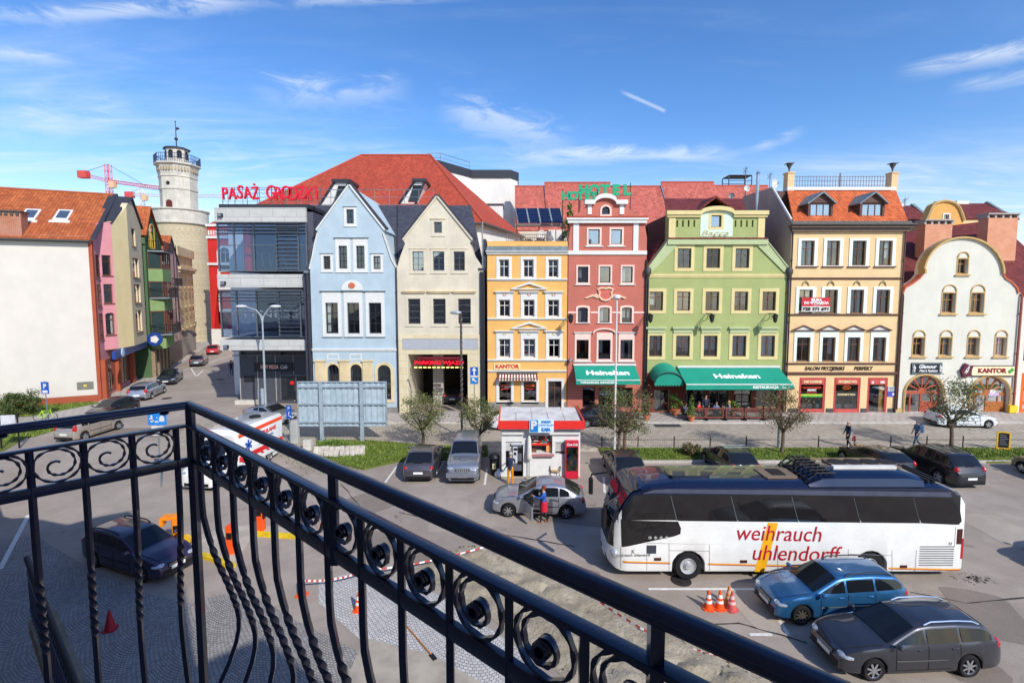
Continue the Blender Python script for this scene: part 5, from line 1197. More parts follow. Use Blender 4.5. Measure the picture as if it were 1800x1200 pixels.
# ---------------------------------------------------------------- great red hipped roof behind the two gables
Y0,Y1=49.0,58.0
rl_,rr_=at(634,273,Y1),at(757,271.5,Y1);el,er=at(400,388,Y0),at(851,392,Y0-1.5)
ze0=at(851,392,Y0-1.5). z
t=thing('market_hall','large hall with a steep red hipped roof and two slanted dormers rising behind the gables','building',((rl_. x+rr_. x)/2,Y1,0));ox,oy=t. location. x,t. location. y
Lo=lambda p,z=None:(p. x-ox,p. y-oy,p. z if z is None else z)
A_,B_=Lo(rl_),Lo(rr_,rl_. z);Ce=(er. x-ox,er. y-oy,ze0);De=(el. x-ox,er. y-oy,ze0)
mb=MB();mb. face([De,Ce,B_,A_]);bk=2*0+14
Cb=(Ce[0]+4.1,Ce[1]+13.0,ze0);Db=(De[0],Cb[1],ze0)
mb. face([Ce,Cb,B_]);mb. face([Cb,Db,A_,B_]);mb. face([Db,De,A_]);mb. build('roof',m_rtile,t)
mb=MB();mb. tube([A_,B_],.14,6);mb. tube([B_,Ce],.12,6);mb. tube([A_,De],.12,6);mb. build('ridge_tiles',M('ridge_red','#a94c36',.8),t)
mb=MB();pl=[(De[0]+.5,De[1]+.6),(Ce[0]-.4,Ce[1]+.6),(Cb[0]-.5,Cb[1]-.6),(Db[0]+.5,Db[1]-.6)];mb. prismz(pl,0,ze0-.02);mb. build('wall',STUCCO('offwhite_stucco','#e4e0d8',.05,.1),t)
mb=MB();mb. tube([(De[0],De[1]-.05,ze0-.05),(Ce[0]+.1,Ce[1]-.05,ze0-.05),(Cb[0]+.1,Cb[1],ze0-.05)],.12,6);mb. build('gutter',M('dark_cap2','#4d4a4c',.5),t)
nrm=(Vector(Ce)-Vector(De)). cross(Vector(A_)-Vector(De)). normalized()
for(xa,ya,xb,yb,xw0,xw1)in((562,361,613,321,590,610),(702,358,746,320,722,744)):
# box dormer: its front stands on the slope where the sight line of its foot meets it
 d=ray((xa+xb)/2,ya);P=Vector((ox,oy,0));o0=Vector(De)+P
 tt=(o0-Vector((0,0,EYE))). dot(nrm)/d. dot(nrm);f0=Vector((0,0,EYE))+d*tt;Yd=f0 . y
 q0,q1=at(xa,ya,Yd),at(xb,yb,Yd);w0,w1=at(xw0,340,Yd). x-ox,at(xw1,340,Yd). x-ox;x0,x1,z0_,z1_=q0 . x-ox,q1 . x-ox,q0 . z,q1 . z;yl=Yd-oy;lean=(x1-x0)*.0
 mb=MB();wn=[(w0-.35,z0_+.1),(w1-.55,z0_+.1),(w1-.02,z1_-.3),(w0+.25,z1_-.3)]
 fr=[(x0,z0_),(x1-.9,z0_),(x1,z1_),(x0+1.5,z1_)]
 mb. prism(fr,yl,yl+4,0,holes=[wn],caps=(True,False));mb. prism(wn,yl+.25,yl+.26,1,side=False);dmr=mb. build('dormer',[m_white,GLASSY('dark_glass',(.02,.024,.03))],t)
 mb=MB();c0,c1=fr[3],fr[2]
 mb. box(c0[0]-.2,yl-.25,z1_,c1[0]+.2,yl+4,z1_+.3);mb. tube([(fr[0][0],yl-.05,fr[0][1]),(c0[0],yl-.05,z1_)],.13,5);mb. tube([(fr[1][0],yl-.05,fr[1][1]),(c1[0],yl-.05,z1_)],.13,5);mb. build('dormer_roof',m_cap,dmr)
 mb=MB()
 for k in range(4):z=z0_+.4+k*.5;mb. box(w0,yl+.2,z,w1-.3,yl+.24,z+.04)
 mb. build('glazing_bar',m_greyfr,dmr)
 # white stair tower of the hall
YB=68
q=[at(829,303,YB),at(897,300,YB)];t=thing('stair_tower','white rendered stair tower with a dark roof edge right of the red hipped roof','building',(q[0]. x,YB,0));ox=q[0]. x;wd=q[1]. x-ox;zt_=at(860,313,YB). z;zc_=at(860,299,YB). z
lx=at(770,300,50). x-ox
mb=MB();pl=[(0,0),(wd,0),(wd+.9,1.2),(wd+.9,9),(lx,9),(lx,-6.5),(lx+1.2,-6.5)]
pl=[(0,0),(wd,0),(wd+1.0,1.6),(wd+1.0,9),(-5,9),(-5.5,-5),(-3.6,-5)]
mb. prismz(pl,0,zt_);mb. build('wall',STUCCO('offwhite_stucco','#e4e0d8',.05,.1),t)
mb=MB();pl2=[(0,-.15),(wd+.05,-.15),(wd+1.15,1.55),(wd+1.15,9.1),(-5.1,9.1),(-5.6,-5.2),(-3.6,-5.2)];mb. prismz(pl2,zt_+.002,zc_);mb. build('roof_edge',m_cap,t)
mb=MB();mb. tube([(-5.2,-3.8,zc_+.2),(-5.2,-3.8,zc_+1.2),(-3.6,-3.8,zc_+1.2),(-.3,.3,zc_+1.1),(-.3,.3,zc_)],.04,5);mb. tube([(-3.6,-3.8,zc_),(-3.6,-3.8,zc_+1.2)],.04,5);mb. tube([(-5.2,-3.8,zc_+.65),(-3.6,-3.8,zc_+.65),(-.3,.3,zc_+.55)],.03,5);mb. build('roof_railing',m_zinc,t)
q0,q1=at(897,330,69),at(916,420,69);mb=MB();mb. box(q0 . x-ox,1.2,0,q1 . x-ox,8,q0 . z);mb. build('side_wing',STUCCO('offwhite_stucco','#e4e0d8',.05,.1),t)
q0,q1=at(855,361,63),at(884,420,63);mb=MB();mb. box(q0 . x-ox,-5,0,q1 . x-ox,-1.0,q0 . z,0);mb. box(q0 . x-ox-.1,-5.1,q0 . z+.002,q1 . x-ox+.1,-1,q0 . z+.2,1);mb. build('low_block',[STUCCO('offwhite_stucco','#e4e0d8',.05,.1),m_cap],t)
# ---------------------------------------------------------------- long pinkish tiled hall far behind
YH=66;m_ptile=TILES('pink_tile','#c0695a','#b05a4e',.3,.34,False,.4)
xs=[(905,328),(957,321.5),(1072,321.5),(1073,328),(1162,328),(1162.5,320.7),(1254,320.7),(1255,327),(1345,327)]
t=thing('long_hall','long hall with a stepped pinkish tiled roof showing behind the red and green houses','building',(at(1100,400,60). x,60,0));ox=t. location. x;zlo=at(1100,405,60). z
for a,b,y in((905,957,328),(957,1072.5,321.5),(1072.5,1162,328),(1162,1254.5,320.7),(1254.5,1350,327)):
 xa,xb=at(a,y,YH). x-ox,at(b,y,YH). x-ox;zz_=at(a,y,YH). z
 roofquad(t,[(xa,0,zlo),(xb,0,zlo),(xb,YH-60,zz_),(xa,YH-60,zz_)],m_ptile)
 mb=MB();mb. box(xa,YH-60-.1,zz_-.1,xb,YH-60+.2,zz_+.12);mb. build('ridge_tiles',M('ridge_red','#a94c36',.8),t)
xa,xb=at(905,328,YH). x-ox,at(1350,327,YH). x-ox
mb=MB();mb. box(xa,.1,0,xb,YH-60,zlo-.1);mb. build('wall',m_cream,t)
q0,q1=at(1281,327,YH),at(1322,309,YH);mb=MB()
for x in(q0 . x,q1 . x):
 for y in(0,2):mb. box(x-ox-.05,YH-60+y,q0 . z-.5,x-ox+.05,YH-60+y+.1,q1 . z)
for z in(q0 . z+.1,(q0 . z+q1 . z)/2,q1 . z):mb. box(q0 . x-ox,YH-60,z,q1 . x-ox,YH-60+.06,z+.06);mb. box(q0 . x-ox,YH-58,z,q1 . x-ox,YH-58+.06,z+.06)
mb. box(q0 . x-ox,YH-60,q1 . z,q1 . x-ox,YH-58,q1 . z+.12);mb. build('roof_cabin',m_cap,t)
# ---------------------------------------------------------------- roof garden things behind the yellow and red houses
t=thing('roof_terrace','low roof structures and dark railing behind the yellow townhouse parapet','building',(at(930,424,YF+4). x,YF+4,0));ox=t. location. x
zt_=HY. U(920,424)[1]
mb=MB();a=at(964,404,YF+4.5);b=at(992,424,YF+4.5);mb. box(a. x-ox,.5,0,b. x-ox,3,a. z);a=at(890,415,YF+5.5);b=at(999,424,YF+5.5);mb. box(a. x-ox,3.0,0,b. x-ox,6,zt_+.25);mb. build('wall',STUCCO('offwhite_stucco','#e4e0d8',.05,.1),t)
mb=MB();a=at(890,412,YF+4.2);b=at(960,424,YF+4.2)
for k in range(22):x=a. x-ox+(b. x-a. x)*k/21;mb. box(x-.02,.2,b. z-.3,x+.02,.24,a. z)
for z in(b. z,(a. z+b. z)/2,a. z):mb. box(a. x-ox,.19,z-.03,b. x-ox,.25,z+.03)
mb. build('railing',M('railing_rust','#6d5f5c',.6),t)
mb=MB();rb=random. Random(2)
for k in range(30):x=rb. uniform(at(905,400,YF+6). x,at(962,400,YF+6). x)-ox;mb. cbox((x,3.2+rb. random(),zt_+.3+rb. random()*.5),(rb. uniform(.1,.5),.2,rb. uniform(.1,.5)),0,ry=rb. uniform(-.5,.5))
mb. build('clutter',M('roof_clutter','#7d6b60',.8,var=.4,sc=5),t)
t=thing('solar_panels','row of four tilted dark blue solar panels on the roof behind the yellow townhouse','solar panels',(at(950,392,YF+6). x,YF+6,at(950,392,YF+6). z));ox=t. location. x
xa,xb=at(910,392,YF+6). x-ox,at(991,392,YF+6). x-ox;hz=at(950,366,YF+6.8). z-t. location. z
mp=M('solar_blue','#16203f',.15,var=.15,coat=.8)
for k in range(4):
 a=xa+(xb-xa)*k/4+.03;b=xa+(xb-xa)*(k+1)/4-.03;mb=MB();mb. face([(a-.25+.0,.8,hz),(b-.25,.8,hz),(b,0,0),(a,0,0)]);mb. face([(a-.25,.84,hz-.02),(b-.25,.84,hz-.02),(b,.04,-.02),(a,.04,-.02)]);p=mb. build('panel',mp,t)
 mb=MB();mb. tube([(a,-.02,0),(a-.25,.78,hz)],.05,5);mb. tube([(b,-.02,0),(b-.25,.78,hz)],.05,5);mb. build('panel_frame',m_zinc,p)
mb=MB();mb. box(xa-.1,.0,-.25,xb+.1,.9,-.05)
for x in(xa,0,xb):mb. tube([(x,.9,-2),(x-.2,.8,hz-.1)],.05,5)
mb. build('rack',M('railing_rust','#6d5f5c',.6),t)
def dish(px,py,Y,rpx,label,ang=20,m=None,pole=1.2):
 p=at(px,py,Y);rr=at(px+rpx,py,Y). x-p. x;t=thing('satellite_dish',label,'satellite dish',(p. x,p. y,p. z),R(ang));mb=MB();prof=[(rr*math. sin(f),rr*(.35-.55*(1-math. cos(f))*1.2))for f in[i*.2 for i in range(8)]]
 mb. lathe([(rr*i/7,rr*.28*(1-(i/7)**2))for i in range(8)],(0,0,0),16,0,'y');mb. lathe([(rr*i/7,rr*.28*(1-(i/7)**2)+.02)for i in range(8)],(0,0,0),16,0,'y');mb. build('reflector',m or m_white,t)
 mb=MB();mb. tube([(0,rr*.2,-rr*.9),(0,-rr*.7,-.1)],.02,5);mb. cbox((0,-rr*.75,-.05),(.08,.1,.08));mb. tube([(0,rr*.35,0),(0,rr*.5,-.1),(0,rr*.5,-pole)],.03,6);mb. build('bracket',m_greyfr,t)
 return t
dish(952,412,YF+4.6,8,'white satellite dish on the roof terrace behind the yellow townhouse')
dish(1313,331,YF+6,5.5,'white satellite dish on a mast behind the green hotel roof',10,pole=3)
dish(1286,344,YF+5,5,'small grey satellite dish behind the green hotel roof',-25,M('dish_grey','#8a8c92',.4),2)
dish(1362,322,YF+8,8,'large white satellite dish above the taupe flank of the peach townhouse',30,pole=1)
dish(1003,632,YF-.35,4.5,'grey satellite dish on the wall between the yellow and red townhouses',60,M('dish_grey','#8a8c92',.4),.3)
p=at(1330,372,YF+4);q=at(1331,306,YF+4);t=thing('flue_pipe','tall shiny steel flue pipe behind the green hotel','flue',(p. x,p. y,p. z-2));mb=MB();mb. tube([(0,0,0),(0,0,q. z-p. z+2)],.14,10);mb. lathe([(.05,q. z-p. z+2),(.2,q. z-p. z+2.05),(.02,q. z-p. z+2.3)],(0,0,0),10);mb. build('pipe',M('bright_steel','#b9bfc4',.25,metal=.7),t)
for px,py,y2,lab in((1310,326,293,'rooftop aerial on a mast above the dish behind the green hotel'),(1589,381,347,'thin aerial mast right of the peach townhouse roof'),(1353,327,303,'short aerial mast beside the large white dish')):
 p,q=at(px,py,YF+7),at(px,y2,YF+7);t=thing('roof_aerial',lab,'aerial',(p. x,p. y,p. z-1.5));h=q. z-p. z+1.5;mb=MB();mb. tube([(0,0,0),(0,0,h)],.03,5)
 for k in range(4):mb. tube([(-.3+.05*k,0,h-.2-k*.14),(.3-.05*k,.1,h-.2-k*.14)],.015,4)
 mb. tube([(0,-.4,h-.1),(0,.5,h-.5)],.02,4);mb. build('mast',m_greyfr,t)
m_hot=M('hotel_green','#12a070',.45)
for(x0,x1,y0,y1,Y,lab)in((1016,1111,326,344,YF+6,'larger green HOTEL letters standing above the red townhouse gable'),(988,1052,338,352,YF+3.6,'smaller green HOTEL letters left of the red townhouse gable')):
 a,b=at(x0,y1,Y),at(x1,y0,Y);t=thing('hotel_sign',lab,'sign',((a. x+b. x)/2,Y,a. z));wd=b. x-a. x;hh=b. z-a. z
 for i,ch in enumerate('HOTEL'):text(ch,hh*1.36,m_hot,t,name='letter',loc=(-wd/2+wd*(i+.5)/5,0,hh/2),depth=.14,bold=.085*hh)
 mb=MB()
 for k in(.02,.5,.98):mb. tube([(-wd/2+wd*k,.15,-5),(-wd/2+wd*k,.15,hh+.25)],.04,5)
 for z in(.05,hh*.9):mb. tube([(-wd/2,.15,z),(wd/2,.15,z)],.03,5)
 mb. build('sign_frame',m_black,t)
 # ---------------------------------------------------------------- roofs far behind on the right
YR=62
def gh(name,label,x0,x1,ye,yr,mroof,wallm=None,left=None,right=None):
 a,b=at(x0,ye,YR),at(x1,ye,YR);zr_=at(x0,yr,YR+4). z;t=thing(name,label,'house',((a. x+b. x)/2,YR,0));w_=(b. x-a. x)/2
 mb=MB();mb. box(-w_,.2,0,w_,8,a. z);mb. prism([(-w_,a. z),(w_,a. z),(w_,a. z)],.2,.3,0)if 0 else None;mb. build('wall',wallm or m_bei,t)
 roofquad(t,[(-w_-.2,0,a. z),(w_+.2,0,a. z),(w_+.2,4.2,zr_),(-w_-.2,4.2,zr_)],mroof);roofquad(t,[(-w_-.2,8.4,a. z),(w_+.2,8.4,a. z),(w_+.2,4.2,zr_),(-w_-.2,4.2,zr_)],mroof)
 for s in(-1,1):
  mb=MB();mb. prism([(0,a. z-.2),(8.4,a. z-.2),(4.2,zr_+.25)],0,.4,0);o=mb. build('gable_parapet',m_zinc,t);o. rotation_euler=(0,0,R(90));o. location=(s*w_+(.2 if s>0 else.2),0,0)
 mb=MB();mb. box(-.8,4.0,zr_-.2,.8,4.4,zr_+.3);mb. build('skylight',m_white,t)
 return t
gh('gabled_house','far house with a dark red roof left of the yellow curved gable',1592,1650,392,361,m_dtile)
gh('gabled_house','far house with a wide dark red roof right of the yellow curved gable',1694,1790,384,357,m_dtile)
YG=60;t=thing('gabled_house','far yellow house whose curved gable rises over the dark red roof','house',(at(1661,390,YG). x,YG,0));ox=t. location. x
pt=[(1628,405),(1694,405),(1694,388),(1690,376),(1686,366),(1680,359),(1672,355),(1661,353),(1650,355),(1642,359),(1637,367),(1633,377),(1628,388)]
pl=[(at(x,y,YG). x-ox,at(x,y,YG). z)for x,y in pt];pl[0]=(pl[0][0],0);pl[1]=(pl[1][0],0)
wr=(at(1659,382,YG). x-ox,at(1660,389,YG). z,at(1668,382,YG). x-ox,at(1660,377,YG). z)
wall_mesh(pl,[arch_poly(wr,0)],1.0,rev=.4). build('wall',[STUCCO('ochre_yellow','#e0a860',.06,.08),m_room],t);window(t,wr,m_white,vb=(.5,),hb=(),trim=(m_white,.15,.05),curtain=0)
mb=MB();mb. tube([(p[0],-.05,p[1])for p in pl[2:]],.18,6);mb. build('coping',m_och,t);mb=MB();mb. box(pl[0][0]+.3,1,0,pl[1][0]-.3,8,pl[2][1]-.5);mb. build('rear_wall',m_bei,t)
gh('gabled_house','far house with an orange roof just right of the peach townhouse',1586,1612,412,396,m_otile)
# ---------------------------------------------------------------- houses along the left street
SA=math. atan2(SD. y,SD. x)
m_blank=STUCCO('blank_white','#d2cbc0',.03,.03);m_pnk=STUCCO('pink_stucco','#d9949a',.05,.06);m_crm2=STUCCO('soft_yellow','#eed9a4',.04,.06);m_bge=STUCCO('dull_beige','#d3c4a2',.05,.06);m_rust=STUCCO('rust_base','#a8563e',.08,.1)
H=House('corner_house','corner house with a blank white flank, pink and cream bay and orange roof',(C0 . x,C0 . y),SA);rt=H. root
ze=14.9;zrg=19.7;D=26;ur=6.6
mb=MB();mb. prism([(0,0),(11.2,0),(11.2,ze+.6),(ur,zrg-.15),(0,ze)],0,D,0);mb. build('wall',m_pnk,rt)
mb=MB();mb. box(-.12,.25,.62,-.001,D,ze+.05,0);mb. build('flank_wall',m_blank,rt)
mb=MB();mb. box(-.16,.2,0,0,D,.6);mb. box(-.22,-.02,0,.16,.25,ze);mb. build('rust_strip',m_rust,rt)
mb=MB();mb. box(-.45,.0,ze-.55,.0,D,ze-.35);mb. build('eaves_sheet',M('green_zinc','#6f8580',.6,var=.15),rt)
roofquad(rt,[(-.6,-.2,ze-.30),(-.6,D,ze-.30),(ur,D,zrg),(ur,-.2,zrg)],m_ltile);roofquad(rt,[(11.9,-.2,ze+.5),(11.9,D,ze+.5),(ur,D,zrg),(ur,-.2,zrg)],m_ltile)
mb=MB();mb. tube([(ur,-.25,zrg+.03),(ur,D,zrg+.03)],.14,6);mb. build('ridge_tiles',M('ridge_orange','#a05a38',.8),rt)
mb=MB();mb. tube([(-.65,0,ze-.42),(-.65,D,ze-.42)],.09,6);mb. build('gutter',M('old_zinc','#4a4743',.6),rt)
mb=MB()
for a,b in(((-.6,ze-.3),(ur,zrg)),((ur,zrg),(11.9,ze+.5))):mb. prism([a,b,(b[0],b[1]+.16),(a[0],a[1]+.16)],-.4,-.05,0)
mb. build('verge',M('dark_verge','#34353d',.6),rt)
sl=(zrg-ze+.3)/(ur+.6)
for px,py in((53.5,378),(111,379)):
# roof windows lie in the slope: find the spot on its plane
 cs,sn=math. cos(SA),math. sin(SA)
 n_l=Vector((-sl,0,1)). normalized();n_w=Vector((n_l. x*cs-n_l. y*sn,n_l. x*sn+n_l. y*cs,n_l. z));p_w=Vector((C0 . x-.6*cs,C0 . y-.6*sn,ze-.3));d=ray(px,py)
 tt=(p_w-Vector((0,0,EYE))). dot(n_w)/d. dot(n_w);q=Vector((0,0,EYE))+d*tt;lx=(q. x-C0 . x)*cs+(q. y-C0 . y)*sn;ly=-(q. x-C0 . x)*sn+(q. y-C0 . y)*cs
 mb=MB();zc=lambda x:ze-.3+(x+.6)*sl
 def slab(a,b,c,dd,h0,h1,m):
  mb. face([(a,c,zc(a)+h1),(b,c,zc(b)+h1),(b,dd,zc(b)+h1),(a,dd,zc(a)+h1)],m)
  for(xa,ya),(xb,yb)in(((a,c),(b,c)),((b,c),(b,dd)),((b,dd),(a,dd)),((a,dd),(a,c))):mb. face([(xa,ya,zc(xa)+h0),(xb,yb,zc(xb)+h0),(xb,yb,zc(xb)+h1),(xa,ya,zc(xa)+h1)],m)
 slab(lx-.75,lx+.75,ly-.55,ly+.55,-.05,.12,0);slab(lx-.58,lx+.58,ly-.4,ly+.4,.1,.128,1);slab(lx-1.05,lx-.76,ly-.75,ly+.75,-.05,.03,2)
 mb. build('roof_window',[m_white,m_panesky if 0 else GLASSY('sky_glass',(.06,.09,.14),.03),m_white],rt)
cxy=[onp(x,395,(C0 . x+.3*0,C0 . y),(-SN. x,-SN. y))for x in(0,41)]
ya,yb=cxy[0][0],cxy[1][0];mb=MB();mb. box(-.35,yb,ze-.5,.9,yb+9,onp(41,374,(C0 . x,C0 . y),(-SN. x,-SN. y))[1]);o=mb. build('brick_parapet',m_brick,rt);zt_=onp(41,374,(C0 . x,C0 . y),(-SN. x,-SN. y))[1]
mb=MB()
for k in range(24):mb. box(-.45,yb+.1+k*.37,zt_-.3,-.352,yb+.3+k*.37,zt_)
mb. box(-.5,yb-.1,zt_+.002,1.0,yb+9,zt_+.12);mb. build('parapet_coping',M('old_zinc','#4a4743',.6),o)
u,z=onp(151,677,(C0 . x,C0 . y),(-SN. x,-SN. y));mb=MB();mb. box(-.16,u-.6,z-.35,-.121,u+.6,z+.35,0);mb. box(-.17,u-.12,z-.1,-.161,u+.12,z+.1,1);mb. build('vent_grille',[M('vent_grey','#77746a',.6),M('vent_yellow','#d8c23a',.6)],rt)
# the bay: left face pink, front cream and beige
zb=4.55;bw=[(1.5,0),(2.3,-.85),(4.6,-1.55),(9.3,-1.55),(10.2,0)]
zt3=16.6
def facew(a,b,m,name,wins,top=None):
 """one upright face of a bay from plan point a to b, with windows"""
 A2,B2=Vector(a),Vector(b);Lh=(B2-A2). length;ang=math. atan2(B2 . y-A2 . y,B2 . x-A2 . x)
 out=[(0,zb),(Lh,zb)]+(top or[(Lh,zt3),(0,zt3)])
 hl=[arch_poly(w_,ar)for w_,ar in wins];mb=wall_mesh(out,hl,.5,rev=.45);o=mb. build(name,[m,m_room],rt);o. location=(a[0],a[1],0);o. rotation_euler=(0,0,ang)
 for w_,ar in wins:window(o,w_,m_wood,arch=ar,vb=(.5,)if w_[2]-w_[0]>.9 else(),hb=(.7,),sill=(M('brown_ledge','#6b4a3c',.6),.08,.1,.06),curtain=.5)
 return o
lv=[(5.9,8.0),(8.9,10.7),(11.5,13.4)]
facew(bw[0],bw[1],m_pnk,'bay_side',[((.2,a,.97,b),.5 if i==0 else 0)for i,(a,b)in enumerate(lv)],[(1.167,zt3),(0,zt3-.3)])
facew(bw[1],bw[2],m_crm2,'bay_front',[],[(2.404,18.4),(.4,zt3),(0,zt3)])
facew(bw[2],bw[3],m_bge,'bay_front',[((1.0,a-.1,3.2,b),0)for a,b in lv]+[((1.2,14.6,2.5,16.4),0)],[(4.7,16.9),(1.6,19.4),(0,18.4)])
mb=MB();mb. prismz(bw,zb-.02,zb+.0);mb. build('bay_underside',m_crm2,rt)
roofquad(rt,[(2.2,-.9,16.45),(2.2,.3,16.45),(6.2,.3,19.55),(6.2,-1.75,19.55)],M('dark_verge','#34353d',.6),'bay_roof',.12);roofquad(rt,[(9.6,-1.75,16.75),(9.6,.3,16.75),(6.2,.3,19.55),(6.2,-1.75,19.55)],M('dark_verge','#34353d',.6),'bay_roof',.12)
for i,(a,b)in enumerate(lv):window(rt,(.35,a-.2,1.2,b),m_wood,vb=(),hb=(.7,),rec=-.06,curtain=0,sill=(m_wood,.1,.1,.06))
m_bank=M('shop_blue','#1d3f8a',.45)
mb=MB();mb. box(.1,-1.15,3.75,11.0,-.9,4.5);mb. build('fascia',m_bank,rt);mb=MB();mb. lathe([(0,-1.22),(.42,-1.22),(.42,-1.12),(0,-1.12)],(2.2,0,4.15),18,0,'y');mb. build('emblem',M('emblem_pale','#b9d4ec',.5),rt)
mb=MB()
for x in(.05,3.9,8.6):mb. box(x,-.35,0,x+.75,.0,3.74)
mb. each('pier',m_rust,rt)
for x0,x1 in((.95,3.75),(4.9,8.4),(9.5,11.1)):window(rt,(x0,.5,x1,3.6),m_wood,vb=(.5,),hb=(),rec=-.06,curtain=0,name='shop_window')
t=thing('round_sign','round blue projecting sign with white star on the corner house','sign',(C0 . x+SD. x*10.6+SN. x*2.0,C0 . y+SD. y*10.6+SN. y*2.0,4.6),R(15));mb=MB();mb. lathe([(0,-.12),(.75,-.12),(.75,.12),(0,.12)],(0,0,0),20,0,'y');mb. build('disc',m_bank,t);mb=MB();mb. lathe([(.0,-.125),(.45,-.125),(.45,-.121),(.0,-.121)],(0,0,0),5,0,'y');mb. tube([(0,0,.3),(-1.2,.5,.3)],.05,5);mb. build('star',m_white,t)
# green house with balconies
m_gr2=STUCCO('balcony_green','#86a06a',.06,.08);m_grdk=STUCCO('bottle_green','#4d6848',.08,.08)
H=House('balcony_house','green house with stacked glazed bays and black railed balconies on the side street',sp(11.6,0),SA);rt=H. root;Wd=7.6
mb=MB();mb. prism([(0,0),(Wd,0),(Wd,15.6),(2.4,19.6),(0,16.4)],-1.35,14,0);mb. build('wall',m_grdk,rt)
roofquad(rt,[(-.3,-1.6,16.2),(-.3,14,16.2),(2.4,14,19.75),(2.4,-1.6,19.75)],m_ltile);roofquad(rt,[(Wd+.2,-1.6,15.7),(Wd+.2,14,15.7),(2.4,14,19.75),(2.4,-1.6,19.75)],m_ltile)
window(rt,(1.6,15.0,3.2,17.6),M('yellow_frame','#d8b84a',.5),arch=.6,y0=-1.55,trim=(M('yellow_frame','#d8b84a',.5),.18,.05),curtain=0)
zbs=[(3.3,4.9),(7.7,9.2),(11.1,12.5)]
for i,(a,b)in enumerate(zbs):
 mb=MB();pl=[(.6,-1.36),(1.3,-2.6),(5.6,-2.6),(6.3,-1.36)];mb. prismz(pl,a,b,0);mb. build('bay',m_gr2,rt)
 nxt=(zbs[i+1][0]if i<2 else 14.6)
 for p,q in((pl[0],pl[1]),(pl[1],pl[2])):
  A2,B2=Vector(p),Vector(q);Lh=(B2-A2). length;mb=MB();r=(0,b,Lh,nxt);n=max(1,int(Lh/1.0));mb. prism(arch_poly(r,0),0,.12,0,holes=[arch_poly((Lh*k/n+.09,b+.1,Lh*(k+1)/n-.09,nxt-.12),0)for k in range(n)],caps=(True,False));o=mb. build('bay_window',m_wood,rt);o. location=(p[0],p[1],0);o. rotation_euler=(0,0,math. atan2(B2 . y-A2 . y,B2 . x-A2 . x));g_=MB();g_. face([(.05,.06,b),(Lh-.05,.06,b),(Lh-.05,.06,nxt),(.05,.06,nxt)]);g_. build('pane',GLASSY('bay_glass',(.03,.05,.05)),o)
def balcony_rail(rt,pl,z,h=1.05):
 mb=MB()
 for(x0,y0),(x1,y1)in zip(pl[:-1],pl[1:]):
  n=max(2,int(math. hypot(x1-x0,y1-y0)/.22))
  for k in range(n+1):x,y=x0+(x1-x0)*k/n,y0+(y1-y0)*k/n;mb. box(x-.015,y-.015,z,x+.015,y+.015,z+h)
  for zz_ in(z+.08,z+h):mb. tube([(x0,y0,zz_),(x1,y1,zz_)],.035,5)
 return mb. build('balcony_railing',m_black,rt)
for z,off in((14.6,2.9),(9.25,3.2),(5.0,3.3)):
 pl=[(.5,-1.4),(.9,-off),(5.9,-off),(6.4,-1.4)];mb=MB();mb. prismz(pl,z-.16,z-.002);mb. build('balcony_slab',m_zinc,rt);balcony_rail(rt,pl,z)
mb=MB()
for x in(4.2,5.8):mb. box(x-.04,-3.25,5,x+.04,-3.17,15.6)
mb. build('trellis',m_black,rt)
mb=MB()
for k in range(5):mb. box(k*1.8,-1.7,0,k*1.8+.7,-1.355,3.25)
mb. each('pier',M('dull_stone','#8d7a62',.85,var=.2,sc=4,bmp=.3),rt)
for k in range(4):window(rt,(k*1.8+.75,.4,k*1.8+1.75,3.1),m_darkfr,vb=(),hb=(),y0=-1.5,curtain=0,name='shop_window')
# mauve house, stone fronted house
m_mv=STUCCO('mauve_stucco','#c9a59c',.06,.08);m_sal=STUCCO('salmon_stucco','#ebc0a4',.05,.06)
H=House('narrow_townhouse','narrow mauve and salmon house with a grey gable beyond the green balcony house',sp(19.4,0),SA);rt=H. root
mb=MB();mb. prism([(0,0),(8.5,0),(8.5,13.6),(4.2,17.2),(0,13.8)],-1.5,12,0);mb. build('wall',m_mv,rt);mb=MB();mb. box(-.002-.15,-2.1,3.4,3.6,-1.502,10.6);mb. build('bay',m_sal,rt)
roofquad(rt,[(-.3,-1.7,13.6),(-.3,12,13.6),(4.2,12,17.3),(4.2,-1.7,17.3)],m_ltile);roofquad(rt,[(8.7,-1.7,13.5),(8.7,12,13.5),(4.2,12,17.3),(4.2,-1.7,17.3)],m_slate)
for z in(4.6,7.6,11.0):
 for x in(.5,4.6,6.8):window(rt,(x,z,x+1.0,z+1.9),m_wood,y0=-2.25 if x<3 and z<10 else-1.65,hb=(.7,),curtain=.5,sill=(m_wood,.1,.1,.06))
balcony_rail(rt,[(0,-1.5),(0,-2.6),(4.5,-2.6),(4.5,-1.5)],10.65,.9);mb=MB();mb. box(0,-2.62,10.5,4.5,-1.502,10.64);mb. build('balcony_slab',m_zinc,rt)
mb=MB();mb. box(.2,-1.56,.3,8.2,-1.502,2.9);mb. build('shopfront',M('brown_shop','#54463e',.5),rt)
t=thing('awning_sign','small black shop canopy on the far left pavement','awning',(C0 . x+SD. x*30+SN. x*1.6,C0 . y+SD. y*30+SN. y*1.6,3.1),SA);mb=MB();rows=[[(-1.6+3.2*j/8,-1.2*math. sin(i*.26),.9*math. cos(i*.26))for j in range(9)]for i in range(7)];mb. grid(rows);mb. prism([(-1.6,0),(1.6,0),(1.6,.9),(-1.6,.9)],-.02,0,0);mb. build('canopy',m_black,t)
m_st=STUCCO('sandstone_front','#cdb98c',.1,.15)
H=House('stone_house','sandstone coloured house with a heavy cornice in front of the round tower',sp(28.2,0),SA);rt=H. root
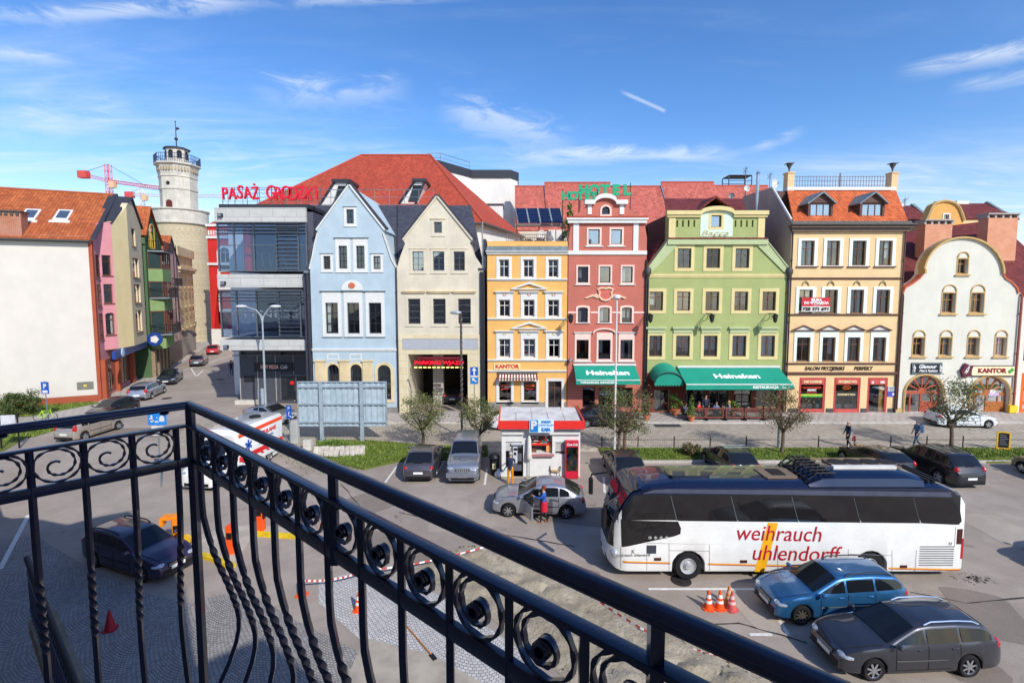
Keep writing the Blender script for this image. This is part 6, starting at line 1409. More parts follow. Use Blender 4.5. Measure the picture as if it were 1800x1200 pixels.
mb=MB();mb. box(0,-1.2,0,12.5,10,15.0);mb. build('wall',m_st,rt);mb=MB();mb. box(-.3,-1.8,13.0,12.8,-1.202,13.4);mb. box(-.2,-1.5,15.0,12.7,10.2,16.3)
for k in range(18):mb. box(k*.7,-1.65,12.6,k*.7+.3,-1.202,13.0)
mb. build('cornice',m_stone,rt)
for z in(4.4,7.6,10.5):
 for x in(1,4.2,7.4,10.3):window(rt,(x,z,x+1.1,z+2.0),M('cream_frame','#e3cf98',.5),y0=-1.36,hb=(.7,),curtain=.5,sill=(m_stone,.15,.14,.1),lintel=(m_stone,.2,.14,.12,.1))
mb=MB();mb. box(.5,-1.28,.3,12,-1.202,3.2);mb. build('shopfront',M('pale_shop','#9d9486',.5),rt)
# ---------------------------------------------------------------- round stone tower
tc_=at(313.5,320,97);t=thing('stone_tower','old round tower with an octagonal shaft, railed gallery and lantern','tower',(tc_. x,97,0));zf=lambda y:at(317,y,92). z;rf=lambda px:.92*px*(at(318,400,97). x-at(317,400,97). x)
m_tow=BRICKS('tower_stone','#cdbf9f','#b9ab8c','#9f937c',.55,.32,.02,kind='UV',bs=.5);m_towl=STUCCO('tower_render','#cbc5b8',.10,.2)
mb=MB();R0_=rf(47);mb. lathe([(R0_*1.02,0),(R0_,zf(430)),(R0_*.98,zf(391))],(0,0,0),32);mb. build('lower_drum',m_tow,t)
mb=MB();mb. lathe([(R0_*.98,zf(391)),(R0_*1.06,zf(390)),(R0_*1.06,zf(387.5)),(R0_,zf(387)),(R0_,zf(366)),(R0_*1.05,zf(365.5)),(R0_*1.05,zf(363.5)),(0,zf(363.2))],(0,0,0),32,smooth=True);mb. build('upper_drum',m_towl,t)
rs8=lambda px:rf(px)/math. cos(math. pi/8)*.97
mb=MB();mb. lathe([(rs8(29.5),zf(364)),(rs8(29.5),zf(328)),(rs8(31),zf(327)),(rs8(31),zf(324.5)),(rs8(30),zf(324)),(rs8(30),zf(305)),(rs8(31.5),zf(304)),(rs8(31.5),zf(302)),(rs8(30.5),zf(301.5)),(rs8(33),zf(284)),(rs8(37),zf(281.5)),(rs8(37),zf(279)),(0,zf(278.8))],(0,0,0),8,smooth=False,a0=math. pi/8,a1=2*math. pi+math. pi/8)
mb. build('shaft',m_towl,t)
mb=MB();
for k in range(40):a=2*math. pi*k/40;r_=rf(31.7);mb. cbox((r_*math. cos(a),r_*math. sin(a),zf(290)),(.35,.25,.7),0,rz=a)
mb. build('corbel',M('corbel_stone','#a89a80',.9),t)  # corbels in a darker stone tone than the shaft
o=t
for a in(-112,-90,-68):
 ca,sa=math. cos(R(a)),math. sin(R(a));r_=rf(29.6);mb=MB();mb. lathe([(0,-.05),(.32,-.05),(.32,.1),(0,.1)],(0,0,0),12,0,'y');w_=mb. build('round_window',m_room,t);w_. location=(r_*ca,r_*sa,zf(317));w_. rotation_euler=(0,0,R(a+90))
mb=MB();mb. prism(arch_poly((-.55,0,.55,1.5),1.),-.05,.1,0);w_=mb. build('round_window',M('tower_door_red','#5a2620',.8),t);w_. location=(0,-rf(29.3),zf(362));w_. name='tower_door'  # arched door panel in dark red
mb=MB();rl8=rs8(18.5);mb. lathe([(rl8,zf(278.8)),(rl8,zf(250.5)),(0,zf(250.4))],(0,0,0),8,smooth=False,a0=math. pi/8,a1=2*math. pi+math. pi/8);mb. build('lantern',m_towl,t)
for k in range(8):
 a=math. pi/4*k;ca,sa=math. cos(a),math. sin(a);r_=rl8*math. cos(math. pi/8);mb=MB();mb. prism(arch_poly((-.42,.9,.42,2.4),1.),-.03,.1,0,holes=[]);w_=mb. build('lantern_window',m_room,t);w_. location=(r_*ca,r_*sa,zf(278));w_. rotation_euler=(0,0,a+math. pi/2)
mb=MB();mb. lathe([(rs8(21.5),zf(251)),(rs8(21.5),zf(249)),(rs8(18),zf(247.5)),(rf(3),zf(245.5)),(0,zf(245.4))],(0,0,0),8,smooth=False,a0=math. pi/8,a1=2*math. pi+math. pi/8);mb. build('roof',m_cap,t)
mb=MB();mb. tube([(0,0,zf(247)),(0,0,zf(198))],[.12,.05],6);mb. ball((0,0,zf(230)),.32,10);mb. prism([(.05,zf(214)),(.75,zf(211.5)),(.6,zf(209)),(.05,zf(208))],-.03,.03,0);mb. ball((0,0,zf(198)),.15,8);mb. build('finial',m_cap,t)
mb=MB();rg=rs8(36)
for k in range(8):
 a0,a1=math. pi/8+math. pi/4*k,math. pi/8+math. pi/4*(k+1);p0,p1=Vector((rg*math. cos(a0),rg*math. sin(a0))),Vector((rg*math. cos(a1),rg*math. sin(a1)))
 for f in[i/8 for i in range(8)]:p=p0 . lerp(p1,f);mb. box(p. x-.03,p. y-.03,zf(279),p. x+.03,p. y+.03,zf(264))
 for y in(264,271):mb. tube([(p0 . x,p0 . y,zf(y)),(p1 . x,p1 . y,zf(y))],.06,5)
mb. build('railing',M('rail_blue','#3e4c66',.5),t)
# ---------------------------------------------------------------- red house closing the street
YQ=84;x0=at(366,450,YQ). x;H=House('townhouse','bright red house with white window surrounds closing the side street',(x0,YQ));rt=H. root;W_=17
zz_=[H. U(380,y)[1]for y in(396,405,417,464,578,600)]
wins=[]
for x in(1.0,4.6,8.2,11.8,15):
 for(ya,yb,ar)in((435,462,1.),(478,505,0),(520,543,0)):wins. append(((x+.9,H. U(380,yb)[1],x+2.6,H. U(380,ya)[1]),ar))
wall_mesh([(0,0),(W_,0),(W_,zz_[0]),(0,zz_[0])],[arch_poly(r,a)for r,a in wins],8). build('wall',[STUCCO('bright_red','#c8302c',.05,.06),m_room],rt)
for r,a in wins:window(rt,r,m_white,arch=a,trim=(m_white,.42,.08),curtain=.3)
mb=MB()
for z in(zz_[0],zz_[2],zz_[3]):mb. box(-.1,-.25,z-.2,W_+.1,0,z+.2)
mb. box(0,-.12,0,W_,-.002,zz_[4]);mb. each('cornice',m_white,rt)
mb=MB()
for k in range(40):mb. box(.2+k*.42,-.16,zz_[2]+.35,.4+k*.42,-.0,zz_[1])
mb. each('baluster',m_white,rt)
roofquad(rt,[(-.2,0,zz_[0]),(W_,0,zz_[0]),(W_,5,zz_[0]+4),(4,5,zz_[0]+4)],m_rtile)
# ---------------------------------------------------------------- two tower cranes far away
def crane(label,name_col,px,ybase,ytop,Y,jl,jr,yl,yr,apex):
 t=thing('tower_crane',label,'crane',(at(px,ybase,Y). x,Y,0));ox=t. location. x;m=name_col;zt_=at(px,ytop,Y). z;zj=at(px,(yl*1+yr)/2,Y). z
 def lat(a,b,w_,n,nm):
  mb=MB();A2,B2=Vector(a),Vector(b);d=(B2-A2). normalized();s=Vector((0,1,0))*w_/2;up=d. cross(Vector((0,1,0))). normalized()*w_/2
  cs=[s+up,-s+up,-s-up,s-up]
  for c in cs:mb. tube([A2+c,B2+c],w_*.08,4)
  for k in range(n):
   p,q=A2 . lerp(B2,k/n),A2 . lerp(B2,(k+1)/n)
   for i in range(4):mb. tube([p+cs[i],q+cs[(i+1)%4]],w_*.05,4);mb. tube([p+cs[i],p+cs[(i+1)%4]],w_*.05,4)
  return mb. build(nm,m,t)
 lat((0,0,0),(0,0,zt_),1.5,22,'mast')
 pl_,pr_=at(jl,yl,Y),at(jr,yr,Y)
 lat((0,0,zj),(pr_. x-ox,0,pr_. z),1.0,26,'jib');lat((0,0,zj),(pl_. x-ox,0,pl_. z),1.0,10,'counter_jib')
 mb=MB();mb. tube([(0,0,zt_),((pr_. x-ox)*.65,0,zj+(pr_. z-zj)*.65)],.08,4);mb. tube([(0,0,zt_),(pl_. x-ox,0,pl_. z)],.08,4);mb. build('stay_cable',m_greyfr,t)
 mb=MB();mb. cbox((pl_. x-ox+1.5,0,pl_. z-.4),(3.2,2.2,2.6));mb. build('counterweight',M('crane_weight','#c9504a',.7),t);mb=MB();mb. cbox((2.0,-.8,zj-1.4),(2.0,1.6,2.4));mb. build('cab',M('crane_cab','#d8b48a',.6),t)
crane('red tower crane with a long jib, left of the stone tower',M('crane_red','#d24a40',.6),193,345,289,190,140,292,305,332,0)
crane('pale tower crane with a horizontal jib passing behind the stone tower',M('crane_pale','#d8c8c0',.6),249,345,330,230,222,392,341,345,0)
# ================================================================ vehicles
m_tyre=M('tyre','#17171a',.85,var=.2);m_rim=M('alloy','#b4b6ba',.3,metal=.75,var=.05);m_hub=M('wheel_dark','#1e1e21',.6)
m_cg=GLASSY('car_glass',(.009,.011,.014),.04);m_trim=M('car_trim','#141416',.55);m_seam=M('car_gap','#0b0b0c',.8)
m_tail=M('tail_lamp','#b0161e',.2,coat=.8,var=.08);m_head=M('head_lamp','#c6ccd2',.12,metal=.5,var=.2,sc=12,coat=1);m_plate=M('number_plate','#e4e4e0',.5);m_chrome=M('chrome','#d0d2d4',.18,metal=.9)
m_ind=M('indicator','#e07a1c',.3,coat=.6)
def lin(P,x):
 """piecewise line through points ordered by falling x"""
 if x>=P[0][0]:return P[0][1]
 for a,b in zip(P[:-1],P[1:]):
  if x>=b[0]:return a[1]+(b[1]-a[1])*(x-a[0])/(b[0]-a[0]or 1e-9)
 return P[-1][1]
KINDS={'hatch':dict(L=4.25,W=1.78,H=1.47,r=.31,wb=2.62,nose=.73,hood=.96,ws=.98,rf=.10,rr=-1.15,rb=-1.86,tz=1.02,te=.86,win=((.78,.02),(-.06,-.86),(-.93,-1.35)),b0=.90,b1=1.0),'estate':dict(L=4.5,W=1.78,H=1.47,r=.31,wb=2.65,nose=.73,hood=.96,ws=1.0,rf=.18,rr=-1.72,rb=-2.08,tz=1.0,te=.90,win=((.82,.02),(-.06,-.93),(-1.01,-1.88)),b0=.90,b1=.97),'sedan':dict(L=4.75,W=1.82,H=1.45,r=.32,wb=2.75,nose=.73,hood=.94,ws=1.0,rf=.2,rr=-.85,rb=-1.62,tz=1.04,te=.96,win=((.82,.04),(-.04,-.92),(-1.0,-1.2)),b0=.90,b1=.97),'suv':dict(L=4.6,W=1.86,H=1.70,r=.36,wb=2.78,nose=.85,hood=1.12,ws=.98,rf=.22,rr=-1.6,rb=-2.12,tz=1.16,te=1.0,win=((.80,.04),(-.04,-.90),(-.98,-1.85)),b0=1.06,b1=1.14),'offroad':dict(L=4.55,W=1.80,H=1.84,r=.38,wb=2.65,nose=.98,hood=1.16,ws=.80,rf=.22,rr=-2.02,rb=-2.2,tz=1.22,te=1.05,win=((.66,.02),(-.06,-.86),(-.94,-2.0)),b0=1.14,b1=1.18),'van':dict(L=5.4,W=1.95,H=2.3,r=.34,wb=3.2,nose=.95,hood=1.2,ws=1.75,rf=1.0,rr=-2.55,rb=-2.65,tz=1.3,te=1.2,win=((1.5,.7),),b0=1.15,b1=1.2),}
class Car:
 def __init__(s,kind,**o):
  k=dict(KINDS[kind]);k. update(o);s. k=k;L2=k['L']/2;s. L2=L2;s. w=k['W']/2;H=k['H']
  s. top=[(L2,k['nose']-.26),(L2-.05,k['nose']-.04),(L2-.16,k['nose']+.06),(L2-.6,k['nose']+.04+(k['hood']-k['nose'])*.6),(k['ws']+.04,k['hood']),(k['rf'],H-.05),(k['rf']-.35,H-.008),((k['rf']+k['rr'])/2-.2,H),(k['rr'],H-.06),(k['rb'],k['tz'])]
  if k['rb']>-L2+.5:s. top. append((-L2+.12,k['te']))
  else:s. top. append((-L2+.05,k['te']))
  s. top. append((-L2,k['te']-.25));s. wx=(k['wb']/2+.08,-k['wb']/2+.08)
 def zt(s,x):return sum(lin(s. top,x+d)for d in(-.09,-.045,0,.045,.09))/5
 def hw(s,x):
  L2=s. L2;e=max(0,abs(x)-(L2-.55))/.55;f=1-.05*(abs(x)/L2)**2;return s. w*f*(1-.20*(1-math. sqrt(max(0,1-e*e))))
 def belt(s,x):k=s. k;return min(k['b0']+(k['b1']-k['b0'])*(1-(x+s. L2)/(2*s. L2)),s. zt(x)-.035)
 def wt(s,x):
  b=s. belt(x);f=max(0,min(1,(s. zt(x)-b)/(s. k['H']-s. k['b0'])))
  return s. hw(x)*(.90+(.755-.90)*f)
 def zb(s,x):
  z=.21+.05*(abs(x)/s. L2)**6;ra=s. k['r']+.055
  for wx in s. wx:
   d=abs(x-wx)
   if d<ra:z=max(z,s. k['r']+math. sqrt(ra*ra-d*d))
  return min(z,s. zt(x)-.12)
 def sec(s,x):
  w,b,z0,t,wt=s. hw(x),s. belt(x),s. zb(x),s. zt(x),s. wt(x);h=max(b-z0,.06)
  return[(w-.22,z0),(w-.03,z0),(w-.005,z0+h*.1),(w+.004,z0+h*.35),(w,z0+h*.62),(w*.985,z0+h*.86),(w*.962,b),(w*.945+(wt-w*.945)*.5,b+(t-.07-b)*.5 if t-.07>b else b+.004),(wt+.012,max(t-.075,b+.008)),(wt-.035,max(t-.028,b+.014)),(wt*.62,t),(0,t+.014)]
 def sy(s,x,z):
  P=s. sec(x)
  for a,b in zip(P[2:-1],P[3:]):
   if a[1]<=z<=b[1]:return a[0]+(b[0]-a[0])*(z-a[1])/(b[1]-a[1]or 1e-9)
  return P[8][0]
 def build(s,name,label,loc,yaw,paint,group=None,cat='car',rails=0,spokes=5,tint=None,plate=True,seams=True,glass=None,skip_door=False,rimm=None,z=.0):
  k=s. k;L2=s. L2;t=thing(name,label,cat,(loc[0],loc[1],z),yaw,group);glass=glass or m_cg
  xs=sorted(set([-L2+i*2*L2/64 for i in range(65)]+[-L2+.02,-L2+.05,L2-.02,L2-.05]+[wx+d*(k['r']+.055)for wx in s. wx for d in(-1.001,-.97,-.8,.8,.97,1.001)]))
  mb=MB();rows=[]
  for x in xs:P=s. sec(x);rows. append([(x,y,zz)for y,zz in P]+[(x,-y,zz)for y,zz in P[-2::-1]])
  mb. grid(rows,0);mb. face(rows[0],0);mb. face(rows[-1][::-1],0)
  mb. box(-L2+.25,-s. w+.2,.2,L2-.25,s. w-.2,.62,1)
  if seams:
   for sd in(1,-1):
    xq=[w_[0]for w_ in k['win'][:2]]+[k['win'][min(1,len(k['win'])-1)][1]-.02]
    for x in xq:
     z0=.30;pts=[(x,sd*(s. sy(x,z0+(s. belt(x)-z0)*i/6)+.002),z0+(s. belt(x)-z0)*i/6)for i in range(7)];mb. tube(pts,.009,4,2)
    for zz,xa,xb in((.30,xq[0],xq[-1]),):mb. tube([(xa+(xb-xa)*i/8,sd*(s. sy(xa+(xb-xa)*i/8,zz)+.002),zz)for i in range(9)],.011,4,2)
    mb. tube([(wx_,sd*(s. sy(wx_,.56)+.006),.56)for wx_ in[xq[0]-(xq[0]-xq[-1])*i/8 for i in range(9)]],.02,4,1)
   xh=k['ws']+.1;mb. tube([(L2-.14,s. wt(L2-.14)*.8,s. zt(L2-.14)+.006),((L2+xh)/2,s. wt((L2+xh)/2)*.9,s. zt((L2+xh)/2)+.0),(xh,s. wt(xh)*.93,s. zt(xh)-.005)],.008,4,2);mb. tube([(L2-.14,-s. wt(L2-.14)*.8,s. zt(L2-.14)+.006),((L2+xh)/2,-s. wt((L2+xh)/2)*.9,s. zt((L2+xh)/2)),(xh,-s. wt(xh)*.93,s. zt(xh)-.005)],.008,4,2)
  body=mb. build('body',[paint,m_trim,m_seam],t)
  def cap(xa,xb,nm,inset,sg):
   p=MB();rows=[]
   for i in range(9):
    x=xa+(xb-xa)*i/8;w_=s. wt(x)-inset;rows. append([(x+sg*.008,w_*f,s. zt(x)+.014*(1-f*f)+.010-.02*abs(f)**5)for f in[j/6-1 for j in range(13)]])
   p. grid(rows);return p. build(nm,glass,t)
  cap(k['ws']-.02,k['rf']+.03,'windscreen',.055,1)
  if k. get('rwin',1):cap(k['rr']-.05,k['rb']+.03,'rear_window',.075,-1)
  for sd in(1,-1):
   for xa,xb in k['win']:
    p=MB();lo,hi=[],[];n=12
    for i in range(n+1):
     x=xa+(xb-xa)*i/n;b,tt=s. belt(x)+.045,s. zt(x)-.095
     if tt-b<.03:tt=b+.012
     lo. append((x,sd*(s. sy(x,b)+.008),b));hi. append((x,sd*(s. sy(x,tt)+.008),tt))
    p. grid([lo,hi]);p. build('side_window',glass,t)
   x=k['ws']-.16;p=MB();b=s. belt(x)+.07;p. ball((x,sd*(s. hw(x)+.10),b+.03),.1,10,0,(.75,1.05,.72));p. tube([(x,sd*(s. hw(x)-.05),b-.03),(x,sd*(s. hw(x)+.08),b)],.025,5);p. build('mirror',paint if k['H']<1.8 else m_trim,t)
   xl=L2-.23;zl=s. zt(L2-.1)-.06;p=MB();p. ball((xl,sd*(s. hw(xl)-.19),zl-.01),.23,14,0,(.92,.95,.42));p. build('headlight',m_head,t)
   xr=-L2+.19;zr_=k. get('tlz',s. belt(xr)-.12);p=MB();p. ball((xr,sd*(s. hw(xr)-.135),zr_),.19,14,0,(.80,.72,k. get('tlh',.85)));p. build('tail_light',m_tail,t)
   for xa,xb in k['win'][:2]:
    if len(k['win'])<2:break
    x=xb+.13;p=MB();zz=s. belt(x)-.1;p. cbox((x,sd*(s. sy(x,zz)+.012),zz),(.17,.03,.03));p. build('door_handle',paint,t)
   for wx in s. wx:
    r=k['r'];yo=s. w-.02;p=MB();p. lathe([(r*.64,-.10),(r*.66,.0),(r*.9,.012),(r,-.03),(r,-.17),(r*.9,-.21),(r*.6,-.2)],(0,0,0),24,0,'y');w_=p. build('wheel',m_tyre,t);w_. location=(wx,sd*yo,r)
    if sd<0:w_. rotation_euler=(0,0,math. pi)
    p=MB();p. lathe([(0,-.05),(r*.63,-.07),(r*.63,-.02),(r*.68,.004),(r*.66,-.01)],(0,0,0),24,1,'y',mf=lambda i,j:0 if i>=2 else 1)
    for q in range(spokes):
     a=2*math. pi*q/spokes+.3;ca,sa=math. cos(a),math. sin(a);wd=r*(.30 if spokes<7 else.15);p. face([(ca*r*.12-sa*wd*.7,-.005,sa*r*.12+ca*wd*.7),(ca*r*.65-sa*wd*.5,-.018,sa*r*.65+ca*wd*.5),(ca*r*.65+sa*wd*.5,-.018,sa*r*.65-ca*wd*.5),(ca*r*.12+sa*wd*.7,-.005,sa*r*.12-ca*wd*.7)],0)
    p. disc((0,.0,0),r*.2,14,0,'y');p. build('rim',[rimm or m_rim,m_hub],w_)
  p=MB();zg=s. zt(L2-.1)-.13;wv=s. w*.42
  p. cbox((L2-.02,0,zg),(.07,wv*2,.12),0);p. cbox((L2-.03,0,.37),(.09,s. w*1.35,.16),0);p. cbox((L2-.12,0,.25),(.2,s. w*1.7,.05),0);p. build('grille',m_trim,t)
  p=MB()
  for q in range(3):p. cbox((L2+.018,0,zg-.04+.04*q),(.01,wv*1.9,.012))
  p. build('grille_bar',m_chrome,t)
  if plate:
   for x,zz in((L2+.03,.47),(-L2-.012,k. get('plz',.58))):p=MB();p. cbox((x,0,zz),(.02,.5,.11));p. build('number_plate',m_plate,t)
  p=MB();p. cbox((-L2+.06,0,.34),(.16,s. w*1.5,.13));p. build('bumper',m_trim,t)
  if rails:
   for sd in(1,-1):
    p=MB();xa,xb=k['rf']-.25,k['rr']+.1;pts=[(xa+(xb-xa)*i/8,sd*(s. wt(xa+(xb-xa)*i/8)-.06),s. zt(xa+(xb-xa)*i/8)+(.045 if 0<i<8 else-.02))for i in range(9)];p. tube(pts,.022,6);p. build('roof_rail',m_chrome if rails==1 else m_trim,t)
   if rails==3:
    for x in(k['rf']-.4,k['rr']+.5):p=MB();p. tube([(x,-s. wt(x),s. zt(x)+.09),(x,s. wt(x),s. zt(x)+.09)],.018,6);p. build('roof_bar',m_zinc,t)
  if k['rr']<-1.0:
   p=MB();x=k['rb'];p. cbox((x-.02,0,k['tz']+.03),(.03,.45,.03));p. build('wiper',m_trim,t)
  return t
def by_wheels(kind,F,Rr,near,**o):
 """stand a car so that its near wheels touch the ground at two spots; near=+1 when its left side faces the eye"""
 c=Car(kind,**o);f,r=G(*F),G(*Rr);d=(f-r);d. z=0;yaw=math. atan2(d. y,d. x);m=(f+r)/2;lft=Vector((-math. sin(yaw),math. cos(yaw),0))
 off=c. w-.08;p=m-lft*near*off-Vector((math. cos(yaw),math. sin(yaw),0))*.08
 return c,p,yaw
def by_rear(kind,px,py,yaw,rear=1,**o):
 c=Car(kind,**o);p=G(px,py);d=Vector((math. cos(yaw),math. sin(yaw),0));return c,p+d*c. L2*rear,yaw
P_silver=PAINT('paint_silver','#a9acb4',.65);P_dgrey=PAINT('paint_dark_grey','#5d5a60',.6);P_sgrey=PAINT('paint_silver_grey','#9298a4',.6)
P_blue=PAINT('paint_blue','#2f6a9c',.55);P_gun=PAINT('paint_gunmetal','#3f4149',.6);P_plum=PAINT('paint_plum','#3b2f48',.45);P_black=PAINT('paint_black','#15161a',.2);P_navy=PAINT('paint_navy','#1b2130',.3)
P_beige=PAINT('paint_beige','#b5a99c',.5);P_red=PAINT('paint_red','#b01a26',.2);P_white=PAINT('paint_white','#dfe3e6',.0);P_brown=PAINT('paint_brown','#6b6058',.5);P_green=PAINT('paint_dark_green','#1d2a2a',.3)
c,p,y=by_wheels('hatch',(893,908),(996,911),1);MEG=c. build('parked_car','silver hatchback with its driver door standing open beside the kiosk',p,y,P_silver,spokes=7)
# its open door
MP,MY=p,y;hx=.80;mb=MB();n=8;W_=1.0
mb. grid([[(-W_*j/6,.03*math. sin(math. pi*i/4),.28+.62*i/4)for j in range(7)]for i in range(5)],0);mb. grid([[(-W_*j/6,.03*math. sin(math. pi*i/4)-.09,.28+.62*i/4)for j in range(7)]for i in range(5)],1)
for a,b in(((0,.28),(-W_,.28)),((-W_,.28),(-W_,.9)),((-W_,.9),(0,.9)),((0,.9),(0,.28))):mb. face([(a[0],0,a[1]),(b[0],0,b[1]),(b[0],-.09,b[1]),(a[0],-.09,a[1])],0)
o=mb. build('open_door',[P_silver,m_trim],MEG);o. location=(hx,c. w-.01,0);o. rotation_euler=(0,0,R(-62))
mb=MB();mb. face([(-.12,-.05,.92),(-W_+.03,-.05,.92),(-W_+.05,-.12,1.32),(-.62,-.11,1.30)]);mb. build('door_glass',m_cg,o);mb=MB();mb. tube([(-.05,-.05,.9),(-.6,-.12,1.33),(-W_+.04,-.13,1.35),(-W_+.01,-.05,.9)],.022,5);mb. build('door_frame',m_trim,o)
mb=MB();q=[(hx-.01,.30),(-.1,.30),(-.12,1.30),(.25,1.32),(hx-.05,.93)];mb. face([(x,c. sy(x,min(z,c. zt(x)-.09))+.012,z)for x,z in q]);mb. build('door_opening',m_seam,MEG)
c,p,y=by_wheels('estate',(1405,1097),(1552,1090),1,L=4.35,W=1.54,H=1.43);FOC_=c. build('parked_car','bright blue estate car parked in front of the coach',p,y,P_blue,rails=2,spokes=9,rimm=M('dark_alloy','#6b655c',.4,metal=.6))
for sd in(1,-1):mb=MB();x=c. L2-.12;mb. ball((x,sd*(c. hw(x)-.1),.52),.09,8,0,(.6,.8,.6));mb. build('indicator',m_ind,FOC_)
c,p,y=by_wheels('estate',(1531.7,1195),(1701,1188),1,L=4.5,W=1.56,H=1.42);AUD=c. build('parked_car','dark grey estate car with chrome roof rails nearest the balcony rail',p,y,P_gun,rails=1,spokes=7)
c,p,y=by_wheels('estate',(262,1026),(160,993),-1,L=4.4,W=1.6,H=1.40);t=c. build('parked_car','dark plum estate car with roof rails at the exit barrier seen through the railing',p,y,P_plum,rails=2,spokes=7);PUR=t
c,p,y=by_rear('hatch',735,850,R(91),1,tlh=.55);c. build('parked_car','dark grey hatchback parked tail outwards left of the silver off roader',p,y,P_dgrey)
c,p,y=by_rear('offroad',813,853,R(-89),-1);t=c. build('parked_car','tall silver grey off roader parked nose outwards left of the kiosk',p,y,P_sgrey,rails=0)
mb=MB();mb. cbox((1.45,0,c. zt(1.45)+.035),(.32,.42,.07));mb. cbox((1.62,0,c. zt(1.62)+.045),(.02,.36,.045));mb. build('bonnet_scoop',P_sgrey,t)
mb=MB()
for q in range(6):mb. cbox((c. L2+.03,-.27+.11*q,.83),(.03,.05,.2))
mb. build('grille_slat',m_chrome,t);mb=MB();mb. cbox((c. L2-.02,0,.56),(.2,1.7,.22));mb. build('bull_bumper',P_sgrey,t)
c,p,y=by_rear('hatch',1112,862,R(90),1);c. build('parked_car','black hatchback at the kerb just past the kiosk, half behind the coach front',p,y,P_black)
c,p,y=by_rear('hatch',1313,850,R(93),1,L=3.9);c. build('parked_car','dark green black hatchback with silver roof bars parked behind the coach',p,y,P_green,rails=3)
c,p,y=by_rear('hatch',1590,846,R(97),1,L=3.9,H=1.36);c. build('parked_car','low black car parked behind the coach next to the dark off roader',p,y,P_black)
c,p,y=by_rear('suv',1708,861,R(93),1);c. build('parked_car','black off roader with pale number plate parked behind the tail of the coach',p,y,PAINT('paint_soft_black','#202129',.35),rails=2)
f=G(1796,831);c=Car('hatch');c. build('parked_car','brownish grey car cut by the right edge of the picture beside the grass',(f. x+.83,f. y-1.39),R(91),P_brown)
c,p,y=by_wheels('hatch',(1739,753),(1669,752),-1);t=c. build('parked_car','white hatchback standing in front of the white gabled house',p,y,P_white);mb=MB()
for q in range(3):mb. tube([(.5-.5*q+.3*math. cos(a),-(c. sy(.5,.6)+.012),.62+.2*math. sin(a))for a in[math. pi*i/8 for i in range(9)]],.02,4)
mb. build('decal',M('decal_grey','#a9b4ba',.5),t)
c,p,y=by_wheels('sedan',(1102,752),(1027,751),-1);c. build('parked_car','dark navy saloon on the cobbled street behind the twin trunked tree',p,y,P_navy,spokes=9)
pp=G(912,757);c=Car('hatch');c. build('parked_car','pale car standing behind the red trimmed kiosk, mostly hidden',(pp. x,pp. y+.9),R(2),P_white)
q=at(795,700,YF+3.0);c=Car('hatch');c. build('parked_car','dark car driving into the car park entrance of the cream house',(q. x,q. y+2.0),R(90),P_black)
c,p,y=by_wheels('sedan',(493,749),(430,741),-1,L=4.1,H=1.36,wb=2.4,rr=-.5,rb=-1.5,win=((.8,-.25),(-.33,-.8)));c. build('parked_car','silver coupe parked in front of the dark arcade door, behind the ambulance',p,y,P_silver,spokes=7)
ya=math. atan2(SD. y,SD. x)
def along(kind,px,py,sg,*a,**k):
 yaw=ya if sg>0 else ya+math. pi;c=Car(kind,**k. pop('o',{}));p=G(px,py);d=Vector((SD. x,SD. y,0));return c. build(a[0],a[1],p+d*c. L2,yaw+R(k. pop('tw',0)),*a[2:],**k)
rp=G(112,779);fp=G(172,760);yb_=math. atan2(fp. y-rp. y,fp. x-rp. x);c=Car('hatch',L=3.9,tlh=1.7,H=1.5);dd=Vector((math. cos(yb_),math. sin(yb_),0));c. build('parked_car','beige hatchback with tall red tail lamps just beyond the balcony rail',rp+dd*c. L2,yb_,P_beige)
rp=G(226,722);fp=G(172,741);yb_=math. atan2(fp. y-rp. y,fp. x-rp. x);c=Car('hatch');c. build('parked_car','dark hatchback facing us at the mouth of the side street by the grass',(rp+fp)/2,yb_,P_black)
rp=G(240,706);yb_=R(104);c=Car('estate',tlh=1.5);c. build('parked_car','silver estate car parked at the corner shop of the side street',rp+Vector((math. cos(yb_),math. sin(yb_),0))*c. L2,yb_,P_silver)
along('sedan',291,678,-1,'parked_car','dark navy saloon facing down the side street behind the silver estate',P_navy)
along('estate',345,645,1,'parked_car','grey estate car parked in the side street by the green balcony house',P_dgrey)
along('hatch',373,624,1,'parked_car','red car parked at the far end of the side street',P_red)
along('van',392,606,1,'parked_van','white van with red markings beyond the red car',P_white,cat='van')
pp=G(1946,1004);c=Car('estate');c. build('parked_car','black estate car just past the right edge, its shadow on the tarmac',(pp. x,pp. y),R(185),P_black)
# ---------------------------------------------------------------- ambulance
fa,ra=G(347,864),G(470,778);fa=Vector((fa. x,fa. y,0));ya_=R(-97);LA=6.0
dA=Vector((math. cos(ya_),math. sin(ya_),0));ct=fa-dA*(LA/2-.05)
t=thing('ambulance','white box ambulance with orange stripes and a blue star, behind the railing corner','ambulance',(ct. x,ct. y,0),ya_)
m_amb=PAINT('ambulance_white','#e6e6e2',0);m_or=M('day_orange','#f0501c',.4);m_rd=M('ambulance_red','#d8232a',.4)
c=Car('van',L=6.0,W=2.0,H=2.3,wb=3.5,nose=1.0,hood=1.2,ws=2.1,rf=1.35,rr=.9,rb=.6,tz=1.25,te=1.2,win=((1.85,1.05),),b0=1.15,b1=1.2,rwin=0)
rear=c. build('x','',(0,0),0,m_amb,seams=False)
for ch in list(rear. children):ch. parent=t
bpy. data. objects. remove(rear)
mb=MB();pl=[(1.35,-1.02),(1.35,1.02),(-2.95,1.06),(-2.95,-1.06)];z0,z1=.55,2.68;bv=.16
rows=[]
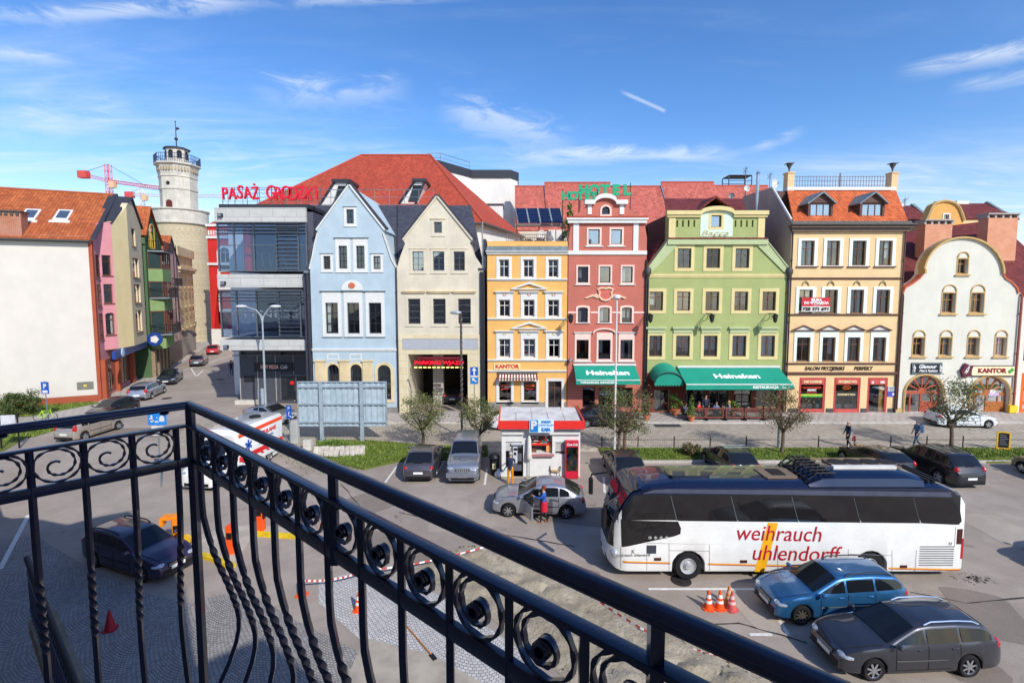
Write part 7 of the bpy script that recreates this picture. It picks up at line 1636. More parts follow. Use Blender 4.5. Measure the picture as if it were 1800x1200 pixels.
for x,w_,zt_ in((1.35,.98,2.45),(1.1,1.05,z1),(-2.85,1.08,z1),(-2.97,1.05,z1-.08)):rows. append([(x,w_,z0),(x,w_,zt_-bv),(x,w_-bv*.4,zt_-bv*.3),(x,w_-bv,zt_),(x,0,zt_+.03),(x,-w_+bv,zt_),(x,-w_+bv*.4,zt_-bv*.3),(x,-w_,zt_-bv),(x,-w_,z0)])
mb. grid(rows);mb. face(rows[0]);mb. face(rows[-1][::-1]);mb. build('box_body',m_amb,t)
for sd in(1,-1):
 mb=MB();yy=sd*1.092
 mb. prism([(-2.9,2.28),(1.15,2.28),(1.15,2.48),(-2.9,2.48)],0,.01,0);mb. prism([(-2.9,.95),(1.15,.95),(1.15,1.22),(-2.9,1.22)],0,.01,1)
 for q in range(7):mb. prism([(-2.7+.55*q,.80),(-2.5+.55*q,.80),(-2.3+.55*q,.94),(-2.5+.55*q,.94)],0,.01,1)
 o=mb. build('stripe',[m_or,m_rd],t);o. location=(0,yy-.005,0)
 bl=M('star_blue','#2a58b0',.4);mb=MB()
 for q in range(3):mb. cbox((0,0,0),(.12,.012,.62),0,ry=R(60*q))
 o=mb. build('star_of_life',bl,t);o. location=(.35,sd*1.10,1.66)
 o=text('AMBULANS',.30,m_rd,t,loc=(-1.3,sd*1.097,1.98),rot=(R(90),0,R(180)if sd>0 else 0),depth=.01,bold=.012,width=1.9);o=text('Pogotowie\nRatunkowe',.24,bl,t,loc=(-1.3,sd*1.097,1.58),rot=(R(90),0,R(180)if sd>0 else 0),depth=.01,width=1.4)
mb=MB();mb. lathe([(.34,0),(.32,.08),(0,.1)],(-1.6,.2,2.7),16);mb. build('roof_vent',m_trim,t)
mb=MB();mb. cbox((-3.0,0,.5),(.12,2.0,.18));mb. build('rear_step',m_trim,t)
# ---------------------------------------------------------------- the white coach
YB_=17.08;bx=lambda px,py:(at(px,py,YB_). x,at(px,py,YB_). z)
X0=bx(1092,990)[0];X1=bx(1692,1000)[0];XF=X0-.42
t=thing('coach','white coach with a navy roof and red lettering parked across the car park','coach',((XF+X1)/2,YB_+1.15,0));ox,oy=t. location. x,t. location. y
P_wh=PAINT('coach_white','#ecece8',0,.25);P_nv=PAINT('coach_navy','#101a38',.35,.22);m_bg=GLASSY('coach_glass',(.014,.013,.014),.05)
a=X0-ox;b=X1-ox;nz=XF-ox;hw=1.15;ZB,ZW,ZT=.33,bx(1400,916)[1],3.46
z_w0=bx(1192,914)[1];z_w1=bx(1192,870)[1];z_ct=z_w1+.22
def prof(x):
 return lin([(b,2.9),(b-.25,3.25),(b-.9,3.46),(b-2.2,3.52),(a+2.0,3.50),(a+1.0,3.42),(a+.35,3.2),(a-.05,2.6),(nz+.16,2.0),(nz+.03,1.2),(nz,.95)],x)
def half(x):
 e=max(0,(a+.30-x))/(a+.30-nz);f=max(0,x-(b-.5))/.5
 return hw*math. sqrt(max(.02,1-.62*e*e))*(1-.05*f*f)
wl=[bx(1210,1000)[0]-ox,bx(1530,1000)[0]-ox];rw=.50
def zlow(x):
 z=ZB+.25*max(0,(a-x)/.42)**2+.1*max(0,x-(b-.5))
 for w_ in wl:
  if abs(x-w_)<rw+.09:z=max(z,.5+math. sqrt(max(0,(rw+.09)**2-(x-w_)**2)))
 return z
xs=sorted(set([nz+.01,nz+.05,nz+.1,nz+.18,nz+.28,a,a+.15,a+.35,a+.6,a+.8,a+1,a+1.4,a+2,b-.12,b-.05,b]+[a+(b-a)*i/60 for i in range(60)]+[w_+d*(rw+.09)for w_ in wl for d in(-1.001,-.98,-.9,-.7,.7,.9,.98,1.001)]))
mb=MB();rows=[]
for x in xs:
 h,z0,zt=half(x),zlow(x),prof(x);zw=min(z_w0,zt-.25);zz1=min(z_w1,zt-.12);zc=min(z_ct,zt-.06)
 P=[(h-.3,z0),(h-.02,z0),(h,z0+.06),(h,(z0+zw)/2),(h,zw),(h-.03,zz1),(h-.06,zc),(h-.16,zc+(zt-zc)*.55),(h-.38,zc+(zt-zc)*.88),(h*.4,zt),(0,zt+.02)]
 rows. append([(x,-y,z)for y,z in P]+[(x,y,z)for y,z in P[-2::-1]])
nv=len(rows[0])
mb. grid(rows,0,mf=lambda i,j:1 if(5<=j<=nv-7 and xs[i]>a-.4 and xs[i]<b-.02)else 2 if(j in(4,nv-6)and a-.05<xs[i]<b-.22)else 0)
mb. face(rows[0]);mb. face(rows[-1][::-1]);mb. box(a+.4,-hw+.3,.3,b-.3,hw-.3,.9,2);mb. build('body',[P_wh,P_nv,m_trim],t)
def sidepanel(pts,m,nm,pr=.004,both=True,parent=None):
 bm=bmesh. new();bm. faces. new([bm. verts. new((q[0],0,q[1]))for q in pts])
 for cx_ in[a-.02+.06*i for i in range(9)]+[b-.5+.1*i for i in range(6)]:
  bmesh. ops. bisect_plane(bm,geom=bm. verts[:]+bm. edges[:]+bm. faces[:],plane_co=(cx_,0,0),plane_no=(1,0,0))
 bmesh. ops. bisect_plane(bm,geom=bm. verts[:]+bm. edges[:]+bm. faces[:],plane_co=(0,0,z_w0),plane_no=(0,0,1));bmesh. ops. triangulate(bm,faces=bm. faces[:])
 for sd in((-1,1)if both else(-1,)):
  p=MB();bm. verts. index_update();p. v=[(v. co. x,sd*(half(v. co. x)+pr-.03*max(0,(v. co. z-z_w0)/(z_w1-z_w0))),v. co. z)for v in bm. verts]
  for f in bm. faces:p. f. append(tuple(v. index for v in f. verts));p. mi. append(0);p. sm. append(False)
  o=p. build(nm,m,parent or t)
 bm. free();return o
L_=lambda*pp:[(bx(*q)[0]-ox,bx(*q)[1])for q in pp]
edges=[1100,1180,1286,1393,1502,1607,1677]
tops=[(1100,905),(1112,890),(1128,877),(1150,871),(1175,869)]
for i in range(6):
 sl=12;lo0,lo1=edges[i]+(sl if i else-4),edges[i+1]+(sl if i<5 else 12);hi0,hi1=edges[i]-0,edges[i+1]-0
 if i==0:pts=[(1098,911.5),(1191,914)]+[(1178,869.5),(1150,871),(1128,877),(1110,892)]
 elif i==5:pts=[(lo0,919),(1686,922),(1692,916),(1689,897),(1676,877.5),(hi0,874.5)]
 else:pts=[(lo0,914+i),(lo1-1,915+i),(hi1-1,870+i*.9),(hi0,869.2+i*.9)]
 sidepanel(L_(*pts),m_bg,'side_window')
sidepanel(L_((1130,868.5),(1150,866.5),(1674,873.5),(1672,865),(1400,861),(1175,859.5),(1150,861),(1133,866)),M('cant_grey','#4a4e60',.35),'cant_panel',.012)
sidepanel(L_((1092,913.5),(1192,916),(1197,928),(1196,938),(1185,942),(1093,962)),m_bg,'driver_window')
ys_=lambda x,o:985.5+o+(x-1095)*14/595
for x0,x1 in((1095,1178),(1244,1498),(1562,1690)):
 sidepanel(L_((x0,ys_(x0,0)),(x1,ys_(x1,0)),(x1,ys_(x1,2)),(x0,ys_(x0,2))),M('stripe_orange','#e8a024',.4),'stripe',.005);sidepanel(L_((x0,ys_(x0,2.2)),(x1,ys_(x1,2.2)),(x1,ys_(x1,3.5)),(x0,ys_(x0,3.5))),M('stripe_red','#a02a2a',.4),'stripe',.005)
sidepanel(L_((1326,1004),(1344,1004.5),(1368,918.5),(1350,918)),M('band_yellow','#f0ae1e',.4),'band',.006)
m_lr=M('lettering_red','#b01c30',.4)
for sd in(-1,):
 for s_,x0,x1,yc,sz in(('weihrauch',1294,1443,938,.80),('uhlendorff',1319,1475,973,.80)):
  u,z=L_(((x0+x1)/2,yc))[0];u0=L_((x0,yc))[0][0];u1=L_((x1,yc))[0][0];o=text(s_,sz,m_lr,t,loc=(u,sd*(hw+.011),z),depth=.006,shear=.16,width=u1-u0);o. rotation_euler=(R(90),R(1.2),0)
 for s_,x,y_,sz in(('* * * *',1157,947,.28),('weihrauch uhlendorff',1113,975,.14),('K',1113,969,.2),('32',1670,955,.14)):
  u,z=L_((x,y_))[0];text(s_,sz,m_white if '*' in s_ else m_greyfr,t,loc=(u,-(half(u)+.012),z),depth=.004)
mb=MB()
for k in range(1,6):
 e_=edges[k];(p0,z0),(p1,z1)=L_((e_+10,914+k),(e_-1,870+k));mb. tube([(p0,-(hw+.004),z0),(p1,-(hw-.018),z1)],.012,4)
mb. build('window_joint',m_zinc,t)
m_gap=M('panel_gap','#6d6d6d',.7)
mb=MB()
for xa,ya,xb,yb in((1092,962,1092,1000),(1137,957,1137,1001),(1176,955,1176,1002),(1247,957,1247,1002),(1092,980,1137,982),(1137,954,1690,965),(1176,967,1247,968),(1367,958,1367,1003),(1491,964,1491,1004),(1491,973,1568,976),(1568,966,1568,1005),(1611,966,1608,1006),(1680,926,1678,961)):
 (p0,z0),(p1,z1)=L_((xa,ya),(xb,yb));mb. tube([(p0,-(half(p0)+.001),z0),(p1,-(half(p1)+.001),z1)],.009,4)
mb. build('panel_joint',m_gap,t)
for x,y_ in((1156,982),(1307,986),(1429,989),(1588,995)):
 u,z=L_((x,y_))[0];mb=MB();mb. cbox((u,-(hw+.012),z),(.24,.02,.10),0);mb. build('marker_lamp',M('marker_brown','#4a2622',.3),t)
u,z=L_((1145,965))[0];mb=MB();mb. cbox((u,-(hw+.006),z),(.34,.012,.3));mb. build('badge_panel',M('badge_dark','#3c3f48',.5),t)
mb=MB()
for q in range(9):z=.55+q*.085;x0,x1=L_((1615,990))[0][0],L_((1675,990))[0][0];mb. box(x0,-(hw+.008),z,x1,-(hw-.01),z+.035)
mb. build('engine_grille',m_gap,t)
for w_ in wl:
 for sd in(-1,1):
  p=MB();p. lathe([(rw*.60,-.06),(rw*.64,.02),(rw*.92,.015),(rw,-.04),(rw,-.24),(rw*.9,-.3),(rw*.5,-.3)],(0,0,0),28,0,'y');o=p. build('wheel',m_tyre,t);o. location=(w_,sd*(hw-.02),rw);o. rotation_euler=(0,0,0 if sd>0 else math. pi)
  p=MB();p. lathe([(rw*.6,-.02),(rw*.56,.0),(rw*.5,-.05),(rw*.3,-.08),(rw*.26,-.02),(rw*.18,.03),(0,.03)],(0,0,0),24,0,'y');p. build('rim',M('steel_rim','#c2c4c6',.35,metal=.4),o)
  for q in range(10):pass
  # windscreen: upper and lower glass of the nose
def nose(z0,z1,nm,m,wf=.93):
 p=MB();rows=[]
 for i in range(13):
  z=z0+(z1-z0)*i/12
  # x where the nose reaches this height
  lo,hi=nz,a+2.2
  for _ in range(30):
   mid=(lo+hi)/2
   if prof(mid)<z:lo=mid
   else:hi=mid
  row=[]
  for j in range(15):
   f=j/7-1;f*=wf;y=f*half(max(lo,nz+.02))if 0 else f*hw*.97
   xx=lo
   while half(xx)<abs(y)+.005 and xx<a+1:xx+=.01
   row. append((xx-.022,y,z+(.012 if i else 0)))
  rows. append(row)
 p. grid(rows);return p. build(nm,m,t)
nose(2.06,3.32,'windscreen',GLASSY('coach_screen',(.02,.03,.05),.03));nose(1.15,2.0,'lower_windscreen',m_bg,.84)
for sd in(-1,1):
 p=MB();p. ball((nz+.22,sd*.93,.92),.2,12,0,(.7,.9,.75));p. build('headlight',m_head,t)
 p=MB();p. tube([(a-.1,sd*1.1,3.1),(nz-.25,sd*1.42,2.9),(nz-.3,sd*1.42,2.7)],.035,6);p. cbox((nz-.28,sd*1.43,2.42),(.16,.24,.62),bev=.05);p. build('mirror',m_trim,t)
 p=MB();p. cbox((b-.05,sd*(hw-.14),1.15),(.12,.2,.75));p. build('tail_light',m_tail,t)
p=MB();p. cbox((nz+.06,0,.55),(.08,1.3,.2));p. build('bumper_grille',m_trim,t);p=MB();p. cbox((nz+.0,0,.5),(.03,.52,.11));p. build('number_plate',m_plate,t)
u=L_((1684,943))[0];p=MB();p. cbox((b-.18,-(half(b-.18)+.0),u[1]),(.2,.03,.55));p. build('rear_vent',M('marker_brown','#4a2622',.3),t)
# roof: hatch, cooling unit with slatted front, rear humps
p=MB();p. cbox((a+2.6,-.1,3.535),(1.5,.75,.07),bev=.1);p. build('roof_hatch',P_nv,t)
p=MB();p. cbox((a+5.9,-.1,3.535),(1.2,1.0,.05),0,bev=.08);p. cbox((a+5.9,-.1,3.570),(.5,.6,.03),1);p. build('roof_hatch',[M('roof_sand','#7d6a58',.6),m_trim],t)
ua=L_((1425,850))[0][0];ub_=b-1.5;p=MB();rows=[]
for i in range(9):
 f=i/8;x=ua+(ub_-ua)*f;hh=.30*math. sin(min(1,f*6)*math. pi/2)*(1 if f<.9 else.6)
 rows. append([(x,-1.10,3.400),(x,-1.02,3.460+hh*.7),(x,-.8,3.500+hh),(x,.8,3.500+hh),(x,1.02,3.460+hh*.7),(x,1.10,3.400)])
p. grid(rows);p. face(rows[0]);p. face(rows[-1]);o=p. build('cooling_unit',P_nv,t)
p=MB()
for j in range(7):p. tube([(ua-.05+.0,-.9+.3*j,3.480),(ua+.35,-.9+.3*j,3.820),(ua+1.0,-.9+.3*j,3.830)],.035,4)
for q in range(5):x=ua+.05+.2*q;p. tube([(x,-.95,3.580+min(.24,.2*q)),(x,.95,3.580+min(.24,.2*q))],.03,4)
p. build('intake_slats',m_trim,o)
p=MB();p. cbox((ua+2.6,.1,3.820),(2.4,.9,.05),0);p. cbox((ua+2.4,-.35,3.850),(2.3,.16,.1),1)
for q in range(4):p. lathe([(0,.05),(.3,.05),(.33,0)],(ua+1.75+q*.62,.2,3.820),16,2)
p. build('fan_deck',[M('roof_sand','#7d6a58',.6),M('deck_white','#d8d6d0',.5),m_trim],o)
for q in range(4):p=MB();p. cbox((b-1.35+.2*q,0,3.520-.01*q),(.08,1.7,.06));p. build('roof_louvre',m_trim,t)
# ================================================================ trees, bushes, grass
def LEAF(name,a,b_,c_):
 m,nt,b=base(name);oi=nt. nodes. new('ShaderNodeNewGeometry');cr=nt. nodes. new('ShaderNodeValToRGB');L(nt,oi. outputs['Random Per Island'],cr. inputs[0]);e=cr. color_ramp. elements;e[0]. color=(*srgb(a),1);e[1]. color=(*srgb(c_),1);x=cr. color_ramp. elements. new(.55);x. color=(*srgb(b_),1)
 L(nt,cr. outputs[0],b. inputs['Base Color']);b. inputs['Roughness']. default_value=.6;b. inputs['Specular IOR Level']. default_value=.3
 try:b. inputs['Subsurface Weight']. default_value=0
 except Exception:pass
 MATS[name]=m;return m
m_leaf=LEAF('leaf_olive','#3f4a24','#5d6836','#86824a');m_leaf2=LEAF('leaf_dry','#454528','#66613e','#8a7350');m_leafg=LEAF('leaf_green','#38511f','#577a2e','#8ba04a');m_leafd=LEAF('leaf_dark','#2f4020','#4a5a2c','#6b6f3c');m_bark=M('bark','#6b5a4b',.9,var=.25,sc=9,bmp=.6,bsc=25)
m_grass=LEAF('grass_blade','#45591f','#637f2c','#98a04e')
def leaves(mb,c,r,n,sz,rnd,flat=1.0,clump=26):
 """leaf sized faces in clumps through an uneven crown"""
 cl=[]
 for k in range(clump):
  u=rnd. uniform(-1,1);a=rnd. uniform(0,2*math. pi);q=math. sqrt(1-u*u);rr=rnd. uniform(.45,1.0);cl. append((Vector((q*math. cos(a)*r[0]*rr,q*math. sin(a)*r[1]*rr,u*r[2]*rr*flat)),rnd. uniform(.16,.40)))
 for k in range(n):
  cc,cr=rnd. choice(cl);g=Vector((rnd. gauss(0,1),rnd. gauss(0,1),rnd. gauss(0,.8)))*cr*.55*r[0]
  p=Vector(c)+cc+g;a=Vector((rnd. uniform(-1,1),rnd. uniform(-1,1),rnd. uniform(-1,1))). normalized();b=a. cross(Vector((rnd. uniform(-1,1),rnd. uniform(-1,1),rnd. uniform(-1,1)))). normalized();s=sz*rnd. uniform(.6,1.4)
  mb. face([p-a*s,p+b*s*.45,p+a*s,p-b*s*.45])
def tree(name,label,px,py,top,rpx,stems,seed,m,n=3800,low=.28,lean=0,bare=.5):
 rnd=random. Random(seed);g=G(px,py);t=thing(name,label,'tree',g,rnd. uniform(0,6));t. rotation_euler=(0,0,0);sc=at(px+100,py,g. y). x-at(px,py,g. y). x;r=rpx*sc/100;h=(py-top)*sc/100*1.02
 c=Vector((lean*r,0,h-r*.92));mb=MB();tips=[]
 for k in range(stems):
  b0=Vector(((k-(stems-1)/2)*.45 if stems>1 else 0,0,-.05));fk=b0+Vector((rnd. uniform(-.1,.1),0,h*low));mb. tube([b0,b0 . lerp(fk,.5)+Vector((rnd. uniform(-.06,.06),0,0)),fk],[.13,.105,.10],8)
  for j in range(6):
   a=2*math. pi*(j+rnd. random()*.7)/6;e=c+Vector((math. cos(a)*r*.72,math. sin(a)*r*.72,rnd. uniform(-.35,.55)*r));m1=fk. lerp(e,.45)+Vector((0,0,rnd. uniform(-.12,.05)));mb. tube([fk,m1,e],[.075,.045,.012],6)
   for q in range(11):
    s0=fk. lerp(e,rnd. uniform(.35,1));e2=s0+Vector((rnd. uniform(-1,1),rnd. uniform(-1,1),rnd. uniform(-.2,1)))*r*.5;mb. tube([s0,s0 . lerp(e2,.5)+Vector((0,0,.05)),e2],[.02,.013,.005],4)
 mb. build('trunk',m_bark,t);mb=MB();leaves(mb,c,(r*.86,r*.86,r*.84),int(n*.95),.058,rnd,clump=52)
 mb. build('crown',m,t,merge=False);return t
tree('street_tree','small round olive green tree in front of the cream gabled house',743,784,682,46,1,11,m_leaf,4200,lean=.03)
tree('street_tree','small dark round tree close behind the silver off roader',842,789,690,40,1,12,m_leaf,3400)
tree('street_tree','wide twin trunked tree before the red townhouse and the navy saloon',1093,794,672,58,2,13,m_leaf,5200)
tree('street_tree','small tree with reddish fruit in front of the hairdresser windows',1374,798,680,48,1,14,m_leaf2,3600,.34)
tree('street_tree','sparse tree with open branches before the white gabled house',1672,790,658,54,1,15,m_leaf,3800,.36)
def bush(name,label,px,py,rx,rz,n,m,seed,sz=.06,cat='bush',ry=None):
 rnd=random. Random(seed);g=G(px,py);t=thing(name,label,cat,g);k=(at(px+10,py,g. y). x-at(px,py,g. y). x)/10;a,b=rx*k,rz*k;mb=MB()
 leaves(mb,(0,0,b*.95),(a,ry or a,b),n,sz,rnd,clump=40);mb. build('foliage',m,t,merge=False);mb=MB()
 for q in range(7):mb. tube([(0,0,0),(rnd. uniform(-.5,.5)*a,rnd. uniform(-.5,.5)*a,b*1.2)],[.04,.01],5)
 mb. build('stem',m_bark,t)
 return t
bush('clipped_bush','large clipped green bush before the blank white flank',34,728,27,22,7000,m_leafd,21,.08);bush('clipped_bush','lower bush at the left edge beside the large clipped bush',-8,742,22,18,4000,m_leafd,22,.08)
bush('low_shrub','low brownish shrub in the grass strip behind the coach',1216,801,17,11,1500,m_leaf2,23)
bush('low_shrub','tuft of pale weeds at the foot of the billboard',588,790,26,7,1200,m_leafg,24)
# grass blades on the green strips
def grass(polys,n,hgt,seed,z0):
 rnd=random. Random(seed);mb=MB()
 for poly,nn in zip(polys,n):
  xs,ys=[p[0]for p in poly],[p[1]for p in poly];c=0
  while c<nn:
   x,y=rnd. uniform(min(xs),max(xs)),rnd. uniform(min(ys),max(ys));ins=False;j=len(poly)-1
   for i in range(len(poly)):
    if(poly[i][1]>y)!=(poly[j][1]>y)and x<(poly[j][0]-poly[i][0])*(y-poly[i][1])/(poly[j][1]-poly[i][1])+poly[i][0]:ins=not ins
    j=i
   if not ins:continue
   c+=1
   if math. sin(x*1.3+math. sin(y*2)*1.5)*math. sin(y*1.9+x*.7)>.55 and rnd. random()<.8:continue
   a=rnd. uniform(0,6.28);h=hgt*rnd. uniform(.5,1.5);w_=.014+h*.10;dx,dy=math. cos(a)*w_,math. sin(a)*w_;mb. face([(x-dx,y-dy,z0),(x+dx,y+dy,z0),(x+rnd. uniform(-.6,.6)*h,y+rnd. uniform(-.6,.6)*h,z0+h)])
 return tag(mb. build('grass',m_grass,merge=False),kind='stuff')
grass([V1,V2,[(5.6,31.2),(45,31.2),(45,29.6),(6,29.6)]],[7000,11000,11000],.10,31,.10)
grass([[g(0,735),g(60,731),g(178,708),g(150,704),g(0,718)],[g(0,778),g(60,768),g(165,735),g(100,735),g(0,757)]],[4000,3000],.13,32,.012)
grass([[g(480,790),g(560,780),g(640,826),g(560,835),g(500,815)]],[500],.10,33,.0)
# ================================================================ people
m_skin=M('skin','#c99a7e',.6,var=.06);m_hairg=M('hair_grey','#a8a29c',.8);m_hairb=M('hair_brown','#4a3226',.8);m_hairr=M('hair_red','#7a2f22',.8)
CL=lambda n,c:M('cloth_'+n,c,.9,var=.15,sc=6)
def person(label,loc,yaw,top,bottom,shoe,hair,H=1.75,pose='stand',sleeve=True,skirt=None,arms=None,legs=None,hairlen=0.,group=None,bald=False,lean=0.):
 """one skinned body over a posed skeleton (x right, y ahead); cloth, skin and shoes are told apart on it"""
 k=H/1.75;t=thing('person',label,'person',loc,yaw-math. pi/2,group);sit=pose=='sit';ph=.50 if sit else.93
 A=dict(l=((-.24,.02,-.28),(-.22,.14,-.50)),r=((.24,.02,-.28),(.22,.14,-.50)));A. update(arms or{})
 if sit:Lg=dict(l=((-.12,.42,.0),(-.12,.44,-.44)),r=((.12,.42,.0),(.12,.44,-.44)))
 elif pose=='walk':Lg=dict(l=((-.10,.20,-.42),(-.10,.30,-.85)),r=((.10,-.02,-.45),(.10,-.34,-.83)))
 else:Lg=dict(l=((-.11,.03,-.44),(-.12,.0,-.86)),r=((.11,.03,-.44),(.12,.02,-.86)))
 Lg. update(legs or{});V=[];E=[];Rr=[];T=[]
 def add(p,r,par=None,tg='top'):
  V. append(Vector(p)*k);Rr. append(r*k);T. append(tg)
  if par is not None:E. append((par,len(V)-1))
  return len(V)-1
 pv=add((0,0,ph),(.125),None,'bottom');sp1=add((0,.01+lean*.3,ph+.18),.115,pv);ch=add((0,.0+lean*.7,ph+.40),.135,sp1);nk=add((0,.01+lean,ph+.56),.055,ch,'skin');h0=add((0,.03+lean,ph+.63),.072,nk,'skin');h1=add((0,.035+lean,ph+.72),.094,h0,'skin');h2=add((0,.02+lean,ph+.80),.07,h1,'skin');add((0,.145+lean,ph+.69),.013,h1,'skin')
 for s,sx in(('l',-1),('r',1)):
  sh=add((sx*.185,lean*.7,ph+.47),.062,ch);e,w_=A[s];S0=Vector((0,lean*.7,ph+.50));el=add(S0+Vector(e),.046,sh);wr=add(S0+Vector(w_),.034,el,'top' if sleeve else 'skin');d=(Vector(w_)-Vector(e)). normalized();hd=add(S0+Vector(w_)+d*.07,.034,wr,'skin');sd=d. cross(Vector((1,.3,.2))). normalized()
  for q in range(4):
   f0=add(S0+Vector(w_)+d*.12+sd*(.018*(q-1.5)),.0095,hd,'skin');add(S0+Vector(w_)+d*(.175-.012*abs(q-1.4))+sd*(.02*(q-1.5))+Vector((0,.02,0)),.008,f0,'skin')
  th=add(S0+Vector(w_)+d*.07+sd*.045,.0105,hd,'skin');add(S0+Vector(w_)+d*.11+sd*.06,.009,th,'skin')
  hp=add((sx*.09,0,ph-.06),.095,pv,'bottom');kn,ft=Lg[s];P0=Vector((0,0,ph));kk=add(P0+Vector(kn),.066,hp,'bottom');an=add(P0+Vector(ft),.045,kk,'bottom');hl=add(P0+Vector(ft)+Vector((0,-.03,-.04)),.042,an,'shoe');add(P0+Vector(ft)+Vector((0,.16,-.045)),.036,hl,'shoe')
 me=bpy. data. meshes. new('body');me. from_pydata(V,E,[]);o=bpy. data. objects. new('body',me);COL. objects. link(o);o. modifiers. new('s','SKIN');sv=me. skin_vertices[0]. data
 for i,r in enumerate(Rr):sv[i]. radius=(r,r);sv[i]. use_root=(i==0)
 m2=o. modifiers. new('u','SUBSURF');m2 . levels=1;m2 . render_levels=1
 dg=bpy. context. evaluated_depsgraph_get();nm=bpy. data. meshes. new_from_object(o. evaluated_get(dg));bpy. data. objects. remove(o);nm. name='body';ms=dict(top=0,bottom=1,skin=2,shoe=3);nm. materials. clear()
 for m in(top,bottom,m_skin,shoe):nm. materials. append(m)
 seg=[(V[a],V[b],T[b],Rr[b])for a,b in E]
 for p in nm. polygons:
  c=p. center;best=None
  for a,b,tg,r in seg:
   ab=b-a;f=max(0,min(1,(c-a). dot(ab)/(ab. length_squared+1e-9)));d=(c-a-ab*f). length-r
   if best is None or d<best[0]:best=(d,tg)
  p. material_index=ms[best[1]];p. use_smooth=True
 o=bpy. data. objects. new('body',nm);COL. objects. link(o);o. parent=t
 hz=(ph+.735)*k;hy=(.02+lean)*k;mb=MB()
 if not bald:
  mb. ball((0,hy-.018,hz+.012),.112*k,12,0,(.95,1.0,1.05))
  if hairlen:mb. ball((0,hy-.05,hz-hairlen*.5),.10*k,10,0,(.95,.7,1.2))
 else:mb. ball((0,hy-.035,hz-.03),.104*k,12,0,(1.0,.9,.8))
 mb. build('hair',hair,t)
 for sx in(-1,1):mb=MB();mb. ball((sx*.034*k,hy+.095*k,(ph+.725)*k),.010,6);mb. build('eye',m_black,t);mb=MB();mb. ball((sx*.094*k,hy+.005,(ph+.71)*k),.026,6,0,(.5,.8,1.2));mb. build('ear',m_skin,t)
 mb=MB();mb. cbox((0,hy+.098*k,(ph+.655)*k),(.04,.012,.008));mb. build('mouth',M('lips','#8a4a42',.6),t)
 if skirt:mb=MB();mb. lathe([(.135*k,(ph+.12)*k),(.17*k,(ph-.05)*k),(.185*k,(ph-.36)*k),(.16*k,(ph-.35)*k)],(0,0,0),16);mb. build('skirt',skirt,t)
 return t
gp=lambda x,y:G(x,y)
fwd=((-.2,.12,-.24),(-.12,.36,-.18));fwr=((.2,.12,-.24),(.12,.36,-.18))
person('man in orange trousers and navy jacket paying at the kiosk machine',gp(897,852),R(72),CL('navy','#26334f'),CL('orange','#d98a14'),M('shoe_green','#4f7a4a',.6),m_hairg,1.76,'stand',arms=dict(l=fwd,r=fwr),lean=.05)
person('woman in a blue coat and red skirt at the open car door',gp(956,918),R(165),CL('blue','#2f5fae'),CL('tights','#1c1a20'),M('shoe_tan','#9a4f34',.6),m_hairr,1.66,'walk',arms=dict(l=((-.2,.16,-.22),(-.18,.42,-.14))),skirt=CL('red','#c21f36'),legs=dict(l=((-.08,.10,-.42),(-.07,.14,-.86)),r=((.08,.02,-.44),(.09,-.16,-.85))))
m1=person('white haired man in a navy jacket walking a small dog',gp(1490,785),R(178),CL('dark_navy','#1f2b44'),CL('black_trousers','#20222a'),M('shoe_grey','#8d8f94',.6),m_hairg,1.72,'walk',bald=True,legs=dict(l=((-.1,.08,-.44),(-.1,.10,-.87)),r=((.1,.02,-.45),(.1,-.28,-.84))))
person('man in a grey blue shirt and jeans walking with a backpack',gp(1611,785),R(180),CL('greyblue','#5b7390'),CL('jeans','#2f4a6e'),M('shoe_white','#d9dadc',.6),m_hairg,1.80,'walk',sleeve=False,bald=True)
p=gp(1611,785);t=thing('backpack','blue grey backpack on the back of the walking man','backpack',(p. x+.20,p. y,1.15));mb=MB();mb. cbox((.02,0,.04),(.20,.32,.46),0,bev=.06);mb. ball((.02,0,.27),.15,10,0,(.7,1.0,.5));mb. build('sack',CL('pack','#6f8bb0'),t);mb=MB();mb. cbox((.13,0,-.02),(.06,.24,.22),bev=.02);mb. build('pocket',CL('pack2','#4f6a90'),t)
for s in(-1,1):mb=MB();mb. tube([(-.02,.11*s,.24),(-.22,.12*s,.30),(-.34,.12*s,.16),(-.22,.14*s,-.12),(-.02,.14*s,-.16)],.02,5);mb. build('strap',CL('pack2','#4f6a90'),t)
p=gp(1495,783);t=thing('shopping_bag','small red bag carried by the man with the dog','bag',(p. x+.02,p. y-.28,.60));mb=MB();rows=[[(w_*math. cos(2*math. pi*j/12),w_*.6*math. sin(2*math. pi*j/12),z)for j in range(12)]for w_,z in((.10,-.2),(.14,-.1),(.13,.02),(.05,.10),(.02,.2))];mb. grid(rows,cu=True);mb. face(rows[0]);mb. build('sack',CL('bag_red','#c23a52'),t)
# the dog
p=gp(1510,791);t=thing('dog','small brown and white dog on a lead behind the old man','dog',(p. x,p. y,0),R(180));V=[(0,0,.30),(.16,0,.31),(.24,0,.38),(.31,0,.45),(.40,0,.43),(-.16,0,.30),(-.24,0,.36),(-.33,0,.46)];E=[(0,1),(1,2),(2,3),(3,4),(0,5),(5,6),(6,7)];Rr=[.075,.09,.06,.06,.028,.08,.03,.014]
for x,pr,bk in((.16,1,.0),(-.17,5,-.05)):
 for s in(-1,1):i=len(V);V+=[(x,.06*s,.22),(x+bk,.06*s,.12),(x,.06*s,.02),(x+.04,.06*s,.015)];E+=[(pr,i),(i,i+1),(i+1,i+2),(i+2,i+3)];Rr+=[.045,.024,.02,.02]
for s in(-1,1):i=len(V);V+=[(.29,.045*s,.51),(.27,.07*s,.47)];E+=[(3,i),(i,i+1)];Rr+=[.025,.015]
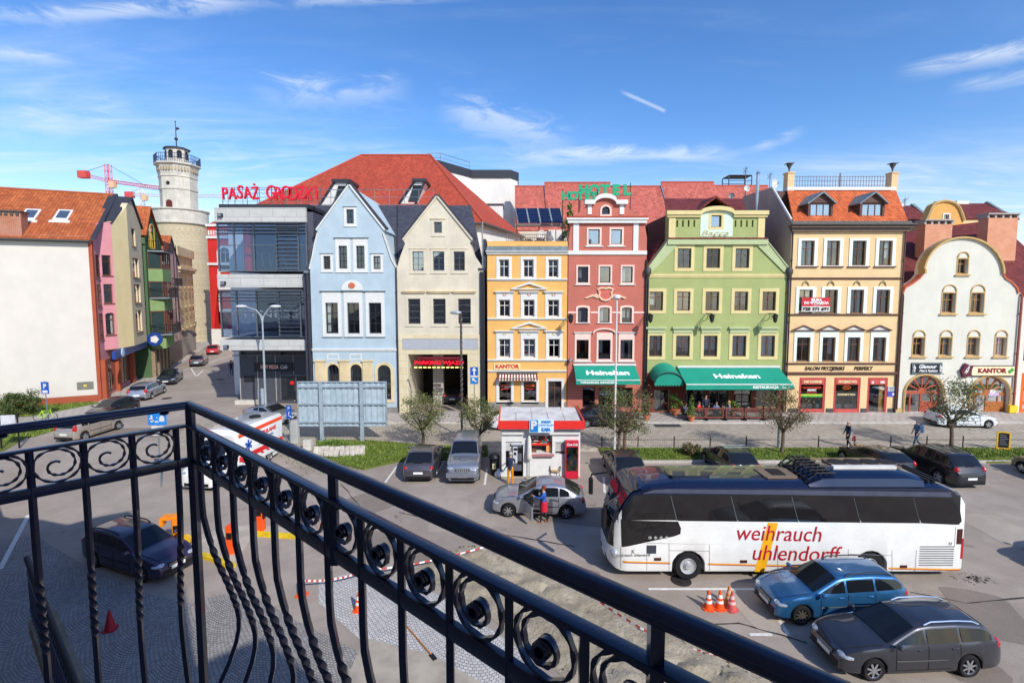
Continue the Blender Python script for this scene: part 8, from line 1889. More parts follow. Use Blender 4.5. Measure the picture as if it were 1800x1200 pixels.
me=bpy. data. meshes. new('body');me. from_pydata(V,E,[]);o=bpy. data. objects. new('body',me);COL. objects. link(o);o. modifiers. new('s','SKIN')
for i,r in enumerate(Rr):me. skin_vertices[0]. data[i]. radius=(r,r);me. skin_vertices[0]. data[i]. use_root=(i==0)
o. modifiers. new('u','SUBSURF'). render_levels=1;nm=bpy. data. meshes. new_from_object(o. evaluated_get(bpy. context. evaluated_depsgraph_get()));bpy. data. objects. remove(o);nm. materials. clear();nm. materials. append(M('dog_coat','#a97f55',.9,var=.5,sc=4));o=bpy. data. objects. new('body',nm);COL. objects. link(o);o. parent=t
for q in nm. polygons:q. use_smooth=True
q=gp(1490,785);mb=MB();mb. tube([(p. x-.2,p. y,.42),((p. x+q. x)/2,p. y-.05,.45),(q. x+.12,q. y-.25,.80)],.008,4);tag(mb. build('dog_lead',m_black),'thin black lead between the old man and his dog','lead')
person('person in a dark jacket and jeans walking in the shade of the arcade',gp(407,659),R(120),CL('dark','#2a2433'),CL('jeans','#2f4a6e'),m_black,m_hairb,1.75,'walk')
person('waiter standing in dark clothes among the terrace tables',(at(1240,722,39.1). x,39.1,.13),R(-100),CL('slate','#333a4c'),CL('black_trousers','#20222a'),m_black,m_hairb,1.80)
for x,y,yaw,c,hair,lab,hl in((1204,38.5,20,'#d8d4d0',m_hairr,'red haired guest in a white top seated at the left end of the terrace',.15),(1228,39.0,-60,'#c8342f',m_hairb,'guest in a red and white top seated beside the waiter',.1),(1259,38.9,-120,'#6f86b0',m_hairb,'guest in a pale blue striped shirt seated right of the waiter',0),(1281,39.2,180,'#8a8f98',M('hair_blond','#c9a468',.8),'blond guest seated behind the bushy terrace plant',.1)):
 X=at(x,725,y). x;person(lab,(X,y,.13),R(yaw),CL('g%d'%x,c),CL('black_trousers','#20222a'),m_black,hair,1.70,'sit',sleeve=x!=1259,hairlen=hl,arms=dict(l=fwd,r=fwr))
 t=thing('terrace_chair','dark chair under the '+lab. split(' seated')[0],'chair',(X,y,.13),R(yaw-90));mb=MB();mb. box(-.22,-.2,.40,.22,.24,.44);mb. build('seat',m_black,t);mb=MB();mb. cbox((0,-.22,.68),(.42,.03,.34),0,rx=R(-8));mb. build('backrest',m_black,t)
 for a in(-.2,.2):
  for b in(-.18,.22):mb=MB();mb. tube([(a,b,0),(a*.95,b*.95,.41)],.015,5);mb. build('leg',m_black,t)
  # ================================================================ kiosk
kx0,kx1=G(882,838). x,G(1020,841). x;ky=26.75;kw=kx1-kx0;kz=2.78;kd=3.0
t=thing('ticket_kiosk','white parking ticket kiosk with a red fascia and a blue sign','kiosk',((kx0+kx1)/2,ky,0));hx=kw/2;KX=t. location. x
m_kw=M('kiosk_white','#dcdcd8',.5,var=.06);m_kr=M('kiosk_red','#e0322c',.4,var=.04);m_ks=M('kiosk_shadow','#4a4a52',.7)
u=lambda px,py:(at(px,py,ky). x-KX,at(px,py,ky). z)
op=[(*u(889,827),*u(917,776)),(*u(932,797),*u(971,765)),(*u(976,798),*u(1000,777))]
hl=[arch_poly((a,b,c,d),0)for a,b,c,d in op]
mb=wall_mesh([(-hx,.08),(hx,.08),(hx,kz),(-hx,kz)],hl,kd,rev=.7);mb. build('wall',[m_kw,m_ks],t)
mb=MB();mb. box(-hx-.05,-.05,0,hx+.05,kd,.079);mb. build('base',M('old_concrete','#a99f90',.9),t)
mb=MB();mb. box(-hx-.15,-.35,kz,hx+.15,kd+.1,kz+.04,0);mb. box(-hx-.18,-.42,kz+.05,hx+.18,-.35,kz+.50,1);mb. box(-hx-.18,-.35,kz+.05,-hx-.12,kd+.1,kz+.50,1);mb. box(hx+.12,-.35,kz+.05,hx+.18,kd+.1,kz+.50,1);mb. build('fascia',[m_kw,m_kr],t)
mb=MB();n=5
for k in range(n):x0=-hx-.1+(kw+.2)*k/n;x1=-hx-.1+(kw+.2)*(k+1)/n-.03;mb. face([(x0,-.33,kz+.34),(x1,-.33,kz+.34),(x1,kd,kz+.42),(x0,kd,kz+.42)])
mb. build('roof',M('roof_grey','#cfcdc8',.6,var=.15,sc=1.5),t)
mb=MB()
for x0,x1 in((-hx+.02,op[0][2]+.1),(op[1][2]-.5,hx-.02)):mb. box(x0,-.14,kz-.34,x1,-.002,kz-.14)
mb. each('shutter_box',m_white,t);mb=MB()
for a,b,c,d in op[:1]+op[2:]:
 for q in range(9):mb. box(a,.08,d+.0-.05-.06*q,c,.11,d-.005-.06*q)
mb. build('shutter',M('shutter_grey','#c9c8c4',.5),t)
mb=MB();a,b,c,d=op[1];mb. box(a-.02,-.22,b-.08,c+.1,.1,b-.002,0);mb. build('counter',M('counter_pink','#b5767a',.6),t)
mb=MB();q=random. Random(8);cs=6
for r_ in range(3):
 z=d-.12-r_*.17
 for k in range(13):w_=(c-a)/13;mb. box(a+w_*k+.01,.25,z-.12,a+w_*(k+.85),.35,z-.12+q. uniform(.07,.14),q. randrange(cs))
mb. box(a,.2,d-.62,c,.4,d-.52,1);mb. box(c-.32,.2,b+.05,c-.04,.24,b+.42,2);mb. box(a+.05,.2,b,a+.35,.3,b+.2,3)
GOODS=[M('goods_'+n_,c_,.5)for n_,c_ in(('cream','#e8dcb8'),('red','#d8382c'),('orange','#e8a05a'),('brown','#6b4a38'),('teal','#5aa6b4'),('white','#e6e6e2'))]
mb. build('goods',GOODS,t)
mb=MB();mb. box(a-.05,-.03,b-.05,c+.05,.0,b-.001);mb. box(a-.05,-.03,d,c+.05,0,d+.05);mb. box(a-.05,-.03,b,a,0,d);mb. box(c,-.03,b,c+.05,0,d);mb. build('window_frame',m_kw,t)
sx,sz=u(950,746);x0,x1=u(930,746)[0],u(972,746)[0];m_sb=M('sign_blue','#1a7ac0',.4)
S2=thing('kiosk_sign','pale blue PARKING CENTRUM KASA sign on the kiosk fascia','sign',(KX+(x0+x1)/2,ky-.45,kz+.24));hw_=(x1-x0)/2;hh=.36
mb=MB();mb. box(-hw_,-.04,-hh,hw_,.03,hh);mb. build('board',M('sign_pale','#cfe4ee',.4),S2);mb=MB();mb. box(-hw_+.03,-.05,-hh+.03,-hw_*.28,-.041,hh-.03);mb. build('square',m_sb,S2)
text('P',.62,m_white,S2,loc=(-hw_*.64,-.056,.03),depth=.01,bold=.03);text('PARKING',.15,m_sb,S2,loc=(hw_*.36,-.05,.22),depth=.01,bold=.01,width=.50);text('CENTRUM',.17,m_sb,S2,loc=(hw_*.38,-.05,.04),depth=.01,width=.78);text('KASA',.24,m_sb,S2,loc=(hw_*.36,-.05,-.20),depth=.01,bold=.018,width=.5)
p=u(910,806);t=thing('ticket_machine','grey parking ticket machine in the left opening of the kiosk','machine',(KX+p[0],ky+.12,.08));mb=MB();mb. prism([(-.30,0),(.30,0),(.30,1.75),(-.30,1.75)],-.12,.4,0);mb. box(-.26,-.14,.75,-.02,-.121,1.65,1);mb. box(-.2,-.16,1.2,-.08,-.141,1.35,2);mb. box(-.22,-.15,1.45,-.02,-.141,1.58,2);mb. box(.04,-.14,1.3,.24,-.121,1.6,2);mb. box(.02,-.18,.7,.26,-.12,.85,2);mb. build('case',[M('machine_body','#5d5f6a',.45),M('machine_face','#c9ccd0',.4),m_black],t);mb=MB();mb. box(-.36,-.16,1.76,.36,.42,1.86);mb. build('hood',M('machine_face','#c9ccd0',.4),t)
g0=G(1005,842);t=thing('drinks_cooler','tall red glass fronted drinks cooler at the right end of the kiosk','cooler',(g0 . x,g0 . y,0));mb=MB();m_cr=M('cooler_red','#c8203a',.35);w_=.36
mb. box(-w_,0,.04,w_,.65,.45,0);mb. box(-w_,0,1.78,w_,.65,2.12,0);mb. box(-w_,.0,.45,-w_+.05,.65,1.78,0);mb. box(w_-.05,0,.45,w_,.65,1.78,0);mb. box(-w_+.05,.22,.45,w_-.05,.65,1.78,1);mb. build('cabinet',[m_cr,m_white],t)
text('Coca-Cola',.2,m_white,t,loc=(0,-.012,1.93),depth=.01,shear=.3,bold=.008,width=.6);q=random. Random(3)
for s in range(4):
 z=.5+.31*s;mb=MB();mb. box(-w_+.05,.02,z-.03,w_-.05,.25,z-.005);mb. build('shelf',m_zinc,t);mb=MB()
 for k in range(7):mb. lathe([(.0,0),(.042,0),(.042,.17),(.016,.22),(.016,.27),(0,.27)],(-.27+.09*k,.07,z),8,(k//2+s*2)%6,smooth=True)
 mb. build('bottles',[M('drink_'+n_,c_,.3)for n_,c_ in(('orange','#e07a1c'),('green','#3f9a4a'),('cola','#4a1418'),('yellow','#e6c432'),('blue','#2a5aa8'),('teal','#2fa6a0'))],t)
mb=MB();mb. face([(-w_+.05,.01,.45),(w_-.05,.01,.45),(w_-.05,.01,1.78),(-w_+.05,.01,1.78)]);mb. build('glass_door',CLEAR('window_pane_clear',ref=.04),t)
g0=G(976,838);t=thing('armchair','beige plastic armchair standing before the kiosk','chair',(g0 . x,g0 . y,0),R(170));mc=M('chair_beige','#c2a27c',.5);mb=MB();mb. cbox((0,.0,.42),(.5,.5,.06),bev=.05);mb. build('seat',mc,t);mb=MB();mb. cbox((0,-.27,.70),(.5,.06,.58),rx=R(8),bev=.02);mb. build('backrest',mc,t)
for s in(-1,1):
 mb=MB();mb. tube([(.27*s,-.25,.62),(.28*s,.15,.64),(.27*s,.22,.42)],.03,6);mb. build('arm',m_black,t)
 for y_ in(-.22,.22):mb=MB();mb. tube([(.22*s,y_,.4),(.26*s,y_*1.15,0)],.022,6);mb. build('leg',m_black,t)
g0=G(930,841);t=thing('folded_parasol','folded white parasol on a thin pole left of the kiosk window','parasol',g0);mb=MB();mb. tube([(0,0,0),(0,0,2.5)],.025,6);mb. build('pole',m_zinc,t);mb=MB();mb. lathe([(.02,2.5),(.10,2.2),(.13,1.6),(.17,1.15),(.11,1.05),(.03,1.0)],(0,0,0),9);mb. build('canopy',M('canvas','#d6d4cc',.9),t);mb=MB();mb. lathe([(.22,0),(.22,.08),(.05,.1)],(0,0,0),14);mb. build('foot',M('old_concrete','#a99f90',.9),t)
g0=G(869,833);t=thing('litter_bin','black domed litter bin between the off roader and the kiosk','bin',g0);mb=MB();mb. lathe([(.22,0),(.26,.1),(.27,.85),(.24,.87)],(0,0,0),16);mb. build('drum',m_black,t);mb=MB();mb. lathe([(.30,.92),(.31,1.0),(.22,1.14),(0,1.2)],(0,0,0),16);mb. build('lid',m_trim,t);mb=MB();mb. cbox((0,-.27,.55),(.2,.02,.3));mb. build('notice',M('bin_notice','#c9c29a',.6),t)
g0=G(876,838);mb=MB();rows=[[(w_*math. cos(j*.63),w_*math. sin(j*.63)*.8,z)for j in range(10)]for w_,z in((.16,0),(.22,.12),(.18,.28),(.05,.38),(.09,.44))];mb. grid(rows,cu=True);tag(mb. build('rubbish_bag',M('bag_white','#d8d8d8',.5),None,g0),'white rubbish bag on the ground beside the domed bin','bag')
# ---------------------------------------------------------------- billboard seen from behind
g0=G(601,777);t=thing('billboard','grey sheet metal back of a large billboard on two steel posts','billboard',(g0 . x,g0 . y,0));p0,p1=at(523,672,g0 . y),at(679,748,g0 . y);a0,a1=p0 . x-g0 . x,p1 . x-g0 . x;m_sh=M('sheet_grey','#a9b9c1',.5,metal=.0,var=.12,sc=3)
m_bst=M('billboard_steel','#98a6ae',.5,var=.12);rb=random. Random(6);mb=MB();nn=30
for k in range(nn):
 x0=a0+(a1-a0)*k/nn;x1=a0+(a1-a0)*(k+1)/nn;dy=.05*(k%2);mb. face([(x0,.12-dy,p1 . z),(x1,.12-dy,p1 . z),(x1,.12-dy,p0 . z),(x0,.12-dy,p0 . z)],rb. randrange(3));mb. face([(x1,.12-dy,p1 . z),(x1,.07+dy,p1 . z),(x1,.07+dy,p0 . z),(x1,.12-dy,p0 . z)],0)
mb. build('sheet',[m_sh,M('sheet_grey_b','#a4b5bd',.5,metal=.0),M('sheet_grey_c','#aebdc5',.5,metal=.0)],t)
for x in(at(565,720,g0 . y). x-g0 . x,at(636,720,g0 . y). x-g0 . x):mb=MB();mb. box(x-.11,-.10,0,x+.11,.06,p0 . z);mb. build('post',m_bst,t)
for z in(p1 . z+.25,(p0 . z+p1 . z)/2,p0 . z-.3):mb=MB();mb. box(a0,-.03,z-.05,a1,.069,z+.05);mb. build('crossbar',m_bst,t)
mb=MB();mb. prism(arch_poly((a0-.05,p1 . z-.05,a1+.05,p0 . z+.05),0),.0,.16,0,holes=[arch_poly((a0,p1 . z,a1,p0 . z),0)]);mb. build('frame',m_bst,t)
t=thing('slab_stack','row of leaning concrete slabs lying in the grass before the billboard','slabs',G(597,803));rb=random. Random(5)
for k in range(10):mb=MB();mb. cbox((-1.45+k*.31,rb. uniform(-.06,.06)+.03*k,.29),(.29,.10,.72),0,rx=R(-38+rb. uniform(-8,8)),rz=rb. uniform(.1,.3),ry=R(rb. uniform(-5,5)));mb. build('slab',M('slab_grey','#b3aca0',.9,var=.2,sc=4,bmp=.4),t)
def block(name,label,px,py,sz,m,cat='block'):
 mb=MB();mb. cbox((0,0,sz[2]/2),sz,bev=min(sz[:2])*.1);mb. cbox((0,-sz[1]/2-.01,sz[2]*.6),(sz[0]*.4,.02,sz[2]*.2),0);return tag(mb. build(name,m,None,G(px,py)),label,cat)
block('cable_box','small pale concrete cabinet at the left end of the slab row',541,790,(.5,.4,.62),M('pale_box','#c9c6bc',.8));block('concrete_pillar','tall grey concrete pillar left of the billboard',519,777,(.5,.4,1.5),M('pillar_grey','#a9aaa8',.8));block('meter_cabinet','grey cabinet at the foot of the twin armed street lamp',461,722,(.5,.4,1.9),M('cabinet_grey','#a4a8ac',.5),'cabinet')
# ---------------------------------------------------------------- lamps
g0=G(468,737);t=thing('street_lamp','tall twin armed grey street lamp before the glass arcade','street lamp',g0);m_lp=M('lamp_grey','#a9b4b8',.4,metal=.3);mb=MB();mb. tube([(0,0,0),(0,0,8.2)],[.10,.06],10);mb. build('pole',m_lp,t)
for s,w_ in((-1,1.5),(1,.95)):
 mb=MB();mb. tube([(0,0,7.6),(s*.12,0,8.2),(s*.45,0,8.65),(s*w_*.8,0,8.88)],.045,8);mb. build('arm',m_lp,t);mb=MB();mb. ball((s*(w_+.1),0,8.93),.45,12,0,(1,.36,.26));mb. build('lamp_head',M('lamp_white','#d5d8d8',.4),t)
g0=G(812,768);t=thing('street_lamp','dark street lamp pole wound with a pale spiral before the car park entrance','street lamp',g0);mb=MB();mb. tube([(0,0,0),(0,0,8.6)],.075,8,0);mb. build('pole',M('pole_dark','#4a3a38',.5),t);mb=MB();mb. tube([(.085*math. cos(a),.085*math. sin(a),.3+a*.055)for a in[i*.45 for i in range(330)]],.018,4);mb. build('spiral',m_zinc,t)
mb=MB();mb. ball((-.35,0,8.68),.42,12,0,(1,.4,.3));mb. build('lamp_head',m_lp,t)
g0=G(1080,796);t=thing('street_lamp','thin white street lamp rising through the twin trunked tree','street lamp',g0);mb=MB();mb. tube([(0,0,0),(0,0,9.7)],[.07,.045],8);mb. build('pole',m_white,t);mb=MB();mb. ball((0,0,9.8),.2,10,0,(1.2,1,.8));mb. build('lamp_head',m_white,t)
g0=G(1368,786);t=thing('bollard_post','short pale post behind the small fruit tree','post',g0);mb=MB();mb. tube([(0,0,0),(0,0,1.6)],.08,10);mb. ball((0,0,1.6),.08,8);mb. build('post',m_zinc,t)
for px,py,lab in((1003,563,'black wrought lantern between the yellow and red townhouses'),(1143,562,'black wrought lantern at the left corner of the green hotel'),(1251,562,'black wrought lantern in the middle of the green hotel front'),(1362,562,'black wrought lantern at the right corner of the green hotel')):
 p=at(px,py,YF-1.2);t=thing('wall_lantern',lab,'lantern',(p. x,YF-.05,p. z),0,'wrought wall lanterns');mb=MB();mb. tube([(0,0,.45),(0,-1.2,.5)],.03,5);mb. tube([(0,0,-.1),(.0,-.35,.2),(0,-.8,.25),(0,-1.1,.48)],.025,5);mb. tube([(0,-.5+.22*math. cos(a),.2+.2*math. sin(a))for a in[i*.5 for i in range(12)]],.02,4);mb. build('bracket',m_black,t)
 mb=MB();mb. lathe([(.04,.1),(.1,.08),(.26,-.05),(.2,-.06),(.22,-.1),(.14,-.52),(.05,-.58),(0,-.66)],(0,-1.2,.38),6,smooth=False);mb. build('lantern',m_trim,t)
 # ---------------------------------------------------------------- road signs
def sign(label,px,py,top,w_,hgt,m,ang=0.,marks=(),pole=None,cat='road sign',two=None):
 g0=G(px,py);h=at(px,top,g0 . y). z;t=thing('road_sign',label,cat,g0,ang);mb=MB();mb. tube([(0,.03,0),(0,.03,h+.05)],.035,8);mb. build('pole',m_zinc,t);mb=MB();mb. cbox((0,0,h-hgt/2),(w_,.03,hgt));mb. build('plate',m,t)
 if two:mb=MB();mb. cbox((0,0,h-hgt-two[1]/2-.05),(two[0],.03,two[1]));mb. build('lower_plate',two[2],t)
 return t,h
m_rb=M('road_blue','#1c56b4',.4)
def arrow(t,z,x=0.,s=1.,m=None,rot=0.):
 mb=MB();mb. prism([(-.06,-.3),(.06,-.3),(.06,.05),(.2,.05),(0,.32),(-.2,.05),(-.06,.05)],-.012,0,0);o=mb. build('arrow',m or m_white,t);o. location=(x,-.016,z);o. scale=(s,1,s);o. rotation_euler=(0,rot,0);return o
t,h=sign('blue one way arrow sign over a second blue plate beside the car park entrance',834,738,645,.62,.66,m_rb,two=(.62,.62,m_sb));arrow(t,h-.33);arrow(t,h-1.02,0,.75,None,R(-50));mb=MB();mb. cbox((0,-.02,h-.74),(.5,.01,.1));mb. build('strip',m_white,t)
t,h=sign('blue parking sign with a bicycle at its foot by the blank white flank',83,735,671,.60,.95,m_rb);text('P',.5,m_white,t,loc=(0,-.025,h-.35),depth=.01,bold=.02);mb=MB();mb. cbox((0,-.02,h-.78),(.4,.01,.2));mb. build('strip',m_white,t)
t,h=sign('bright blue living zone sign with white figures and a white plate below',283,856,724,.95,.68,M('zone_blue','#2a86d8',.4),R(0),two=(.62,.5,m_white));mb=MB();zc=h-.34
mb. ball((-.28,-.02,zc+.12),.06,8,0,(1,.3,1));mb. cbox((-.28,-.02,zc-.06),(.10,.012,.26));mb. cbox((-.28,-.02,zc-.06),(.26,.012,.05),ry=R(30));mb. prism([(.12,zc-.15),(.38,zc-.15),(.38,zc+.05),(.25,zc+.2),(.12,zc+.05)],-.028,-.016);mb. cbox((-.02,-.02,zc-.16),(.18,.012,.08));mb. ball((.0,-.02,zc+.05),.035,8,0,(1,.3,1));mb. build('pictogram',m_white,t)
t,h=sign('small narrow blue sign on a thin pole left of the billboard',510,782,712,.34,.9,m_rb);text('P',.3,m_white,t,loc=(0,-.025,h-.2),depth=.01);mb=MB();mb. ball((0,-.02,h-.5),.05,8,0,(1,.3,1));mb. tube([(-.02,-.02,h-.55),(-.02,-.02,h-.7),(.08,-.02,h-.72),(.1,-.02,h-.82)],.02,4);mb. build('pictogram',m_white,t)
g0=G(18,788);t=thing('notice_board','white notice board on two dark posts at the left edge','board',g0,R(10));mb=MB();mb. cbox((0,0,1.7),(.8,.05,1.0));mb. build('board',M('board_pale','#cfd0d4',.5),t)
for s in(-1,1):mb=MB();mb. tube([(s*.5,.03,0),(s*.5,.03,2.3)],.05,6);mb. build('post',m_black,t)
# bicycle
g0=G(83,738);t=thing('bicycle','lime green bicycle leaning at the parking sign','bicycle',(g0 . x+.2,g0 . y-.35,0),R(8));mg=M('lime_frame','#a8d82a',.4)
for s in(-1,1):mb=MB();mb. tube([(s*.52+.33*math. cos(a),0,.34+.33*math. sin(a))for a in[i*math. pi/12 for i in range(25)]],.022,5);mb. build('wheel',m_tyre,t)
mb=MB();mb. tube([(-.52,0,.34),(-.2,0,.8),(.38,0,.82),(-.05,0,.32),(-.52,0,.34)],.03,6);mb. tube([(-.05,0,.32),(-.22,0,.9)],.03,6);mb. tube([(.52,0,.34),(.36,0,.95)],.028,6);mb. build('frame',mg,t);mb=MB();mb. cbox((-.24,0,.94),(.26,.14,.06),bev=.03);mb. build('saddle',m_black,t);mb=MB();mb. tube([(.3,-.28,.98),(.36,0,.98),(.3,.28,.98)],.018,5);mb. build('handlebar',m_black,t)
# ---------------------------------------------------------------- low fence along the verge
t=thing('low_fence','low black rail fence along the grass strip behind the coach','fence',(5.7,31.62,0));mb=MB();mb. tube([(0,0,.62),(36,0,.62)],.022,6);mb. build('rail',m_black,t);mb=MB();mb. tube([(0,0,.62),(0,0,0)],.03,6)
for k in range(16):mb=MB();mb. tube([(.1+k*2.33,0,0),(.1+k*2.33,0,.82)],.035,6);mb. ball((.1+k*2.33,0,.83),.045,6);mb. build('post',m_black,t)
g0=G(1778,797);t=thing('pavement_sign','yellow framed black chalkboard stand on the path at the right','board',(g0 . x,31.3,0),R(-18));mb=MB();mb. prism(arch_poly((-.36,.12,.36,1.25),.25),-.05,.0,0,holes=[arch_poly((-.28,.2,.28,1.17),.2)]);mb. cbox((0,-.02,.06),(.8,.3,.1),0);mb. build('frame',M('frame_yellow','#e0b02a',.5),t);mb=MB();mb. prism(arch_poly((-.28,.2,.28,1.17),.2),-.03,-.01);mb. build('chalkboard',m_trim,t);mb=MB()
for q in range(6):mb. box(-.2,-.036,1.0-.12*q,.1+.02*(q%3)*3,-.031,1.025-.12*q)
mb. build('chalk_writing',M('chalk','#8a8f98',.9),t)
# ---------------------------------------------------------------- terrace: barriers, pots, mat
for k,px in enumerate((1226,1257,1291,1325,1358)):
 x0=at(px-1,735,38.3). x;t=thing('terrace_barrier',['brown framed terrace barrier nearest the tall potted conifer','second brown terrace barrier from the potted conifer','brown terrace barrier in front of the bushy terrace plant','fourth brown terrace barrier from the potted conifer','last brown terrace barrier, behind the fruit tree'][k],'barrier',(x0,38.25,.13),0,'terrace barriers');mb=MB();mb. prism(arch_poly((-.68,.15,.68,.95),0),-.03,.03,0,holes=[arch_poly((-.58,.25,.58,.86),0)]);mb. build('frame',M('barrier_brown','#7a3f35',.5,var=.15),t);mb=MB();mb. face([(-.58,0,.25),(.58,0,.25),(.58,0,.86),(-.58,0,.86)]);mb. build('panel',CLEAR('smoked_sheet',(.55,.55,.55),.05),t)
 for s in(-1,1):mb=MB();mb. tube([(s*.7,0,0),(s*.7,0,1.1)],.03,6);mb. cbox((s*.7,0,.04),(.22,.4,.08),bev=.04);mb. ball((s*.7,0,1.12),.06,8);mb. build('post',m_trim,t)
m_tc=M('terracotta_pot','#c2754f',.8,var=.1)
def pot(label,px,py,h,r,m,seed,Y=None,cone=False,pr=.25,ph=.42):
 g0=G(px,py);rnd=random. Random(seed);t=thing('potted_plant',label,'potted plant',(g0 . x,g0 . y,.0 if g0 . y<37.6 else.126));mb=MB();mb. lathe([(pr*.7,0),(pr,ph-.06),(pr*1.1,ph-.06),(pr*1.1,ph),(pr*.9,ph),(pr*.85,ph-.05),(0,ph-.05)],(0,0,0),16);mb. build('pot',m_tc,t);mb=MB()
 if cone:
  for q in range(7):f=q/7;leaves(mb,(0,0,ph+.1+(h-ph)*f),(r*(1.05-f),r*(1.05-f),.18),170,.05,rnd,clump=10)
 else:leaves(mb,(0,0,ph+(h-ph)*.5),(r,r,(h-ph)*.55),900,.06,rnd,clump=20)
 mb. build('foliage',m,t,merge=False)
pot('tall slim potted conifer at the left end of the terrace',1215,743,2.1,.42,m_leafg,41,cone=True);pot('large leafy plant in a terracotta pot right of the hotel door',1187,732,1.75,.62,m_leafg,42,pr=.34,ph=.5);pot('leafy plant in a pale terracotta pot left of the hotel doormat',1136,741,1.7,.5,m_leaf2,43);pot('bushy yellow green terrace plant behind the third barrier',1288,734,1.35,.55,m_leafg,44);pot('small bushy plant at the corner of the red townhouse',1012,737,1.0,.4,m_leafg,45)
p=at(1020,368,YF+2.2);t=thing('potted_plant','dark conifer on the roof beside the smaller HOTEL letters','potted plant',(at(1001,385,YF+2.2). x,YF+2.2,HR. U(1064,445)[1]+.5));mb=MB();rnd=random. Random(9);hh=at(1001,352,YF+2.2). z-t. location. z
for q in range(9):f=q/9;leaves(mb,(0,0,.6+(hh-.6)*f),(.75*(1.1-f),.75*(1.1-f),.3),200,.09,rnd,clump=10)
mb. build('foliage',m_leafg,t,merge=False);mb=MB();mb. lathe([(.3,0),(.42,.6),(.3,.6)],(0,0,0),14);mb. build('pot',m_tc,t)
mb=MB();g0=G(1173,748);mb. cbox((0,0,.012),(2.0,.75,.02),bev=.04);tag(mb. build('doormat',M('mat_dark','#3a3a3e',.95,bmp=.5),None,g0),'dark doormat lying before the hotel door','doormat')
def terrace_table(px,py,lab):
 p=at(px,py,38.9);t=thing('terrace_table',lab,'table',(p. x,38.9,.13));mb=MB();mb. cbox((0,0,.73),(.8,.7,.035),bev=.06);mb. build('tabletop',M('table_wood','#6b4a38',.5),t);mb=MB();mb. tube([(0,0,0),(0,0,.72)],.04,8);mb. cbox((0,0,.02),(.5,.5,.03));mb. build('leg',m_black,t);mb=MB();mb. lathe([(.06,.75),(.07,.86),(.05,.86)],(.15,0,0),8);mb. build('jar',m_white,t)
terrace_table(1216,728,'terrace table beside the red haired guest');terrace_table(1269,728,'terrace table between the striped guest and the blond guest');terrace_table(1312,728,'terrace table behind the fourth barrier')
# ---------------------------------------------------------------- cones, barrier posts, kerbs round the exit
m_co=M('cone_orange','#f0561c',.5);m_cw=M('cone_white','#e2e2de',.5)
def cone_mesh(t,m1,m2,h=.62):
 mb=MB();mb. cbox((0,0,.02),(.36,.36,.04),bev=.06);mb. lathe([(.15,.04),(.03,h),(0,h+.01)],(0,0,0),16);mb. build('cone_body',m1,t)
 for a,b in((.36,.5),(.62,.8)):
  r0,r1=.153-.12*(h*a-.04)/(h-.04),.153-.12*(h*b-.04)/(h-.04);mb=MB();mb. lathe([(r0,h*a),(r1,h*b)],(0,0,0),16);mb. build('reflective_band',m2,t)
first=None
for px,py,lab,sty in((1245,1069,'orange and white traffic cone standing leftmost of four before the blue estate',0),(1265,1069,'orange and white traffic cone second from the left before the blue estate',0),(1281,1061,'dull orange traffic cone set back behind the two bright ones',1),(1286,1071,'faded red traffic cone rightmost of four before the blue estate',2),(531,1046,'orange and white cone holding one end of the red white tape',0),(631,1072,'orange and white cone on the laid setts seen between the balusters',0),(194,1106,'plain dark red cone on the shaded cobbles',3),(367,806,'red and white cone left of the ambulance nose behind the railing corner',0),(390,808,'red and white cone closer to the ambulance wheel behind the railing corner',0)):
 t=thing('traffic_cone',lab,'traffic cone',G(px,py),R(px),'traffic cones');m1,m2=((m_co,m_cw),(M('cone_dull','#d8813a',.6),M('cone_tan','#d8b890',.6)),(M('cone_faded','#c85a58',.6),M('cone_pink','#dcb8b4',.6)),(M('cone_dark_red','#a81a2c',.6),M('cone_dark_red','#a81a2c',.6)))[sty];cone_mesh(t,m1,m2)
def exitpost(label,px,py,h,arm=False,ang=0):
 t=thing('barrier_post',label,'barrier',G(px,py),R(ang),None);mb=MB();mb. cbox((0,0,h/2),(.32,.30,h),bev=.03);mb. cbox((0,0,.03),(.5,.5,.06));mb. build('case',m_co if not arm else M('barrier_orange','#f08a1c',.5),t);mb=MB();mb. cbox((.17,-.05,h*.62),(.08,.2,.3),bev=.02);mb. cbox((0,-.16,h*.7),(.2,.02,.25));mb. build('reader',m_trim,t)
 if arm:mb=MB();mb. cbox((-.22,0,h+.06),(.6,.34,.12),0);mb. cbox((-.52,0,h-.1),(.12,.3,.3),0);mb. build('hood',M('barrier_orange','#f08a1c',.5),t);mb=MB();mb. lathe([(.1,-.1),(.22,-.1),(.22,.1),(.1,.1)],(.3,-.1,.35),14,0,'y');mb. build('hose_reel',M('frame_yellow','#e0b02a',.5),t)
exitpost('orange ticket post with a hood beside the dark plum estate',314,963,1.25,True,10);exitpost('bright orange barrier post behind the balusters near the yellow kerb',459,935,1.3,False,0);exitpost('orange barrier post lower down between twisted balusters',408,975,1.2);exitpost('orange barrier post glimpsed through the railing scrolls',576,918,1.3);exitpost('orange barrier box right of the ambulance nose',420,815,1.0)
m_yk=M('kerb_yellow','#d8b81e',.7,var=.2,sc=5)
def kerb(pts,w_=.22,h=.14,nm='kerb',mm=None):
 mb=MB();rows=[]
 for i,p in enumerate(pts):
  a=Vector(pts[max(i-1,0)]);b=Vector(pts[min(i+1,len(pts)-1)]);n=(b-a). normalized();n=Vector((-n. y,n. x,0))*w_/2;p=Vector(p);rows. append([p-n,p-n+Vector((0,0,h)),p+n+Vector((0,0,h)),p+n])
 mb. grid(rows,0,False);mb. face(rows[0]);mb. face(rows[-1][::-1]);tag(mb. build(nm,mm or m_yk),kind='structure')
kerb([G(338,974),G(372,983),G(410,998)]);kerb([G(449,940),G(490,943),G(540,946)])
